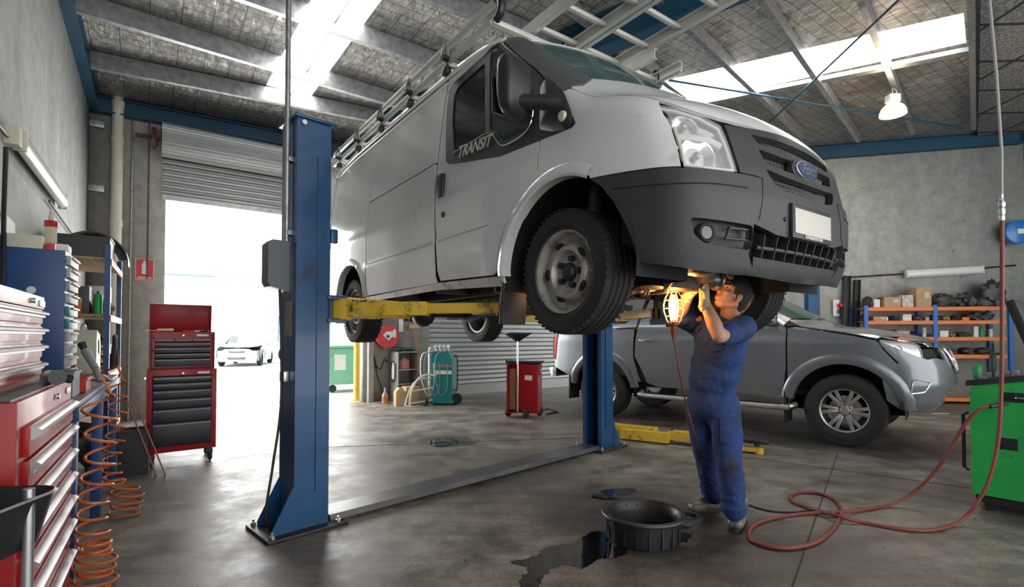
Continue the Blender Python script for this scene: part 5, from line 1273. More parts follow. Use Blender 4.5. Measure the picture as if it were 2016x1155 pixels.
h2=Vector((-.779*3.75,3.75,0));coil('air_hose',h2,.22,.98,.055,9,'second orange spiral air hose ending in a flat coil near the bench corner',.1,pr=.10,pturn=5,side=.09,start=onbench(1.9,.1,.98))
# ---------- tool tray in the near left corner
tp=Vector((-1.40,1.50,0))
o=empty('tool_tray',tp,'dark metal tool tray on a steel post in the bottom left corner','tool tray',rz=.12)
mb=MB();mb.cyl((.0,-.02,.0),(.0,-.02,.86),.014,n=12);mb.cyl((.0,-.02,0),(.0,-.02,.03),.15,.14,24);mb.build('post',M_steel,o)
mb=MB();rows=[]
def rrect(w,d,r,n=6):
    out=[]
    for cx_,cy_,a0 in((w-r,d-r,0),(-w+r,d-r,90),(-w+r,-d+r,180),(w-r,-d+r,270)):
        for i in range(n+1):
            a=math.radians(a0+90*i/n);out.append((cx_+r*math.cos(a),cy_+r*math.sin(a)))
    return out
lev=[(.18,.10,.05,.66),(.23,.145,.07,.685),(.26,.17,.08,.825),(.268,.178,.085,.83),(.26,.17,.08,.835),(.25,.16,.075,.825),(.22,.135,.065,.69),(.18,.10,.05,.675)]
for w,d,r,z in lev: rows.append([Vector((x-.245,y-.06,z)) for x,y in rrect(w,d,r)])
k=len(rows[0]);vs=[p for r_ in rows for p in r_];mb.raw(vs,[(j*k+i,j*k+(i+1)%k,(j+1)*k+(i+1)%k,(j+1)*k+i) for j in range(len(rows)-1) for i in range(k)]+[tuple(range(k)),tuple(range((len(rows)-1)*k,len(rows)*k))]);mb.build('tray',mat('dark_steel_tray',(.06,.065,.065),.35,metal=.7,var=.3),o)
for k_,(x,y,a,m,lab) in enumerate(((-.22,.0,.15,M_chrome,'chrome spanner lying across the dark corner tool tray'),(-.30,.06,-.1,M_chrome,'second chrome spanner at the back of the dark corner tool tray'),(-.34,-.06,.05,M_dark,'dark spanner at the front of the corner tool tray'))):
    spanner(tp+Vector((x,y,.70+.012*k_)),a,m,lab,.26)
# ---------- fixtures on the left wall and back-left corner
def batten(name,a,b,nrm,lab,dep=.07,wid=.15):
    d=(b-a);Ln=d.length;x=d.normalized();z=nrm.normalized();y=z.cross(x)
    o=empty(name,(a+b)/2,lab,'light fitting',rot=Matrix((x,y,z)).transposed().to_euler())
    mb=MB();mb.box((0,0,dep*.25),(Ln,wid*.5,dep*.5),bev=.006);mb.build('fitting_base',M_paper,o)
    mb=MB();mb.prism([(-wid/2,dep*.45),(-wid*.3,dep*.4),(wid*.3,dep*.4),(wid/2,dep*.45),(wid*.42,dep*.9),(wid*.25,dep*1.15),(-wid*.25,dep*1.15),(-wid*.42,dep*.9)],Ln*.96,lambda p,q,h_:Vector((h_-Ln*.48,p,q)));mb.build('diffuser',mat('fluoro_diffuser',(.74,.76,.76),.25,coat=.3),o)
    for s in(-1,1):
        mb=MB();mb.box((s*Ln*.49,0,dep*.6),(.03,wid,dep*1.1),bev=.01);mb.build('end_cap',M_cream,o)
    return o
batten('fluorescent_light',lw(22,272,.02),lw(114,397,.02),nL,'long enclosed fluorescent light on the left concrete wall')
mb=MB();p=lw(22,268,.03);mb.box(p,(.10,.10,.13),rz=rzw,bev=.008);tag(mb.build('junction_box',M_cream,None),'cream junction box at the upper end of the left wall light','junction box')
mb=MB();mb.tube([lw(12,290,.04),lw(8,420,.04),lw(6,560,.04)],.014,8);mb.build('vertical_conduit',M_dark,None);tag(bpy.data.objects['vertical_conduit'],'dark vertical conduit on the left wall beside the white sheet','conduit')
mb=MB();mb.tube([lw(-30,215,.03),lw(14,268,.03)],.012,8);mb.tube([lw(97,396,.03),lw(146,466,.03)],.010,8);tag(mb.build('cable_run',M_cable,None),'black cable running along the left wall from the fluorescent light','cable')
mb=MB();a=lw(2,415,.012);b=lw(30,440,.012);mb.raw([lw(2,412,.012),lw(30,440,.012),lw(28,575,.012),lw(-10,590,.012),lw(2,412,.015),lw(30,440,.015),lw(28,575,.015),lw(-10,590,.015)],[(0,1,2,3),(7,6,5,4),(0,4,5,1),(1,5,6,2),(2,6,7,3),(3,7,4,0)]);tag(mb.build('wall_sheet',M_paper,None),'white paper sheet fixed to the left wall above the red tool chest','paper sheet')
# downpipe with collars
def vpipe(name,px,y0,y1,r,m,lab,cat,off=.1,coll=()):
    t=bw(px[0],y0,off);b=Vector((t.x,t.y,bw(px[0],y1,off).z));mb=MB();o=empty(name,Vector((t.x,t.y,b.z)),lab,cat)
    mb.cyl((0,0,0),(0,0,t.z-b.z),r,n=20);mb.build('pipe',m,o)
    for y in coll:
        z=bw(px[0],y,off).z-b.z;mb=MB();mb.cyl((0,0,z-.05),(0,0,z+.05),r*1.14,n=20);mb.build('collar',m,o)
    return o
t=bw(234,165,.1)
vpipe('downpipe',(233,),168,905,.075,M_pvc,'thick cream drainpipe in the corner beside the roller door','drainpipe',coll=(205,275,440))
vpipe('thin_conduit',(262,),215,905,.014,M_galv,'thin grey conduit on the concrete beside the drainpipe','conduit',off=.03)
for y,lab in((243,'upper'),(370,'lower')):
    p=bw(187,y,.03);mb=MB();mb.box(p,(.22,.05,.10),rz=math.atan2(B.y,B.x),bev=.004);mb.cyl(p+nB*.02,p+nB*.05,.02,n=6);tag(mb.build('wall_bracket',M_galv,None),lab+' galvanised bracket in the corner left of the drainpipe','bracket')
# extinguisher sign
sc_=bw(284.5,530,.012);rzB=math.atan2(B.y,B.x)
o=empty('extinguisher_sign',sc_,'red and white fire extinguisher sign beside the roller door','sign',rz=rzB)
mb=MB();mb.box((0,0,0),(.24,.004,.33));mb.build('sign_plate',M_paper,o)
mb=MB();mb.box((0,-.003,.0),(.225,.003,.315));mb.build('sign_field',mat('sign_red',(.62,.03,.03),.4),o)
mb=MB();mb.prism([(-.035,-.09),(.035,-.09),(.035,.06),(.02,.085),(.012,.09),(.012,.105),(.03,.115),(.03,.12),(-.012,.12),(-.02,.085),(-.035,.06)],.003,lambda a,b,h_:Vector((a,-.005-h_,b+.015)));mb.box((0,-.006,-.125),(.17,.002,.010));mb.box((0,-.006,-.142),(.19,.002,.008));mb.build('sign_symbol',M_paper,o)
# ================================================================== GREY PICKUP
FC=fl(1662,880);FC.z=0
U2=Vector((2.49,-2.29,0)).normalized();V2=Vector((U2.y,-U2.x,0))
UO=FC-V2*.97
def uteG(u,v,w):
    av=np.abs(v)
    s=1.0-.02*sst((w-1.22)/.12)-.30*np.clip((w-1.42)/.55,0,2)**1.15-.03*sst((.72-w)/.2)
    s=s-.25*np.clip((u-.15)/.85,0,2)**2.1-.05*np.clip((-3.4-u)/1.,0,1)**2
    side=av-s
    hood=1.475-.13*(u+.4)-.20*np.clip(u-.2,0,9)**2-.06*(v/.9)**2
    ws=1.50+.58*(-.30-u-.30*(v/.8)**2)
    roof=2.00-.05*(v/.7)**2-.05*np.clip(u+1.8,0,2)**2-.03*np.clip(-3-u,0,9)**2
    top=w-smn(roof,smx(hood,ws,.06),.12)
    fb=np.interp(w,[.35,.55,.75,.95,1.1,1.25,1.4],[.72,.90,.99,.98,.94,.88,.78])
    front=u-(fb-.16*(v/.9)**2-.10*(av/.9)**5)
    rear=-u-4.36+.16*np.clip(w-1.35,0,9)
    g=smx(side,top,.10);g=smx(g,front,.12);g=smx(g,rear,.10);return g
ute=Body(uteG,UO,U2,V2,0.,c0=.7,r0=-.1)
PU=empty('pickup_truck',UO,'grey double-cab pickup with canopy parked behind the mechanic','pickup',rz=math.atan2(U2.y,U2.x))
LU=ute.L
M_grey=mat('metallic_grey_paint',(.19,.205,.225),.28,metal=.4,coat=.6,var=.05,vscale=2)
M_alloy=mat('alloy_wheel',(.58,.57,.55),.3,metal=.8,var=.1)
uh=lambda ax,pts:outline(ute,ax,pts)
def cU(u,v):
    w=float(ute.root(lambda m:uteG(np.array(u),np.array(v),m),np.array(.6),np.array(2.4))); return ute.par('c',(u,v,w))
def rU(v,w):
    S=ute.root(lambda m:uteG(m,np.array(v),np.array(w)),np.array(0.),np.array(1.5)); return (math.atan2(v,float(S)-ute.r0),w)
def pan(*a,**k): return panel(ute,*a,**k)
aF=arc(0,.43,.565,178,-4,22);aR=arc(-3.33,.43,.555,180,0,22)
belt=1.44
fd=[(-.60,1.40),(-.605,.9),(-.64,.60),(-.70,.545),(-1.62,.545),(-1.62,1.40),(-1.60,1.90),(-1.25,1.88),(-.78,1.60)]
pan('v',fd,M_grey,'front_door',PU,mirror=True,holes=[rnd([(-.86,1.475),(-1.55,1.475),(-1.53,1.84),(-1.32,1.84),(-.92,1.60)],.04)])
rd=[(-1.64,.545),(-2.35,.545),(-2.52,.60),(-2.56,.72),(-2.72,1.0),(-2.70,1.30),(-2.66,1.50),(-2.58,1.90),(-1.62,1.90),(-1.64,1.40)]
pan('v',rd,M_grey,'rear_door',PU,mirror=True,holes=[rnd([(-1.72,1.475),(-2.50,1.475),(-2.46,1.84),(-1.70,1.84)],.06)])
for n_w,q in(('front_window',[(-.84,1.46),(-1.57,1.46),(-1.55,1.86),(-1.30,1.86),(-.90,1.60)]),('rear_window',[(-1.70,1.46),(-2.52,1.46),(-2.48,1.86),(-1.68,1.86)])):
    pan('v',q,M_glassdark,n_w,PU,off=-.008,th=.004,gap=0,mirror=True)
ff=[(-.585,.46)]+[p for p in aF if .5<p[1]]+[(.62,.62)]+uh('v',[(1745,725),(1737,692),(1728,667),(1700,657),(1640,647),(1590,645)])+[(-.50,1.43),(-.60,1.41)]
ff=[(-.59,.56),(-.585,.46)]+[p for p in aF if p[1]>.46 and p[0]<.50]+[(.60,.72),(.55,.95),(.40,1.14),(.33,1.255),(.10,1.31),(-.2,1.365),(-.50,1.42),(-.59,1.41)]
pan('v',ff,M_grey,'front_fender',PU,mirror=True)
ts=[(-2.62,.60),(-2.74,.98),(-2.73,1.42),(-4.20,1.38),(-4.28,1.1),(-4.30,.78),(-3.93,.62)]+[p for p in aR[::1] if p[1]>.60]
pan('v',ts,M_grey,'tub_side',PU,mirror=True)
cn=[(-2.70,1.44),(-4.20,1.40),(-4.10,1.88),(-2.66,1.93)]
pan('v',cn,M_grey,'canopy',PU,mirror=True,holes=[rnd([(-2.86,1.50),(-4.0,1.48),(-3.95,1.78),(-2.84,1.80)],.06)])
pan('v',[(-2.84,1.48),(-4.02,1.46),(-3.97,1.80),(-2.82,1.82)],M_glassdark,'canopy_window',PU,off=-.008,th=.004,gap=0,mirror=True)
# wheel arch flares
for nm_f,(cx_,pp,a_) in {'a':(0,aF,1),'b':(-3.33,aR,1)}.items():
    for sg in(1,-1):
        Q=[p for p in pp if p[1]>.47];S=ute.surf('v',[min(p[0],.70) for p in Q],[p[1] for p in Q]);vs=[];n=len(Q)
        for i,p in enumerate(S):
            d=Vector((Q[i][0]-cx_,Q[i][1]-.43)).normalized()
            for a,o in((-.02,-.06),(-.02,.008),(.0,.022),(.05,.024),(.095,.014),(.115,.0),(.115,-.02)):
                u_,w_=p[0]+d.x*a,p[2]+d.y*a;vs.append(LU(u_,(float(ute.surf('v',[u_],[w_])[0][1])+o)*sg,w_))
        mb=MB();mb.raw(vs,[(i*7+j,i*7+j+1,i*7+8+j,i*7+7+j) for i in range(n-1) for j in range(6)]);mb.build('arch_flare',M_grey,PU)
hd=[cU(-.30,0),cU(-.36,.3),cU(-.50,.6),cU(-.62,.80)]+[ute.par('c',tuple(ute.surf('v',[u],[w])[0])) for u,w in((-.45,1.425),(-.2,1.385),(.10,1.33),(.33,1.27))]+[cU(.55,.60),cU(.74,.42),cU(.82,.2),cU(.84,0)]
pan('c',both(hd),M_grey,'bonnet',PU,gap=.004,step=.035)
wsu=[cU(-.33,0),cU(-.40,.3),cU(-.52,.58),cU(-.62,.72),cU(-.85,.74),cU(-1.08,.67),cU(-1.12,.3),cU(-1.13,0)]
pan('c',both(wsu),mat('pickup_windscreen',(.10,.15,.14),.02,alpha=.5,spec=1.),'windscreen',PU,off=-.004,th=.005,gap=.004,step=.05)
apu=[cU(-.60,.74),cU(-.85,.755),cU(-1.08,.69)]+[ute.par('c',tuple(ute.surf('v',[u],[w])[0])) for u,w in((-1.30,1.86),(-.92,1.62),(-.78,1.52),(-.64,1.43))]
pan('c',apu,M_grey,'windscreen_pillar',PU,gap=0,mirror=True,off=.004,th=.02)
rfu=[cU(-1.14,0),cU(-1.12,.4),cU(-1.10,.69)]+[ute.par('c',tuple(ute.surf('v',[u],[w])[0])) for u,w in((-1.32,1.885),(-1.7,1.91),(-2.6,1.91),(-4.05,1.86))]+[cU(-4.05,.3),cU(-4.05,0)]
pan('c',both(rfu),M_grey,'roof_panel',PU,gap=0,step=.08)
# headlights
hu=[(.34,1.255),(.50,1.25),(.68,1.22)]
hlP=uh('r',[(1729,667),(1760,670),(1800,674),(1811,680),(1819,712),(1790,706),(1757,694),(1742,682)])
pan('r',hlP,M_reflect,'headlight',PU,off=-.03,th=.01,gap=.004,mirror=True,step=.025)
HU=[o for o in kids(PU) if o.name.startswith('headlight')]
for o,sg in zip(HU,(1,-1)):
    mb=MB();pan('r',hlP,M_clear,'lens',o,off=.0,th=.004,gap=.003,mb=mb,build=False)
    if sg<0:
        for v_ in mb.bm.verts: v_.co.y*=-1
    mb.build('lens',M_clear,o)
    mb=MB();p=np.array(ute.hit(1768,688));n=ute.norm(p);c=p-n*.03;mb.lathe([(.0,-.01),(.035,.0),(.045,.02)],LU(c[0],c[1]*sg,c[2]),Vector((n[0],-n[1]*sg,n[2])),16);mb.build('projector',M_chrome,o)
# front clip
fcl=[rU(0,1.20),rU(.25,1.20),rU(.47,1.17)]+[rU(.52,1.03),rU(.70,1.06)]+[(1.0,1.0),(1.12,.80),(1.08,.58),(.95,.47),(.55,.42),(0,.42)]
fgp=uh('r',[(1797,748),(1806,747),(1832,753),(1820,772),(1793,775)])
grl=bothr([rU(0,1.16),rU(.24,1.16),rU(.42,1.12),rU(.34,.92),rU(.22,.86),rU(0,.86)])
low=bothr([rU(0,.74),rU(.35,.74),rU(.42,.60),rU(.30,.52),rU(0,.52)])
pan('r',bothr(fcl),M_grey,'front_bumper',PU,holes=[rnd(grl,.02),rnd(fgp,.02),rnd([(-p[0],p[1]) for p in fgp],.02),rnd(low,.02)],step=.03,gap=0)
side_b=[(1.0,1.03),(1.12,.82),(1.10,.60)]
bcorner=[(.60,1.02),(.52,.80),(.50,.62),(.62,.55),(.9,.60),(.9,1.0)]
bs=[(.335,1.25),(.42,1.14),(.565,.95),(.61,.72),(.55,.50),(.62,.44),(.80,.50),(.80,1.06),(.60,1.12),(.48,1.19)]
pan('v',[(.345,1.245),(.41,1.14),(.56,.96),(.62,.74),(.555,.50),(.62,.45),(.78,.52),(.80,.8),(.80,1.03),(.65,1.10),(.50,1.18)],M_grey,'bumper_side',PU,mirror=True,off=-.001)
mb=MB()
for z in(.90,.96,1.02,1.08,1.14): mb.tube([LU(*(ute.surf('r',[t],[z])[0]-np.array([.03,0,0]))) for t in np.linspace(-.42,.42,9)],.012,6)
mb.build('grille_bars',M_chrome,PU)
mb=MB();mb.tube([LU(*(ute.surf('r',[a],[b])[0]+np.array([.01,0,0]))) for a,b in resample([rU(-.40,1.15),rU(-.26,.88),rU(.26,.88),rU(.40,1.15)],.05)[:-8]],.018,8);mb.build('grille_chrome',M_chrome,PU)
for sg in(1,-1):
    mb=MB();lp=resample([(p[0]*sg,p[1]) for p in rnd(fgp,.02)],.03);mb.tube([LU(*(ute.surf('r',[a],[b])[0])) for a,b in lp],.008,6,closed=True);mb.build('fog_bezel',M_chrome,PU)
mb=MB();pan('r',[(-1.0,1.2),(1.0,1.2),(1.0,.5),(-1.0,.5)],M_inner,'x',None,off=-.06,th=.01,gap=0,mb=mb,build=False)
for sg in(1,-1): pan('v',[(.3,1.2),(-.5,1.35),(-4.1,1.36),(-4.2,.75),(-3.95,.62)]+[p for p in arc(-3.33,.43,.60,160,20,12)]+[(-2.5,.58),(-.65,.56)]+[p for p in arc(0,.43,.61,165,50,12)],M_inner,'x',None,off=-.03,th=.005,gap=0,mb=mb,build=False) if sg>0 else None
pan('v',[(-.9,1.3),(-4.1,1.3),(-4.2,.75),(-2.5,.65),(-.65,.60)],M_inner,'x',None,off=-.05,th=.005,gap=0,mirror=True,mb=mb,build=False)
mb.box(LU(-1.9,0,.60),(4.4,1.6,.06));mb.box(LU(.1,0,.9),(.9,1.1,.5));mb.box(LU(-2.75,0,1.0),(.05,1.8,.8));mb.build('inner_shell',M_inner,PU)
for y in(.40,-.40):
    mb=MB();mb.box(LU(-1.45,y,.95),(.5,.5,.2),bev=.05);mb.box(LU(-1.75,y,1.28),(.15,.48,.62),bev=.06);mb.box(LU(-1.78,y,1.66),(.09,.26,.16),bev=.04);mb.build('seat',M_seat,PU)
# tail, lamps, steps, mirrors
mb=MB();mb.box(LU(-4.33,0,1.05),(.05,1.70,.62),bev=.02);mb.build('tailgate',M_grey,PU)
mb=MB();mb.box(LU(-4.38,0,.68),(.16,1.80,.16),bev=.03);mb.build('rear_bumper',M_chrome,PU)
for sg in(1,-1):
    pan('v',[(-4.22,1.32),(-4.36,1.32),(-4.38,.92),(-4.27,.90)],M_redflat,'tail_light',PU,off=.012,th=.03,gap=0) if sg>0 else None
    mb=MB();mb.box(LU(-4.28,.90*sg,1.12),(.10,.10,.42),bev=.03);mb.build('tail_light',mat('tail_light_red',(.60,.04,.03),.15,coat=.8),PU)
    mb=MB();P=[LU(-2.62,.92*sg,.46),LU(-2.58,1.03*sg,.44),LU(-2.45,1.06*sg,.42),LU(-.75,1.06*sg,.42),LU(-.58,1.03*sg,.43),LU(-.52,.92*sg,.45)];mb.tube(smoothpts(P,5),.035,10);stp=mb.build('side_step',M_alu,PU)
    mb=MB();mb.box(LU(-1.56,1.01*sg,.445),(1.75,.10,.02));mb.build('step_tread',M_black,stp)
    mb=MB();mb.sph(LU(-.72,1.16*sg,1.53),.12,16,(.55,.95,.75));mm=mb.build('door_mirror',M_chrome,PU);mb=MB();mb.box(LU(-.74,1.02*sg,1.46),(.10,.20,.06),bev=.02);mb.build('mirror_arm',M_black,mm)
    for u in(-1.50,-2.52):
        mb=MB();c=ute.surf('v',[u],[1.24])[0];mb.box(LU(u,(c[1]+.025)*sg,1.24),(.20,.03,.035),bev=.012);mb.build('door_handle',M_chrome,PU)
    for u_,w_ in((-.62,.42),(-3.95,.45)): mb=MB();mb.box(LU(u_,.86*sg,w_),(.03,.28,.40),bev=.008);mb.build('mud_flap',M_black,PU)
    for cx_ in(0,-3.33):
        mb=MB();pr=[(cx_+.575*math.cos(t),.43+.575*math.sin(t)) for t in np.linspace(-.1,PI+.1,20)];a=[LU(p[0],.96*sg,p[1]) for p in pr];b=[LU(p[0],.55*sg,p[1]) for p in pr];n=len(pr);mb.raw(a+b,[(i,i+1,n+i+1,n+i) for i in range(n-1)]+[tuple(range(n,2*n))]);mb.build('wheel_arch_liner',M_inner,PU)
def alloy(parent,c,yn,R=.425,wid=.27,rr=.255):
    root,F,h2=make_wheel(parent,c,yn,R,wid,rr)
    ax=(0,yn,0);mb=MB();mb.lathe([(rr+.004,h2*.90),(rr+.004,h2*.80),(rr-.015,h2*.75),(rr-.022,h2*.3),(rr-.03,-h2*.8)],(0,0,0),ax,48)
    mb.lathe([(0,h2*.70),(.035,h2*.70),(.04,h2*.62),(.085,h2*.55),(.09,h2*.3)],(0,0,0),ax,24)
    for k in range(6):
        a=2*PI*k/6+PI/2
        for s_ in(-1,1):
            p0=F@Vector((.07*math.cos(a+s_*.12),.07*math.sin(a+s_*.12),h2*.52));p1=F@Vector(((rr-.012)*math.cos(a+s_*.17),(rr-.012)*math.sin(a+s_*.17),h2*.66))
            mb.bar(p0,p1,.042,.04,up=F@Vector((0,0,1)),bev=.010)
    mb.build('alloy_rim',M_alloy,root)
    mb=MB()
    for k in range(6):
        a=2*PI*k/6;p=F@Vector((.062*math.cos(a),.062*math.sin(a),h2*.56));mb.cyl(p,p+F@Vector((0,0,.012)),.010,n=6)
    mb.build('wheel_nut',M_dark,root)
    mb=MB();mb.lathe([(.0,h2*.1),(.17,h2*.1),(.17,h2*.0),(0,0)],(0,0,0),ax,32);mb.build('brake_disc',M_steel,root)
    return root
for u in(0,-3.33):
    for sg in(1,-1): alloy(PU,LU(u,.835*sg,.425),-sg)
# ================================================================== OUTSIDE, BEYOND THE ROLLER DOOR
bo=Vector((-13,34,0));rzB=math.atan2(B.y,B.x)
BL=empty('warehouse_building',bo,'pale warehouse building across the yard beyond the open roller door','building',rz=rzB)
M_bwh=mat('white_render',(.78,.79,.79),.8,var=.03)
mb=MB();mb.box((6,3,4.5),(60,6,9));mb.build('wall',M_bwh,BL)
def bl(px,py): return pl(px,py,bo,nB)
p=bl(358,570);q=(p-bo)
mb=MB();n=14;xx=q.dot(B)
mb.box((xx,-.03,q.z-1.0),(3.2,.08,5.0));
mb.build('roller_shutter',mat('far_shutter_blue_grey',(.42,.50,.55),.5,var=.1,stretch=(.2,.2,6),vscale=4),BL)
mb=MB();zz=bl(430,542).z;mb.cyl((-22,-.12,zz),(34,-.12,zz),.10,n=8);mb.build('gutter_pipe',mat('blue_grey_gutter',(.45,.55,.62),.5),BL)
# parked car facing the workshop (small body from the same machinery)
cb=fl(466,722);cb.z=0
cU_=Vector((.30,-1,0)).normalized();cV_=Vector((cU_.y,-cU_.x,0))
def carG(u,v,w):
    av=np.abs(v);s=.88-.22*np.clip((w-.85)/.5,0,2)-.12*np.clip(u/1.,0,2)**2.5
    top=w-smn(1.44-.03*(v/.6)**2,smx(.92-.10*u-.12*np.clip(u-.3,0,9)**2-.05*v*v,.96+.55*(-.35-u-.2*v*v),.05),.15)
    front=u-(.86-.25*v*v);g=smx(av-s,top,.12);g=smx(g,front,.15);return smx(g,-u-3.3,.12)
car=Body(carG,cb-cU_*.8,cU_,cV_,0.,c0=.6,r0=-.2)
CR=empty('parked_car',cb-cU_*.8,'silver hatchback parked in the yard facing the workshop door','car',rz=math.atan2(cU_.y,cU_.x))
M_silver=mat('silver_car_paint',(.50,.53,.58),.3,metal=.5,coat=.5)
def cc(u,v):
    w=float(car.root(lambda m:carG(np.array(u),np.array(v),m),np.array(.5),np.array(1.8))); return car.par('c',(u,v,w))
sd=[(-3.25,.25),(-3.2,.9),(-2.9,.98),(-.2,.90),(.45,.78),(.55,.6),(.50,.25)]
panel(car,'v',[(-3.2,.28),(-3.25,.8),(-3.1,.92),(-.5,.92),(.3,.82),(.5,.68),(.5,.45),(.33,.30)]+arc(0,.28,.36,0,180,10)[1:-1]+[(-.40,.22),(-2.2,.22)]+arc(-2.6,.28,.36,0,180,10)[1:-1],M_silver,'body_side',CR,mirror=True,gap=0,step=.08)
panel(car,'c',both([cc(-.40,0),cc(-.5,.4),cc(-.62,.66),cc(-.1,.76),cc(.3,.70),cc(.62,.45),cc(.72,0)]),M_silver,'bonnet',CR,gap=.004,step=.06)
panel(car,'c',both([cc(-.42,0),cc(-.52,.4),cc(-.64,.64),cc(-1.05,.58),cc(-1.15,.3),cc(-1.18,0)]),M_glass,'windscreen',CR,gap=.005,step=.08)
panel(car,'c',both([cc(-1.2,0),cc(-1.17,.3),cc(-1.08,.60),cc(-2.8,.60),cc(-2.9,0)]),M_silver,'roof_panel',CR,gap=0,step=.12)
panel(car,'v',[(-.75,.95),(-1.15,1.30),(-2.6,1.32),(-3.0,.95)],M_glassdark,'side_window',CR,mirror=True,gap=0,step=.1)
def rc(v,w):
    S=car.root(lambda m:carG(m,np.array(v),np.array(w)),np.array(-.1),np.array(1.3));return (math.atan2(v,float(S)-car.r0),w)
low=bothr([rc(0,.40),rc(.36,.42),rc(.30,.30),rc(0,.30)]);upg=bothr([rc(0,.66),rc(.32,.67),rc(.28,.60),rc(0,.59)])
panel(car,'r',bothr([rc(0,.78),rc(.45,.76),rc(.74,.62),rc(.78,.4),rc(.70,.22),rc(0,.22)]),M_silver,'front_bumper',CR,holes=[low,upg],gap=0,step=.05)
panel(car,'r',[(-.9,.7),(.9,.7),(.9,.25),(-.9,.25)],M_greybox,'grille_backing',CR,off=-.04,gap=0,step=.08)
for sg in(1,-1):
    panel(car,'r',[(a*sg,b) for a,b in(rc(.44,.70),rc(.72,.68),rc(.78,.60),rc(.50,.58))],M_reflect,'headlight',CR,off=.008,gap=0,step=.05)
    for u in(0,-2.6):
        mb=MB();mb.lathe([(0,-.09),(.28,-.09),(.31,-.06),(.31,.06),(.28,.09),(.19,.095),(.18,.05),(0,.06)],car.L(u,.76*sg,.31),(0,-sg,0),28);mb.build('wheel',M_rubber,CR)
    mb=MB();mb.sph(car.L(-.70,.98*sg,.98),.10,12,(.6,.9,.7));mb.build('door_mirror',M_silver,CR)
mb=MB();mb.box(car.L(-1.5,0,.7),(2.6,1.3,.3));mb.build('cabin_floor',M_inner,CR)
# forklift-like truck beside it
tb=fl(536,716);tb.z=0
TK=empty('flatbed_truck',tb+Vector((1.2,.8,0)),'pale truck with an open blue tube frame standing right of the parked car','truck',rz=.2)
M_bluef=mat('pale_blue_frame',(.15,.30,.50),.5)
mb=MB();mb.box((.6,1.0,.95),(3.0,2.0,.25),bev=.03);mb.box((.9,1.2,1.6),(1.6,1.6,1.1),bev=.05);mb.build('deck',mat('truck_white',(.66,.68,.70),.4),TK)
mb=MB()
for x in(-1.2,-.7,-.1,.5):
    mb.cyl((x,-.05,1.05),(x,-.05,2.25),.035,n=6)
for z in(1.5,1.9,2.25): mb.cyl((-1.2,-.05,z),(.9,-.05,z),.03,n=6)
for x,y in((-1.2,1.4),):
    mb.cyl((x,y,1.05),(x,y,2.25),.035,n=6);mb.cyl((x,-.05,2.25),(x,y,2.25),.03,n=6)
mb.build('tube_frame',M_bluef,TK)
for x in(-.75,1.6):
    for y in(.0,1.9):
        mb=MB();mb.lathe([(0,-.13),(.38,-.13),(.44,-.08),(.44,.08),(.38,.13),(.2,.12),(0,.10)],(x,y,.44),(0,-1,0),28);mb.build('wheel',M_rubber,TK)
# green bin, bollard
gb=fl(690,770);gb.z=0
GB=empty('wheelie_skip',gb,'green four-wheeled rubbish skip just outside the roller door','rubbish bin',rz=rzB)
M_gbin=mat('green_bin',(.22,.55,.36),.5,var=.12)
mb=MB();mb.prism([(-.52,.18),(.62,.18),(.66,1.02),(-.56,1.02)],.8,lambda a,b,h_:Vector((a,h_-.1,b)),bev=.02);mb.build('bin_body',M_gbin,GB)
mb=MB();mb.box((.05,.3,1.06),(1.3,.9,.06),bev=.02);mb.build('bin_lid',M_gbin,GB)
for x,w_ in((-.28,.26),(.28,.26)):
    mb=MB();mb.box((x,-.105,.70),(w_,.006,.36));mb.build('bin_label',M_paper,GB)
for x in(-.42,.52):
    for y in(.0,.6):
        mb=MB();mb.lathe([(0,-.03),(.085,-.03),(.09,0),(.085,.03),(0,.03)],(x,y,.09),(0,1,0),16);mb.box((x,y,.16),(.06,.06,.06));mb.build('caster',M_black,GB)
bp0=fl(706,789);bp0.z=0
bp0=bp0+A*.12
o=empty('bollard',bp0,'yellow steel bollard post at the right jamb of the roller door','bollard');mb=MB();mb.cyl((0,0,0),(0,0,1.18),.062,n=20);mb.sph((0,0,1.18),.062,16,(1,1,.5));mb.build('post',mat('yellow_bollard',(.72,.48,.06),.5,var=.1),o);mb=MB();mb.lathe([(.07,0),(.11,0),(.11,.02),(.07,.02)],(0,0,0),n=16,closed=True);mb.build('base_flange',M_yellow,o)
# ================================================================== BACK WALL CENTRE
# hose reel
hr=bw(760,662,.16)
HR=empty('hose_reel',hr,'red wall-mounted fire hose reel above the grey cabinet','hose reel',rz=rzB)
mb=MB();mb.lathe([(.0,-.09),(.23,-.09),(.235,-.07),(.16,-.06),(.16,.06),(.235,.07),(.23,.09),(0,.09)],(0,0,0),(0,-1,0),40);mb.build('drum',M_redflat,HR)
mb=MB()
for k in range(4): mb.lathe([(.165+.014*k+.010*math.cos(t),-.045+.0*k+.010*math.sin(t)) for t in np.linspace(0,2*PI,7)],(0,0,0),(0,-1,0),30)
for z in(-.02,.0,.02,.045): mb.lathe([(.20+.012*math.cos(t),z+.012*math.sin(t)) for t in np.linspace(0,2*PI,7)],(0,0,0),(0,-1,0),36)
mb.build('hose',M_black,HR)
mb=MB();mb.prism([(-.10,.02),(-.03,.10),(.10,.10),(.13,.03),(.02,-.08)],.004,lambda a,b,h_:Vector((a,-.092-h_,b)));mb.box((.14,-.094,.06),(.06,.004,.16));mb.build('reel_label',M_paper,HR)
mb=MB();mb.box((0,.12,0),(.10,.08,.10));mb.cyl((0,-.11,0),(0,.15,0),.03);mb.build('bracket',M_dark,HR)
mb=MB();g=lambda x,y,o_=.05:bw(x,y,o_)
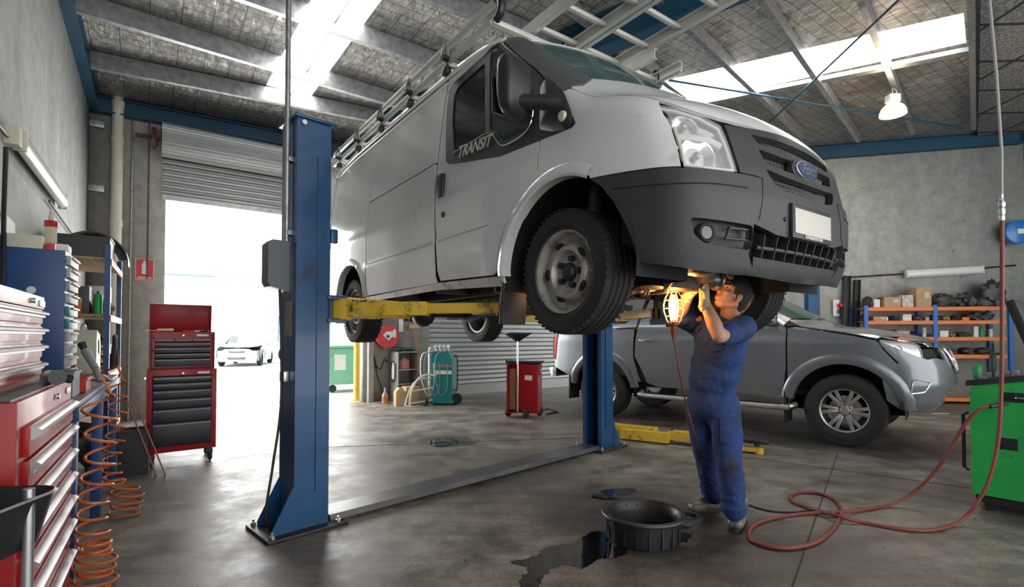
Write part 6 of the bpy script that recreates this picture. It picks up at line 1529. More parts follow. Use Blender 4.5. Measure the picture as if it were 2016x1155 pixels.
mb.tube(smoothpts([g(735,690,.1),g(736,705),g(742,722),g(750,725),g(754,715),g(757,708),g(763,712)],5),.012,6);mb.tube(smoothpts([g(737,700,.06),g(743,740),g(752,765),g(757,780,.2)],5),.009,6);tag(mb.build('drooping_hose',M_black,None),'thin black hose drooping on the pillar below the red reel','hose')
# grey shelf cabinet
gc=fl(783,793);gc.z=0
GC=empty('open_cabinet',gc,'grey steel open cabinet with shelves under the fire hose reel','open cabinet',rz=rzB)
M_gcab=mat('grey_cabinet_paint',(.30,.29,.28),.5,var=.15)
cw,cd,ch=.44,.40,1.0
mb=MB();mb.box((.01,cd/2,ch/2),(.02,cd,ch));mb.box((cw-.01,cd/2,ch/2),(.02,cd,ch));mb.box((cw/2,cd-.01,ch/2),(cw,.02,ch));mb.box((cw/2,cd/2,ch-.01),(cw,cd,.02));mb.box((cw/2,cd/2,.06),(cw,cd,.02));mb.build('cabinet_body',M_gcab,GC)
for z in(.36,.64):
    mb=MB();mb.box((cw/2,cd/2,z),(cw-.04,cd-.03,.018));mb.build('shelf',M_steel,GC)
mb=MB();mb.box((-.012,cd*.45,.62),(.02,.18,.34),bev=.008);mb.build('wall_phone_holder',M_paper,GC)
mb=MB();mb.tube(smoothpts([(-.03,cd*.3,.78),(-.03,cd*.2,.7),(-.03,cd*.25,.45),(-.03,cd*.6,.42),(-.03,cd*.7,.6),(-.03,cd*.55,.79)],4,True),.012,6,closed=True);mb.build('cable_loop',M_black,GC)
cdir=B;cnn=-nB
def gcp(x,y,z): return gc+B*x-nB*y+Z3*z
can(gcp(.20,.18,.652),.12,.20,mat('pink_tub',(.55,.20,.20),.5),'pink plastic tub on the upper shelf of the grey open cabinet','tub','plastic_tub',cap=M_paper)
random.seed(5)
def crumple(name,p,d,m,lab,cat,seed=0,rz=0,group=None,amp=.35,res=18):
    """irregular soft or jumbled item built as a folded closed mesh"""
    rnd_=random.Random(seed);o=empty(name,p,lab,cat,rz=rz,group=group);mb=MB();vs=[];ph=[(rnd_.uniform(2,7),rnd_.uniform(2,7),rnd_.uniform(0,6),rnd_.uniform(.3,1)) for _ in range(6)]
    n=res;m_=res//2
    def R_(t,a):
        s=1.
        for fa,fb,p_,k in ph: s+=amp*k*.33*math.sin(round(fa)*a+p_)*math.sin(fb*t+p_*1.7)
        return max(.35,s)
    for j in range(m_+1):
        t=PI*j/m_
        for i in range(n):
            a=2*PI*i/n;r=R_(t,a);e=lambda q:math.copysign(abs(q)**.8,q)
            z=max(0,.5+.5*e(math.cos(t))*r) if math.cos(t)<0 else .5+.5*e(math.cos(t))*r
            vs.append(Vector((d[0]/2*e(math.sin(t))*math.cos(a)*r,d[1]/2*e(math.sin(t))*math.sin(a)*r,d[2]*z)))
    mb.raw(vs,[(j*n+i,j*n+(i+1)%n,(j+1)*n+(i+1)%n,(j+1)*n+i) for j in range(m_) for i in range(n)]);mb.build(name+'_body',m,o);return o
M_dkcloth=mat('dark_crumpled_plastic',(.045,.047,.05),.45,var=.4,bump=.3,bscale=30)
M_junk=mat('greasy_parts',(.10,.095,.09),.5,metal=.4,var=.5,vscale=25,bump=.3,bscale=50)
crumple('work_gloves',gcp(.12,.2,1.0),(.24,.26,.09),mat('dark_green_cloth',(.03,.06,.04),.8),'dark green cap lying on top of the grey open cabinet','cap',seed=3)
crumple('folded_rag',gcp(.34,.18,1.0),(.20,.22,.06),mat('dark_green_cloth',(.03,.06,.04),.8),'dark rag beside the cap on the grey open cabinet','rag',seed=4)
carton(fl(808,795)+Z3*0,(.26,.22,.34),'plain cardboard box standing on the floor in front of the grey open cabinet',M_card,rz=rzB,tape=False)
o=empty('jerrycan',fl(787,798),'small tan plastic jerrycan on the floor against the grey open cabinet','jerrycan',rz=rzB);mb=MB();mb.prism([(-.10,0),(.10,0),(.10,.24),(.05,.30),(.04,.34),(-.04,.34),(-.05,.31),(-.10,.27)],.12,lambda a,b,h_:Vector((a,h_-.06,b)),bev=.015);mb.build('can_body',M_tan,o)
o=empty('bottle',fl(758,793),'clear bottle with an orange label on the floor below the hose reel','bottle');mb=MB();mb.lathe([(0,0),(.06,0),(.06,.16),(.025,.22),(.022,.30),(0,.30)],(0,0,0),n=16);mb.build('bottle_body',mat('bottle_grey',(.35,.36,.30),.2),o);mb=MB();mb.lathe([(.062,.03),(.062,.13)],(0,0,0),n=16);mb.build('bottle_label',M_orange,o)
# vacuum-like frame of pale tubes beside the jug
o=empty('tube_frame_trolley',fl(841,800),'pale tubular hand trolley lying between grey cabinet and teal machine','hand trolley',rz=rzB)
mb=MB();mb.tube(smoothpts([(-.35,0,.03),(-.32,0,.28),(-.22,0,.48),(-.05,0,.58),(.18,0,.56)],6),.022,8);mb.tube(smoothpts([(-.35,.2,.03),(-.28,.2,.25),(-.18,.2,.42),(-.02,.2,.50),(.18,.2,.48)],6),.018,8);mb.cyl((-.30,0,.30),(.10,0,.34),.014);mb.cyl((-.34,0,.08),(.16,.1,.10),.014);mb.cyl((-.05,0,.57),(-.05,.2,.49),.014);mb.build('tube_frame',M_cream,o)
mb=MB();mb.lathe([(0,-.03),(.07,-.03),(.08,0),(.07,.03),(0,.03)],(.0,.1,.08),(1,.3,0),18);mb.build('wheel',M_black,o)
# broom and small wall items
bt=bw(815,650,.12);bb=bw(838,735,.20)
o=empty('broom',bb,'broom with an orange handle leaning upside down beside roller door two','broom');mb=MB();mb.cyl((0,0,-.6),bt-bb,.013);mb.build('handle',M_orange,o);mb=MB();mb.box((bt-bb)+Vector((0,0,.08)),(.22,.06,.09),rz=rzB,bev=.01);mb.build('broom_head',M_tan,o)
mb=MB();mb.box(bw(789,640,.04),(.10,.04,.28),rz=rzB,bev=.01);tag(mb.build('paper_towel_holder',M_paper,None),'white paper dispenser on the wall right of the red hose reel','dispenser')
mb=MB();mb.box(bw(813,628,.05),(.16,.08,.09),rz=rzB,bev=.01);tag(mb.build('small_black_box',M_black,None),'small black box on the wall above the broom','box')
# teal service machine
tm=fl(870,797);tm.z=0
TM=empty('service_machine',tm,'teal wheeled air-conditioning service machine in front of the closed roller door','service machine',rz=-.12)
mb=MB();mb.prism([(-.20,.08),(.20,.08),(.20,.86),(.12,1.02),(-.20,1.02)],.36,lambda a,b,h_:Vector((a,h_-.02,b)),bev=.02);mb.build('machine_body',M_teal,TM)
mb=MB();mb.box((.02,-.028,.62),(.34,.01,.07));mb.build('front_label',M_paper,TM)
mb=MB();mb.box((.02,-.026,.74),(.36,.008,.05));mb.build('trim_band',mat('bronze_band',(.30,.22,.14),.4),TM)
mb=MB();mb.box((0,.16,.06),(.46,.42,.05),bev=.01);mb.build('machine_base',M_teal,TM)
for x,y in((-.12,.0),(.16,.32)):
    mb=MB();mb.lathe([(0,-.02),(.04,-.02),(.045,0),(.04,.02),(0,.02)],(x,y,.045),(1,0,0),16);mb.build('caster',M_black,TM)
mb=MB();mb.lathe([(0,-.025),(.10,-.025),(.11,0),(.10,.025),(0,.025)],(.26,.1,.11),(.4,-1,0),20);mb.build('wheel',M_rubber,TM)
mb=MB();mb.cyl((-.24,.12,.20),(-.24,.12,1.05),.07,n=18);mb.sph((-.24,.12,1.05),.07,14);mb.build('gas_cylinder',mat('grey_cylinder',(.30,.33,.34),.3,metal=.4),TM)
for k in range(4):
    mb=MB();mb.cyl((-.13+.085*k,.0,1.10),(-.13+.085*k,-.03,1.11),.035,n=14);mb.cyl((-.13+.085*k,.02,1.02),(-.13+.085*k,.02,1.10),.010,n=8);mb.build('gauge',M_steel,TM)
for k,(x,s_) in enumerate(((-.16,1),(-.05,1.15),(.10,.9))):
    mb=MB();mb.tube(smoothpts([(x,-.02,1.02),(x-.20*s_,-.10,.95),(x-.22*s_,-.10,.55),(x-.10,-.10,.20),(x+.02,-.08,.35),(x+.01,-.05,.8)],6),.009,6);mb.build('service_hose',M_greybox if k else M_steel,TM)
mb=MB();mb.tube(smoothpts([(.21,.1,.9),(.27,.1,.9),(.27,.1,.3),(.21,.1,.3)],4),.012,6);mb.build('push_handle',M_black,TM)
# red oil drainer trolley
rt_=fl(1024,823);rt_.z=0
RT=empty('oil_drainer',rt_,'red wheeled waste-oil drainer with a black funnel bowl on its pole','oil drainer',rz=-.25)
mb=MB();mb.box((.10,.2,.47),(.36,.38,.78),bev=.012);mb.build('tank_body',M_red,RT)
mb=MB();mb.box((-.20,.10,.47),(.02,.30,.78));mb.box((-.10,.30,.47),(.20,.02,.78));mb.box((-.14,.12,.09),(.20,.30,.02));mb.build('side_frame',M_red,RT)
mb=MB();mb.box((-.13,.08,.45),(.11,.06,.66),bev=.004);mb.build('level_gauge',mat('wood_tone_gauge',(.45,.25,.14),.5,var=.2,stretch=(10,10,1)),RT)
mb=MB();mb.prism([(-.06,-.03),(.05,-.04),(.07,.0),(.06,.04),(-.05,.045)],.003,lambda a,b,h_:Vector((.13+a,.008-h_,.64+b)));mb.build('maker_label',M_paper,RT)
mb=MB();mb.cyl((-.04,.0,.10),(-.04,.0,1.12),.018,n=12);mb.cyl((-.04,0,1.0),(-.04,0,1.22),.012,n=10);pole=mb.build('pole',M_chrome,RT)
mb=MB();mb.lathe([(0,1.22),(.03,1.22),(.10,1.27),(.20,1.33),(.235,1.345),(.235,1.36),(.20,1.35),(.09,1.29),(0,1.26)],(-.04,0,0),n=32);mb.build('funnel_bowl',M_black,RT)
mb=MB();mb.box((.05,.18,.885),(.55,.34,.03),bev=.01);mb.box((-.23,.18,.90),(.02,.36,.06));mb.build('tool_tray',M_dark,RT)
for x,y in((-.22,.10),(.10,-.04),(.26,.30)):
    mb=MB();mb.lathe([(0,-.022),(.07,-.022),(.08,0),(.07,.022),(0,.022)],(x,y,.08),(1,-.3,0),20);mb.build('wheel',M_rubber,RT)
mb=MB();mb.tube(smoothpts([fl(1062,812)+Z3*.01,fl(1075,806)+Z3*.01,fl(1095,810)+Z3*.01,fl(1075,816)+Z3*.01,fl(1100,812)+Z3*.01],6),.010,6);tag(mb.build('floor_cable',M_cable,None),'short black cable loop on the floor right of the red oil drainer','cable')
mb=MB();mb.tube(smoothpts([fl(x,y)+Z3*.01 for x,y in((735,794),(765,792),(790,798),(815,801),(838,796),(850,790))],6),.010,6);tag(mb.build('ground_hose',M_cream,None),'pale hose lying on the floor along the back wall cabinets','hose')
# ================================================================== RIGHT WALL
def rws(px,py,off): return rw(px,py,off)
OFS=.55
rr0=rw(1705,662,OFS);rr0.z=0;rr1=rw(1985,662,OFS);rr1.z=0;RDr=(rr1-rr0).normalized();rzr=math.atan2(RDr.y,RDr.x)
RSn=-nR
SH=empty('pallet_shelving',rr0,'orange and blue steel shelving loaded with parts against the right wall','shelving',rz=rzr)
SL_=(rr1-rr0).length;bay=(rw(1841,662,OFS)-rw(1705,662,OFS)).length
zsR=[rw(1770,y,OFS).z for y in(604.5,631,663,697)]+[.12]
for x in(.0,bay,bay*2.05):
    for y in(.0,.5):
        mb=MB();mb.box((x,y,1.0*(zsR[0]+.04)/2),(.07,.05,zsR[0]+.04));mb.build('upright',mat('rack_blue',(.03,.13,.48),.45),SH)
for i,z in enumerate(zsR):
    for b_ in range(2):
        mb=MB();mb.box((bay*(b_+.5),.25,z-.012),(bay-.05,.5,.02));sf=mb.build('shelf',M_wood,SH)
        for y in(-.005,.5):
            mb=MB();mb.box((bay*(b_+.5),y,z-.035),(bay-.04,.03,.07));mb.build('shelf_beam',M_orange,sf)
def onsh(px,row,dep=.22):
    p=rw(px,662,OFS);x=(Vector((p.x,p.y,0))-rr0).dot(RDr);return rr0+RDr*x+(-nR)*dep+Z3*(zsR[row]+.001)
mpp=(rw(1800,662,OFS)-rw(1700,662,OFS)).length/100
items=[ # px0,px1,row,height px,kind,material,label
(1711,1726,0,28,'c',M_junk,'tangled engine parts at the left end of the orange rack top shelf'),
(1727,1740,0,18,'b',M_paper,'small white box beside the tangled parts on the rack top shelf'),
(1743,1778,0,22,'f',M_card,'open-flap cardboard box on the rack top shelf'),
(1781,1804,0,26,'b',mat('printed_box',(.55,.50,.45),.6,var=.4,vscale=14),'printed box between two cardboard cartons on the rack top shelf'),
(1807,1838,0,42,'b',M_card,'tall sealed cardboard carton on the rack top shelf by the middle upright'),
(1843,1893,0,34,'c',M_dkcloth,'black crumpled rubber mats just right of the rack middle upright on top'),
(1895,1938,0,34,'c',M_dkcloth,'dark heap with a ring-shaped part on the rack top shelf'),
(1942,1998,0,62,'c',M_dkcloth,'tallest dark heap of black trim at the right end of the rack top shelf'),
(1709,1718,1,20,'c',M_junk,'dark part against the left upright on the second shelf'),
(1722,1750,1,9,'b',M_card,'shallow cardboard tray on the second shelf'),
(1752,1759,1,9,'k',M_steel,'small grey tin beside the cardboard tray on the second shelf'),
(1760,1775,1,12,'c',M_bluecab,'blue rounded cap on the second shelf'),
(1783,1801,1,14,'b',M_paper,'white carton stack on the second shelf left of the dark parts'),
(1804,1829,1,14,'c',M_junk,'row of dark oily parts on the second shelf near the middle upright'),
(1831,1839,1,8,'b',M_paper,'little white box touching the middle upright on the second shelf'),
(1846,1862,1,14,'c',M_junk,'dark bracket right of the middle upright on the second shelf'),
(1864,1880,1,12,'c',M_tan,'tan clamp among dark parts on the second shelf'),
(1882,1900,1,12,'c',M_junk,'oily bracket left of the orange-labelled box on the second shelf'),
(1903,1917,1,7,'b',M_orange,'flat orange box on the second shelf'),
(1920,1972,1,20,'c',M_dkcloth,'wide black bundle at the right of the second shelf'),
(1767,1794,2,13,'f',M_card,'opened cardboard box on the third shelf behind the pickup bonnet'),
(1802,1818,2,13,'c',M_bluecab,'blue crumpled cloth on the third shelf'),
(1826,1834,2,22,'k',M_paper,'white spray bottle on the third shelf by the middle upright'),
(1847,1855,2,12,'k',M_junk,'dark tin at the start of the right bay third shelf'),
(1857,1874,2,13,'b',M_paper,'white box with red print on the third shelf right bay'),
(1876,1890,2,11,'c',M_tan,'brown part on the third shelf right bay'),
(1892,1924,2,12,'c',M_junk,'jumble of grey castings on the third shelf right bay'),
(1927,1936,2,22,'b',M_paper,'upright white carton on the third shelf right bay'),
(1941,1948,2,20,'k',M_green,'green bottle beside the upright white carton'),
(1959,1967,2,18,'k',M_cream,'cream bottle near the hanging red hose on the third shelf'),
(1853,1896,3,14,'c',M_junk,'long dark linkage parts on the bottom visible shelf'),
(1899,1930,3,16,'c',M_dkcloth,'black parts pile on the bottom visible shelf'),
(1933,1965,3,16,'c',M_junk,'dark oily castings at the right of the bottom visible shelf')]
for k,(a,b,row,hp_,kd,m,lab) in enumerate(items):
    w_=(b-a)*mpp;h_=hp_*mpp*1.02;p=onsh((a+b)/2,row,.16 if kd!='c' else .20);w_*=.94
    if kd=='b': carton(p,(w_,min(.28,max(w_,.08)),h_),lab,m,rz=rzr,tape=(b-a)>25)
    elif kd=='f': carton(p,(w_,.26,h_),lab,m,rz=rzr,flap=True)
    elif kd=='k': can(p,w_/2,h_,m,lab,'bottle','bottle')
    else:
        crumple('parts_heap' if m in(M_junk,) else 'dark_bundle',p,(w_*.86,.28,h_*.82),m,lab,'spare parts' if m is M_junk else 'bundle',seed=k+11,rz=rzr,amp=.55,res=26)
batten('fluorescent_light',rw(1779,540,.03),rw(1931,531,.03),nR,'long fluorescent light on the right wall above the orange shelving',dep=.09,wid=.17)
# black leaning rails, bell, blue hose reel
a=rw(1675,662,.30);a.z=0
for k,(x0,x1,lab) in enumerate(((1662,1669,'black steel channel leaning on the right wall left of the shelving'),(1681,1688,'second narrower black channel leaning behind the first'))):
    f_=rw(x0-3,662,.35);f_.z=0;t_=rw(x1-2,543+8*k,.06);o=empty('steel_channel',f_,lab,'steel channel');mb=MB();mb.bar((0,0,0),t_-f_,.13-.05*k,.05,up=(0,1,0),bev=.004);mb.bar(Vector((.05,-.03,0)),t_-f_+Vector((.05,-.03,0)),.012,.06,up=(0,1,0));mb.build('channel_body',M_black,o)
bz_=rw(1646,606,.06);o=empty('wall_alarm',bz_,'white board with a red domed alarm on the right wall beside the blue column','alarm',rz=rzr)
mb=MB();mb.box((0,0,0),(.12,.03,.34),bev=.005);mb.build('backboard',M_paper,o);mb=MB();mb.sph((.06,-.06,.05),.055,14);mb.build('red_dome',M_redflat,o)
mb=MB();mb.cyl((.03,-.04,-.12),(.03,-.04,-.02),.02);mb.cyl((.09,-.04,-.12),(.09,-.04,-.02),.02);mb.build('bottles_on_board',M_junk,o)
hb=rw(2003,457,.25);o=empty('cable_reel',hb,'blue cable reel with a white label at the right edge of the workshop','cable reel',rz=rzr)
mb=MB();mb.lathe([(0,-.09),(.17,-.09),(.235,-.06),(.24,0),(.235,.06),(.17,.09),(0,.09)],(0,0,0),(0,-1,0),36);mb.build('reel_body',mat('reel_blue',(.02,.19,.55),.35,coat=.4),o)
mb=MB();mb.box((.06,-.10,.0),(.26,.02,.10),bev=.006);mb.build('reel_label',M_paper,o)
mb=MB();mb.box((0,.15,0),(.06,.16,.10));mb.build('bracket',M_dark,o)
# ---------- green machine at the right edge
gF=Vector((3.47,3.86,0));gd=Vector((.62,-.78,0)).normalized();gr=math.atan2(gd.y,gd.x)
GM=empty('diagnostic_machine',gF,'green wheeled workshop machine with a black console at the right edge','workshop machine',rz=gr)
# local x along its long side (towards the camera), +y away to the right
mb=MB();mb.prism([(0,.12),(.95,.12),(.95,1.10),(.02,.93),(0,.91)],.62,lambda a,b,h_:Vector((a,h_,b)),bev=.012);mb.build('machine_body',M_green,GM)
mb=MB();mb.prism([(-.02,.925),(.97,1.10),(.97,1.15),(-.02,.965)],.66,lambda a,b,h_:Vector((a,h_-.02,b)),bev=.006);mb.build('console_tray',M_black,GM)
mb=MB();mb.box((.47,.31,.09),(.90,.58,.06));mb.build('base_plinth',M_inner,GM)
for x,y in((.10,.06),(.85,.06),(.10,.56),(.85,.56)):
    mb=MB();mb.lathe([(0,-.02),(.038,-.02),(.04,0),(.038,.02),(0,.02)],(x,y,.04),(0,1,0),16);mb.build('caster',M_black,GM)
mb=MB();mb.box((.28,-.004,.86),(.22,.012,.07),bev=.01);mb.build('side_recess',M_inner,GM);mb=MB();mb.box((.20,-.003,.52),(.11,.01,.085),bev=.006);mb.build('side_patch',M_inner,GM)
mb=MB();mb.tube(smoothpts([(.24,-.01,.86),(.26,-.03,.86),(.30,-.03,.86),(.32,-.01,.86)],4),.006,6);mb.build('recess_handle',M_chrome,GM)
mb=MB();P=[(.42,-.02,.80),(.40,-.06,.70),(.40,-.06,.4),(.42,-.05,.15),(.43,-.05,.08)];mb.tube(smoothpts(P,6),.014,8);mb.build('side_hose',M_cable,GM)
mb=MB();mb.tube([(-.02,.05,.72),(-.05,.05,.70),(-.05,.05,.30),(-.02,.05,.28)],.012,6);mb.build('push_handle',M_black,GM)
mb=MB();mb.box((.30,.16,1.36),(.05,.50,.42),rot=Matrix.Rotation(-.30,3,'Y'),bev=.012);mb.box((.34,.2,1.08),(.10,.12,.20));mb.build('monitor',M_black,GM)
mb=MB();mb.box((.268,.16,1.36),(.004,.44,.36),rot=Matrix.Rotation(-.30,3,'Y'));mb.build('monitor_back_panel',mat('monitor_grey',(.16,.16,.165),.4),GM)
mb=MB()
for k in range(5): mb.box((.05+.05*k,.06+.02*(k%2),1.0+.009*k),(.03,.05,.04),bev=.006)
mb.build('console_clips',M_greybox,GM)
def ong(x,y,z): return gF+gd*x+Vector((-gd.y,gd.x,0))*y+Z3*z
o=empty('spray_gun',ong(.10,.22,.99),'dark green spray gun standing on the green machine console','spray gun');mb=MB();mb.cyl((0,0,0),(0,0,.17),.022);mb.cyl((0,0,.17),(0,0,.26),.015,.008);mb.cyl((0,0,.17),(.07,0,.18),.01);mb.build('gun_body',mat('dark_green_plastic',(.03,.09,.06),.4),o)
can(ong(.03,.10,.975),.028,.11,M_green,'green-capped small bottle on the front corner of the green machine','bottle','bottle',cap=M_green)
# ---------- yellow battery pack on the floor by the shelving
yc=fl(1880,786);yc.z=0;o=empty('floor_lamp_case',yc,'yellow and black equipment case on the floor under the orange shelving','equipment case',rz=rzr)
mb=MB();mb.box((0,.15,.24),(.24,.22,.46),bev=.02);mb.build('case_body',mat('amber_case',(.75,.40,.05),.45,var=.15),o)
mb=MB()
for z in(.12,.30,.44): mb.box((0,.15,z),(.25,.23,.02))
mb.tube([(-.08,.15,.47),(-.08,.15,.54),(.08,.15,.54),(.08,.15,.47)],.012,6);mb.build('case_straps',M_black,o)
o=empty('floor_strip',fl(1852,814)+Z3*.006,'thin pale yellow strip lying on the floor in front of the shelving','strip',rz=-.05);mb=MB();mb.box((0,0,0),(.28,.03,.008));mb.build('strip_body',mat('pale_yellow',(.65,.55,.25),.6),o)
# ---------- red hose hanging from the ceiling and looped over the floor
def F_(x,y,z=.014): return fl(x,y,z)
lp=[at(1955,798,3.62),at(1932,803,3.64),at(1905,828,3.68),at(1878,870,3.74),at(1850,915,3.80),at(1808,962,3.88),F_(1760,990,.03),F_(1700,1003),F_(1650,1008,.03),F_(1590,1010),F_(1530,1018),F_(1490,1030),F_(1475,1045),F_(1480,1062),F_(1512,1075),F_(1560,1078),F_(1608,1066),F_(1640,1040),F_(1656,1008,.028),F_(1645,985),F_(1618,972),F_(1582,968),F_(1558,975),F_(1562,987),F_(1595,1000),F_(1645,1014,.04),F_(1700,1028),F_(1770,1040),F_(1835,1043),F_(1890,1025,.03),at(1925,987,3.50),at(1950,935,3.48),at(1966,860,3.48),at(1972,740,3.48),at(1973,600,3.5),at(1973,500,3.5),at(1973,425,3.5)]
mb=MB();mb.tube(smoothpts(lp,8),.0125,10);HS_=tag(mb.build('air_hose',M_redhose,None),'long red rubber hose hanging at the right and looped across the floor','air hose')
mb=MB();tp_=lr(1938,-60,.0);tp_=at(1945,-40,3.5);tp_.z=min(tp_.z,5.3)
up=at(1972,420,3.5);topz=onroof(up.x,up.y).z;mb.tube([up+Z3*.02,at(1972,300,3.5),at(1962,150,3.5),at(1948,0,3.5),Vector((at(1945,-40,3.5).x-.02,3.5,topz))],.009,8)
wire=tag(mb.build('hanging_cable',mat('grey_rope',(.32,.31,.29),.6),None),'grey supply line dropping from the ceiling to the red hose coupling','supply line')
o=empty('hose_coupling',up,'steel valve coupling with a blue lever joining grey line and red hose','valve coupling');mb=MB();mb.lathe([(0,-.05),(.016,-.05),(.018,-.02),(.013,-.015),(.020,.0),(.020,.03),(.013,.035),(.022,.05),(.022,.075),(.012,.09),(.012,.13),(0,.13)],(0,0,0),n=14);mb.build('coupling_body',M_steel,o);mb=MB();mb.bar((0,0,.10),(-.05,-.02,.085),.012,.008);mb.build('lever',M_bluecab,o)
mb=MB();mb.cyl(at(1948,800,3.62),at(1962,797,3.62),.016);mb.cyl(at(1962,797,3.62),at(1985,795,3.62),.018,.010);tag(mb.build('hose_plug',M_black,None),'black plug on the hose end pressed against the green machine','hose plug')
mb=MB();mb.tube(smoothpts([F_(x,y,.008) for x,y in((1468,990),(1490,999),(1520,1006),(1560,1008),(1600,1004),(1625,1010),(1650,1012))],6),.007,6);tag(mb.build('power_lead',M_cable,None),'black lead running from the boot to the red hose loops','cable')
# ---------- high bay lamp
hl_=at(1758,226,7.7);rz_t=onroof(hl_.x,hl_.y).z-hl_.z
HB=empty('high_bay_lamp',hl_,'lit bell-shaped high bay lamp hanging below the right skylight','pendant lamp')
mb=MB();mb.lathe([(.175,0),(.172,.05),(.145,.11),(.10,.155),(.06,.18),(.05,.19)],(0,0,0),n=36);mb.build('lamp_shade',mat('prismatic_reflector',(.85,.62,.50),.2,alpha=.85,emit=(1.,.45,.22),estr=.8),HB)
mb=MB();mb.lathe([(0,.02),(.155,.02),(.165,.005),(.15,.0),(0,-.01)],(0,0,0),n=30);mb.build('lamp_lens',mat('lamp_lens_glow',(1,.9,.75),.5,emit=(1.,.86,.66),estr=9.),HB)
mb=MB();mb.box((0,0,.25),(.17,.13,.12),bev=.02);mb.cyl((0,0,.18),(0,0,.21),.06);mb.build('ballast_housing',M_paper,HB)
mb=MB();mb.cyl((0,0,.31),(0,0,rz_t),.006,n=6);mb.tube(smoothpts([(.05,0,.31),(.06,0,.37),(.0,0,.42)],4),.006,6);mb.build('hanger',M_paper,HB)
# ---------- drain pan, puddle, scoop
dp=at(1266,1008,3.30);dp=Vector((.256*3.30,3.30,0))
DP=empty('oil_drain_pan',dp,'round black oil drain pan standing in a wet patch on the floor','oil pan',rz=-.25)
mb=MB();mb.lathe([(0,.0),(.205,.0),(.215,.008),(.232,.15),(.262,.152),(.266,.165),(.262,.175),(.240,.178),(.228,.168),(.212,.10),(.205,.012),(0,.010)],(0,0,0),n=56);
for k in range(18):
    a=2*PI*k/18;mb.box((.226*math.cos(a),.226*math.sin(a),.08),(.012,.012,.13),rz=a)
mb.build('pan_body',M_black,DP)
mb=MB();q=[(.20,-.12),(.30,-.09),(.355,-.03),(.355,.03),(.30,.09),(.20,.12)];qi=[(.245,-.055),(.30,-.045),(.325,-.015),(.325,.015),(.30,.045),(.245,.055)]
for i in range(5):
    mb.raw([Vector((x,y,z)) for z in(.150,.174) for x,y in(q[i],q[i+1],qi[i+1],qi[i])],[(0,1,2,3),(7,6,5,4),(0,4,5,1),(1,5,6,2),(2,6,7,3),(3,7,4,0)])
mb.build('pouring_spout',M_black,DP)
mb=MB();mb.lathe([(0,.05),(.207,.05)],(0,0,0),n=40);mb.build('waste_oil',mat('waste_oil',(.006,.005,.004),.03,spec=.8),DP)
def puddle(name,pts,lab,m,z=.0025):
    mb=MB();Q=smoothpts([fl(x,y) for x,y in pts],8,True);rq=random.Random(len(pts));Q=[p+Vector((rq.uniform(-1,1),rq.uniform(-1,1),0))*.012 for p in Q];c=sum(Q,Vector())/len(Q);vs=[Vector((p.x,p.y,z)) for p in Q]+[Vector((p.x,p.y,0.0)) for p in Q];n=len(Q)
    mb.raw(vs,[tuple(range(n))]+[(i,n+i,n+(i+1)%n,(i+1)%n) for i in range(n)]);o=mb.build(name,m,None);return tag(o,lab,'puddle')
M_oil=mat('oily_water',(.010,.009,.008),.05,spec=.8,bump=.12,bscale=6)
puddle('oil_puddle',[(1005,1105),(1045,1098),(1080,1078),(1130,1068),(1160,1050),(1185,1046),(1200,1065),(1235,1082),(1215,1098),(1180,1100),(1150,1118),(1110,1112),(1075,1128),(1060,1155),(1035,1170),(1025,1140),(1040,1120)],'glossy wet oil puddle spreading left of the black drain pan',M_oil)
puddle('oil_puddle',[(1185,965),(1215,962),(1245,961),(1250,966),(1235,974),(1215,980),(1195,975)],'small dark oil spot behind the drain pan',M_oil)
puddle('oil_puddle',[(845,868),(880,862),(900,866),(893,876),(865,880),(848,876)],'small dark oil spot on the open floor between the hoist posts',M_oil)
puddle('oil_puddle',[(1330,1035),(1350,1028),(1365,1045),(1352,1065),(1325,1070),(1300,1078),(1310,1055)],'wet patch under the spout of the drain pan',M_oil)
o=empty('drip_ladle',fl(1188,980)+Z3*.004,'black flat scoop lying behind the drain pan','scoop',rz=-.45);mb=MB();mb.prism(oval(.075,.035,20),.014,lambda a,b,h_:Vector((a-.03,b,h_)),bev=.003);mb.box((.10,0,.008),(.16,.022,.012),bev=.003);mb.build('scoop_body',M_black,o)
# ---------- caged work lamp
wl=at(1326,606,3.12)
WLt=empty('work_lamp',wl,'lit caged inspection lamp hooked under the van beside the mechanic','inspection lamp')
M_cage=mat('lamp_cage_wire',(.62,.55,.40),.4,metal=.5)
mb=MB()
for k in range(8):
    a=2*PI*k/8;mb.tube([(r*math.cos(a),r*math.sin(a),z) for r,z in((.026,-.105),(.046,-.07),(.062,-.02),(.064,.02),(.052,.065),(.030,.10),(.018,.115))],.0028,6)
for r,z in((.052,-.05),(.064,.0),(.057,.05),(.030,.10)): mb.tube([(r*math.cos(t),r*math.sin(t),z) for t in np.linspace(0,2*PI,25)[:-1]],.0026,6,closed=True)
mb.build('cage',M_cage,WLt)
mb=MB();mb.lathe([(0,-.075),(.020,-.07),(.026,-.02),(.028,.02),(.024,.055),(.014,.075),(0,.085)],(0,0,0),n=20);mb.build('bulb',M_lamphot,WLt)
mb=MB();mb.lathe([(0,-.20),(.013,-.20),(.016,-.16),(.022,-.15),(.022,-.11),(.032,-.105),(.032,-.085),(0,-.08)],(0,0,0),n=18);mb.build('handle',mat('orange_rubber_grip',(.22,.06,.025),.5),WLt)
mb=MB();mb.lathe([(0,.112),(.022,.112),(.024,.15),(.012,.16),(0,.165)],(0,0,0),n=14);mb.tube(smoothpts([(0,0,.16),(.0,0,.18),(.018,0,.20),(.0,0,.22)],4),.004,6);mb.build('hook',M_dark,WLt)
cp=[Vector((0,0,-.20))]+[at(x,y,z)-wl for x,y,z in((1331,690,3.12),(1338,735,3.16),(1352,800,3.30),(1372,870,3.45))]+[fl(1395,965)+Z3*.01-wl,fl(1440,985)+Z3*.01-wl]
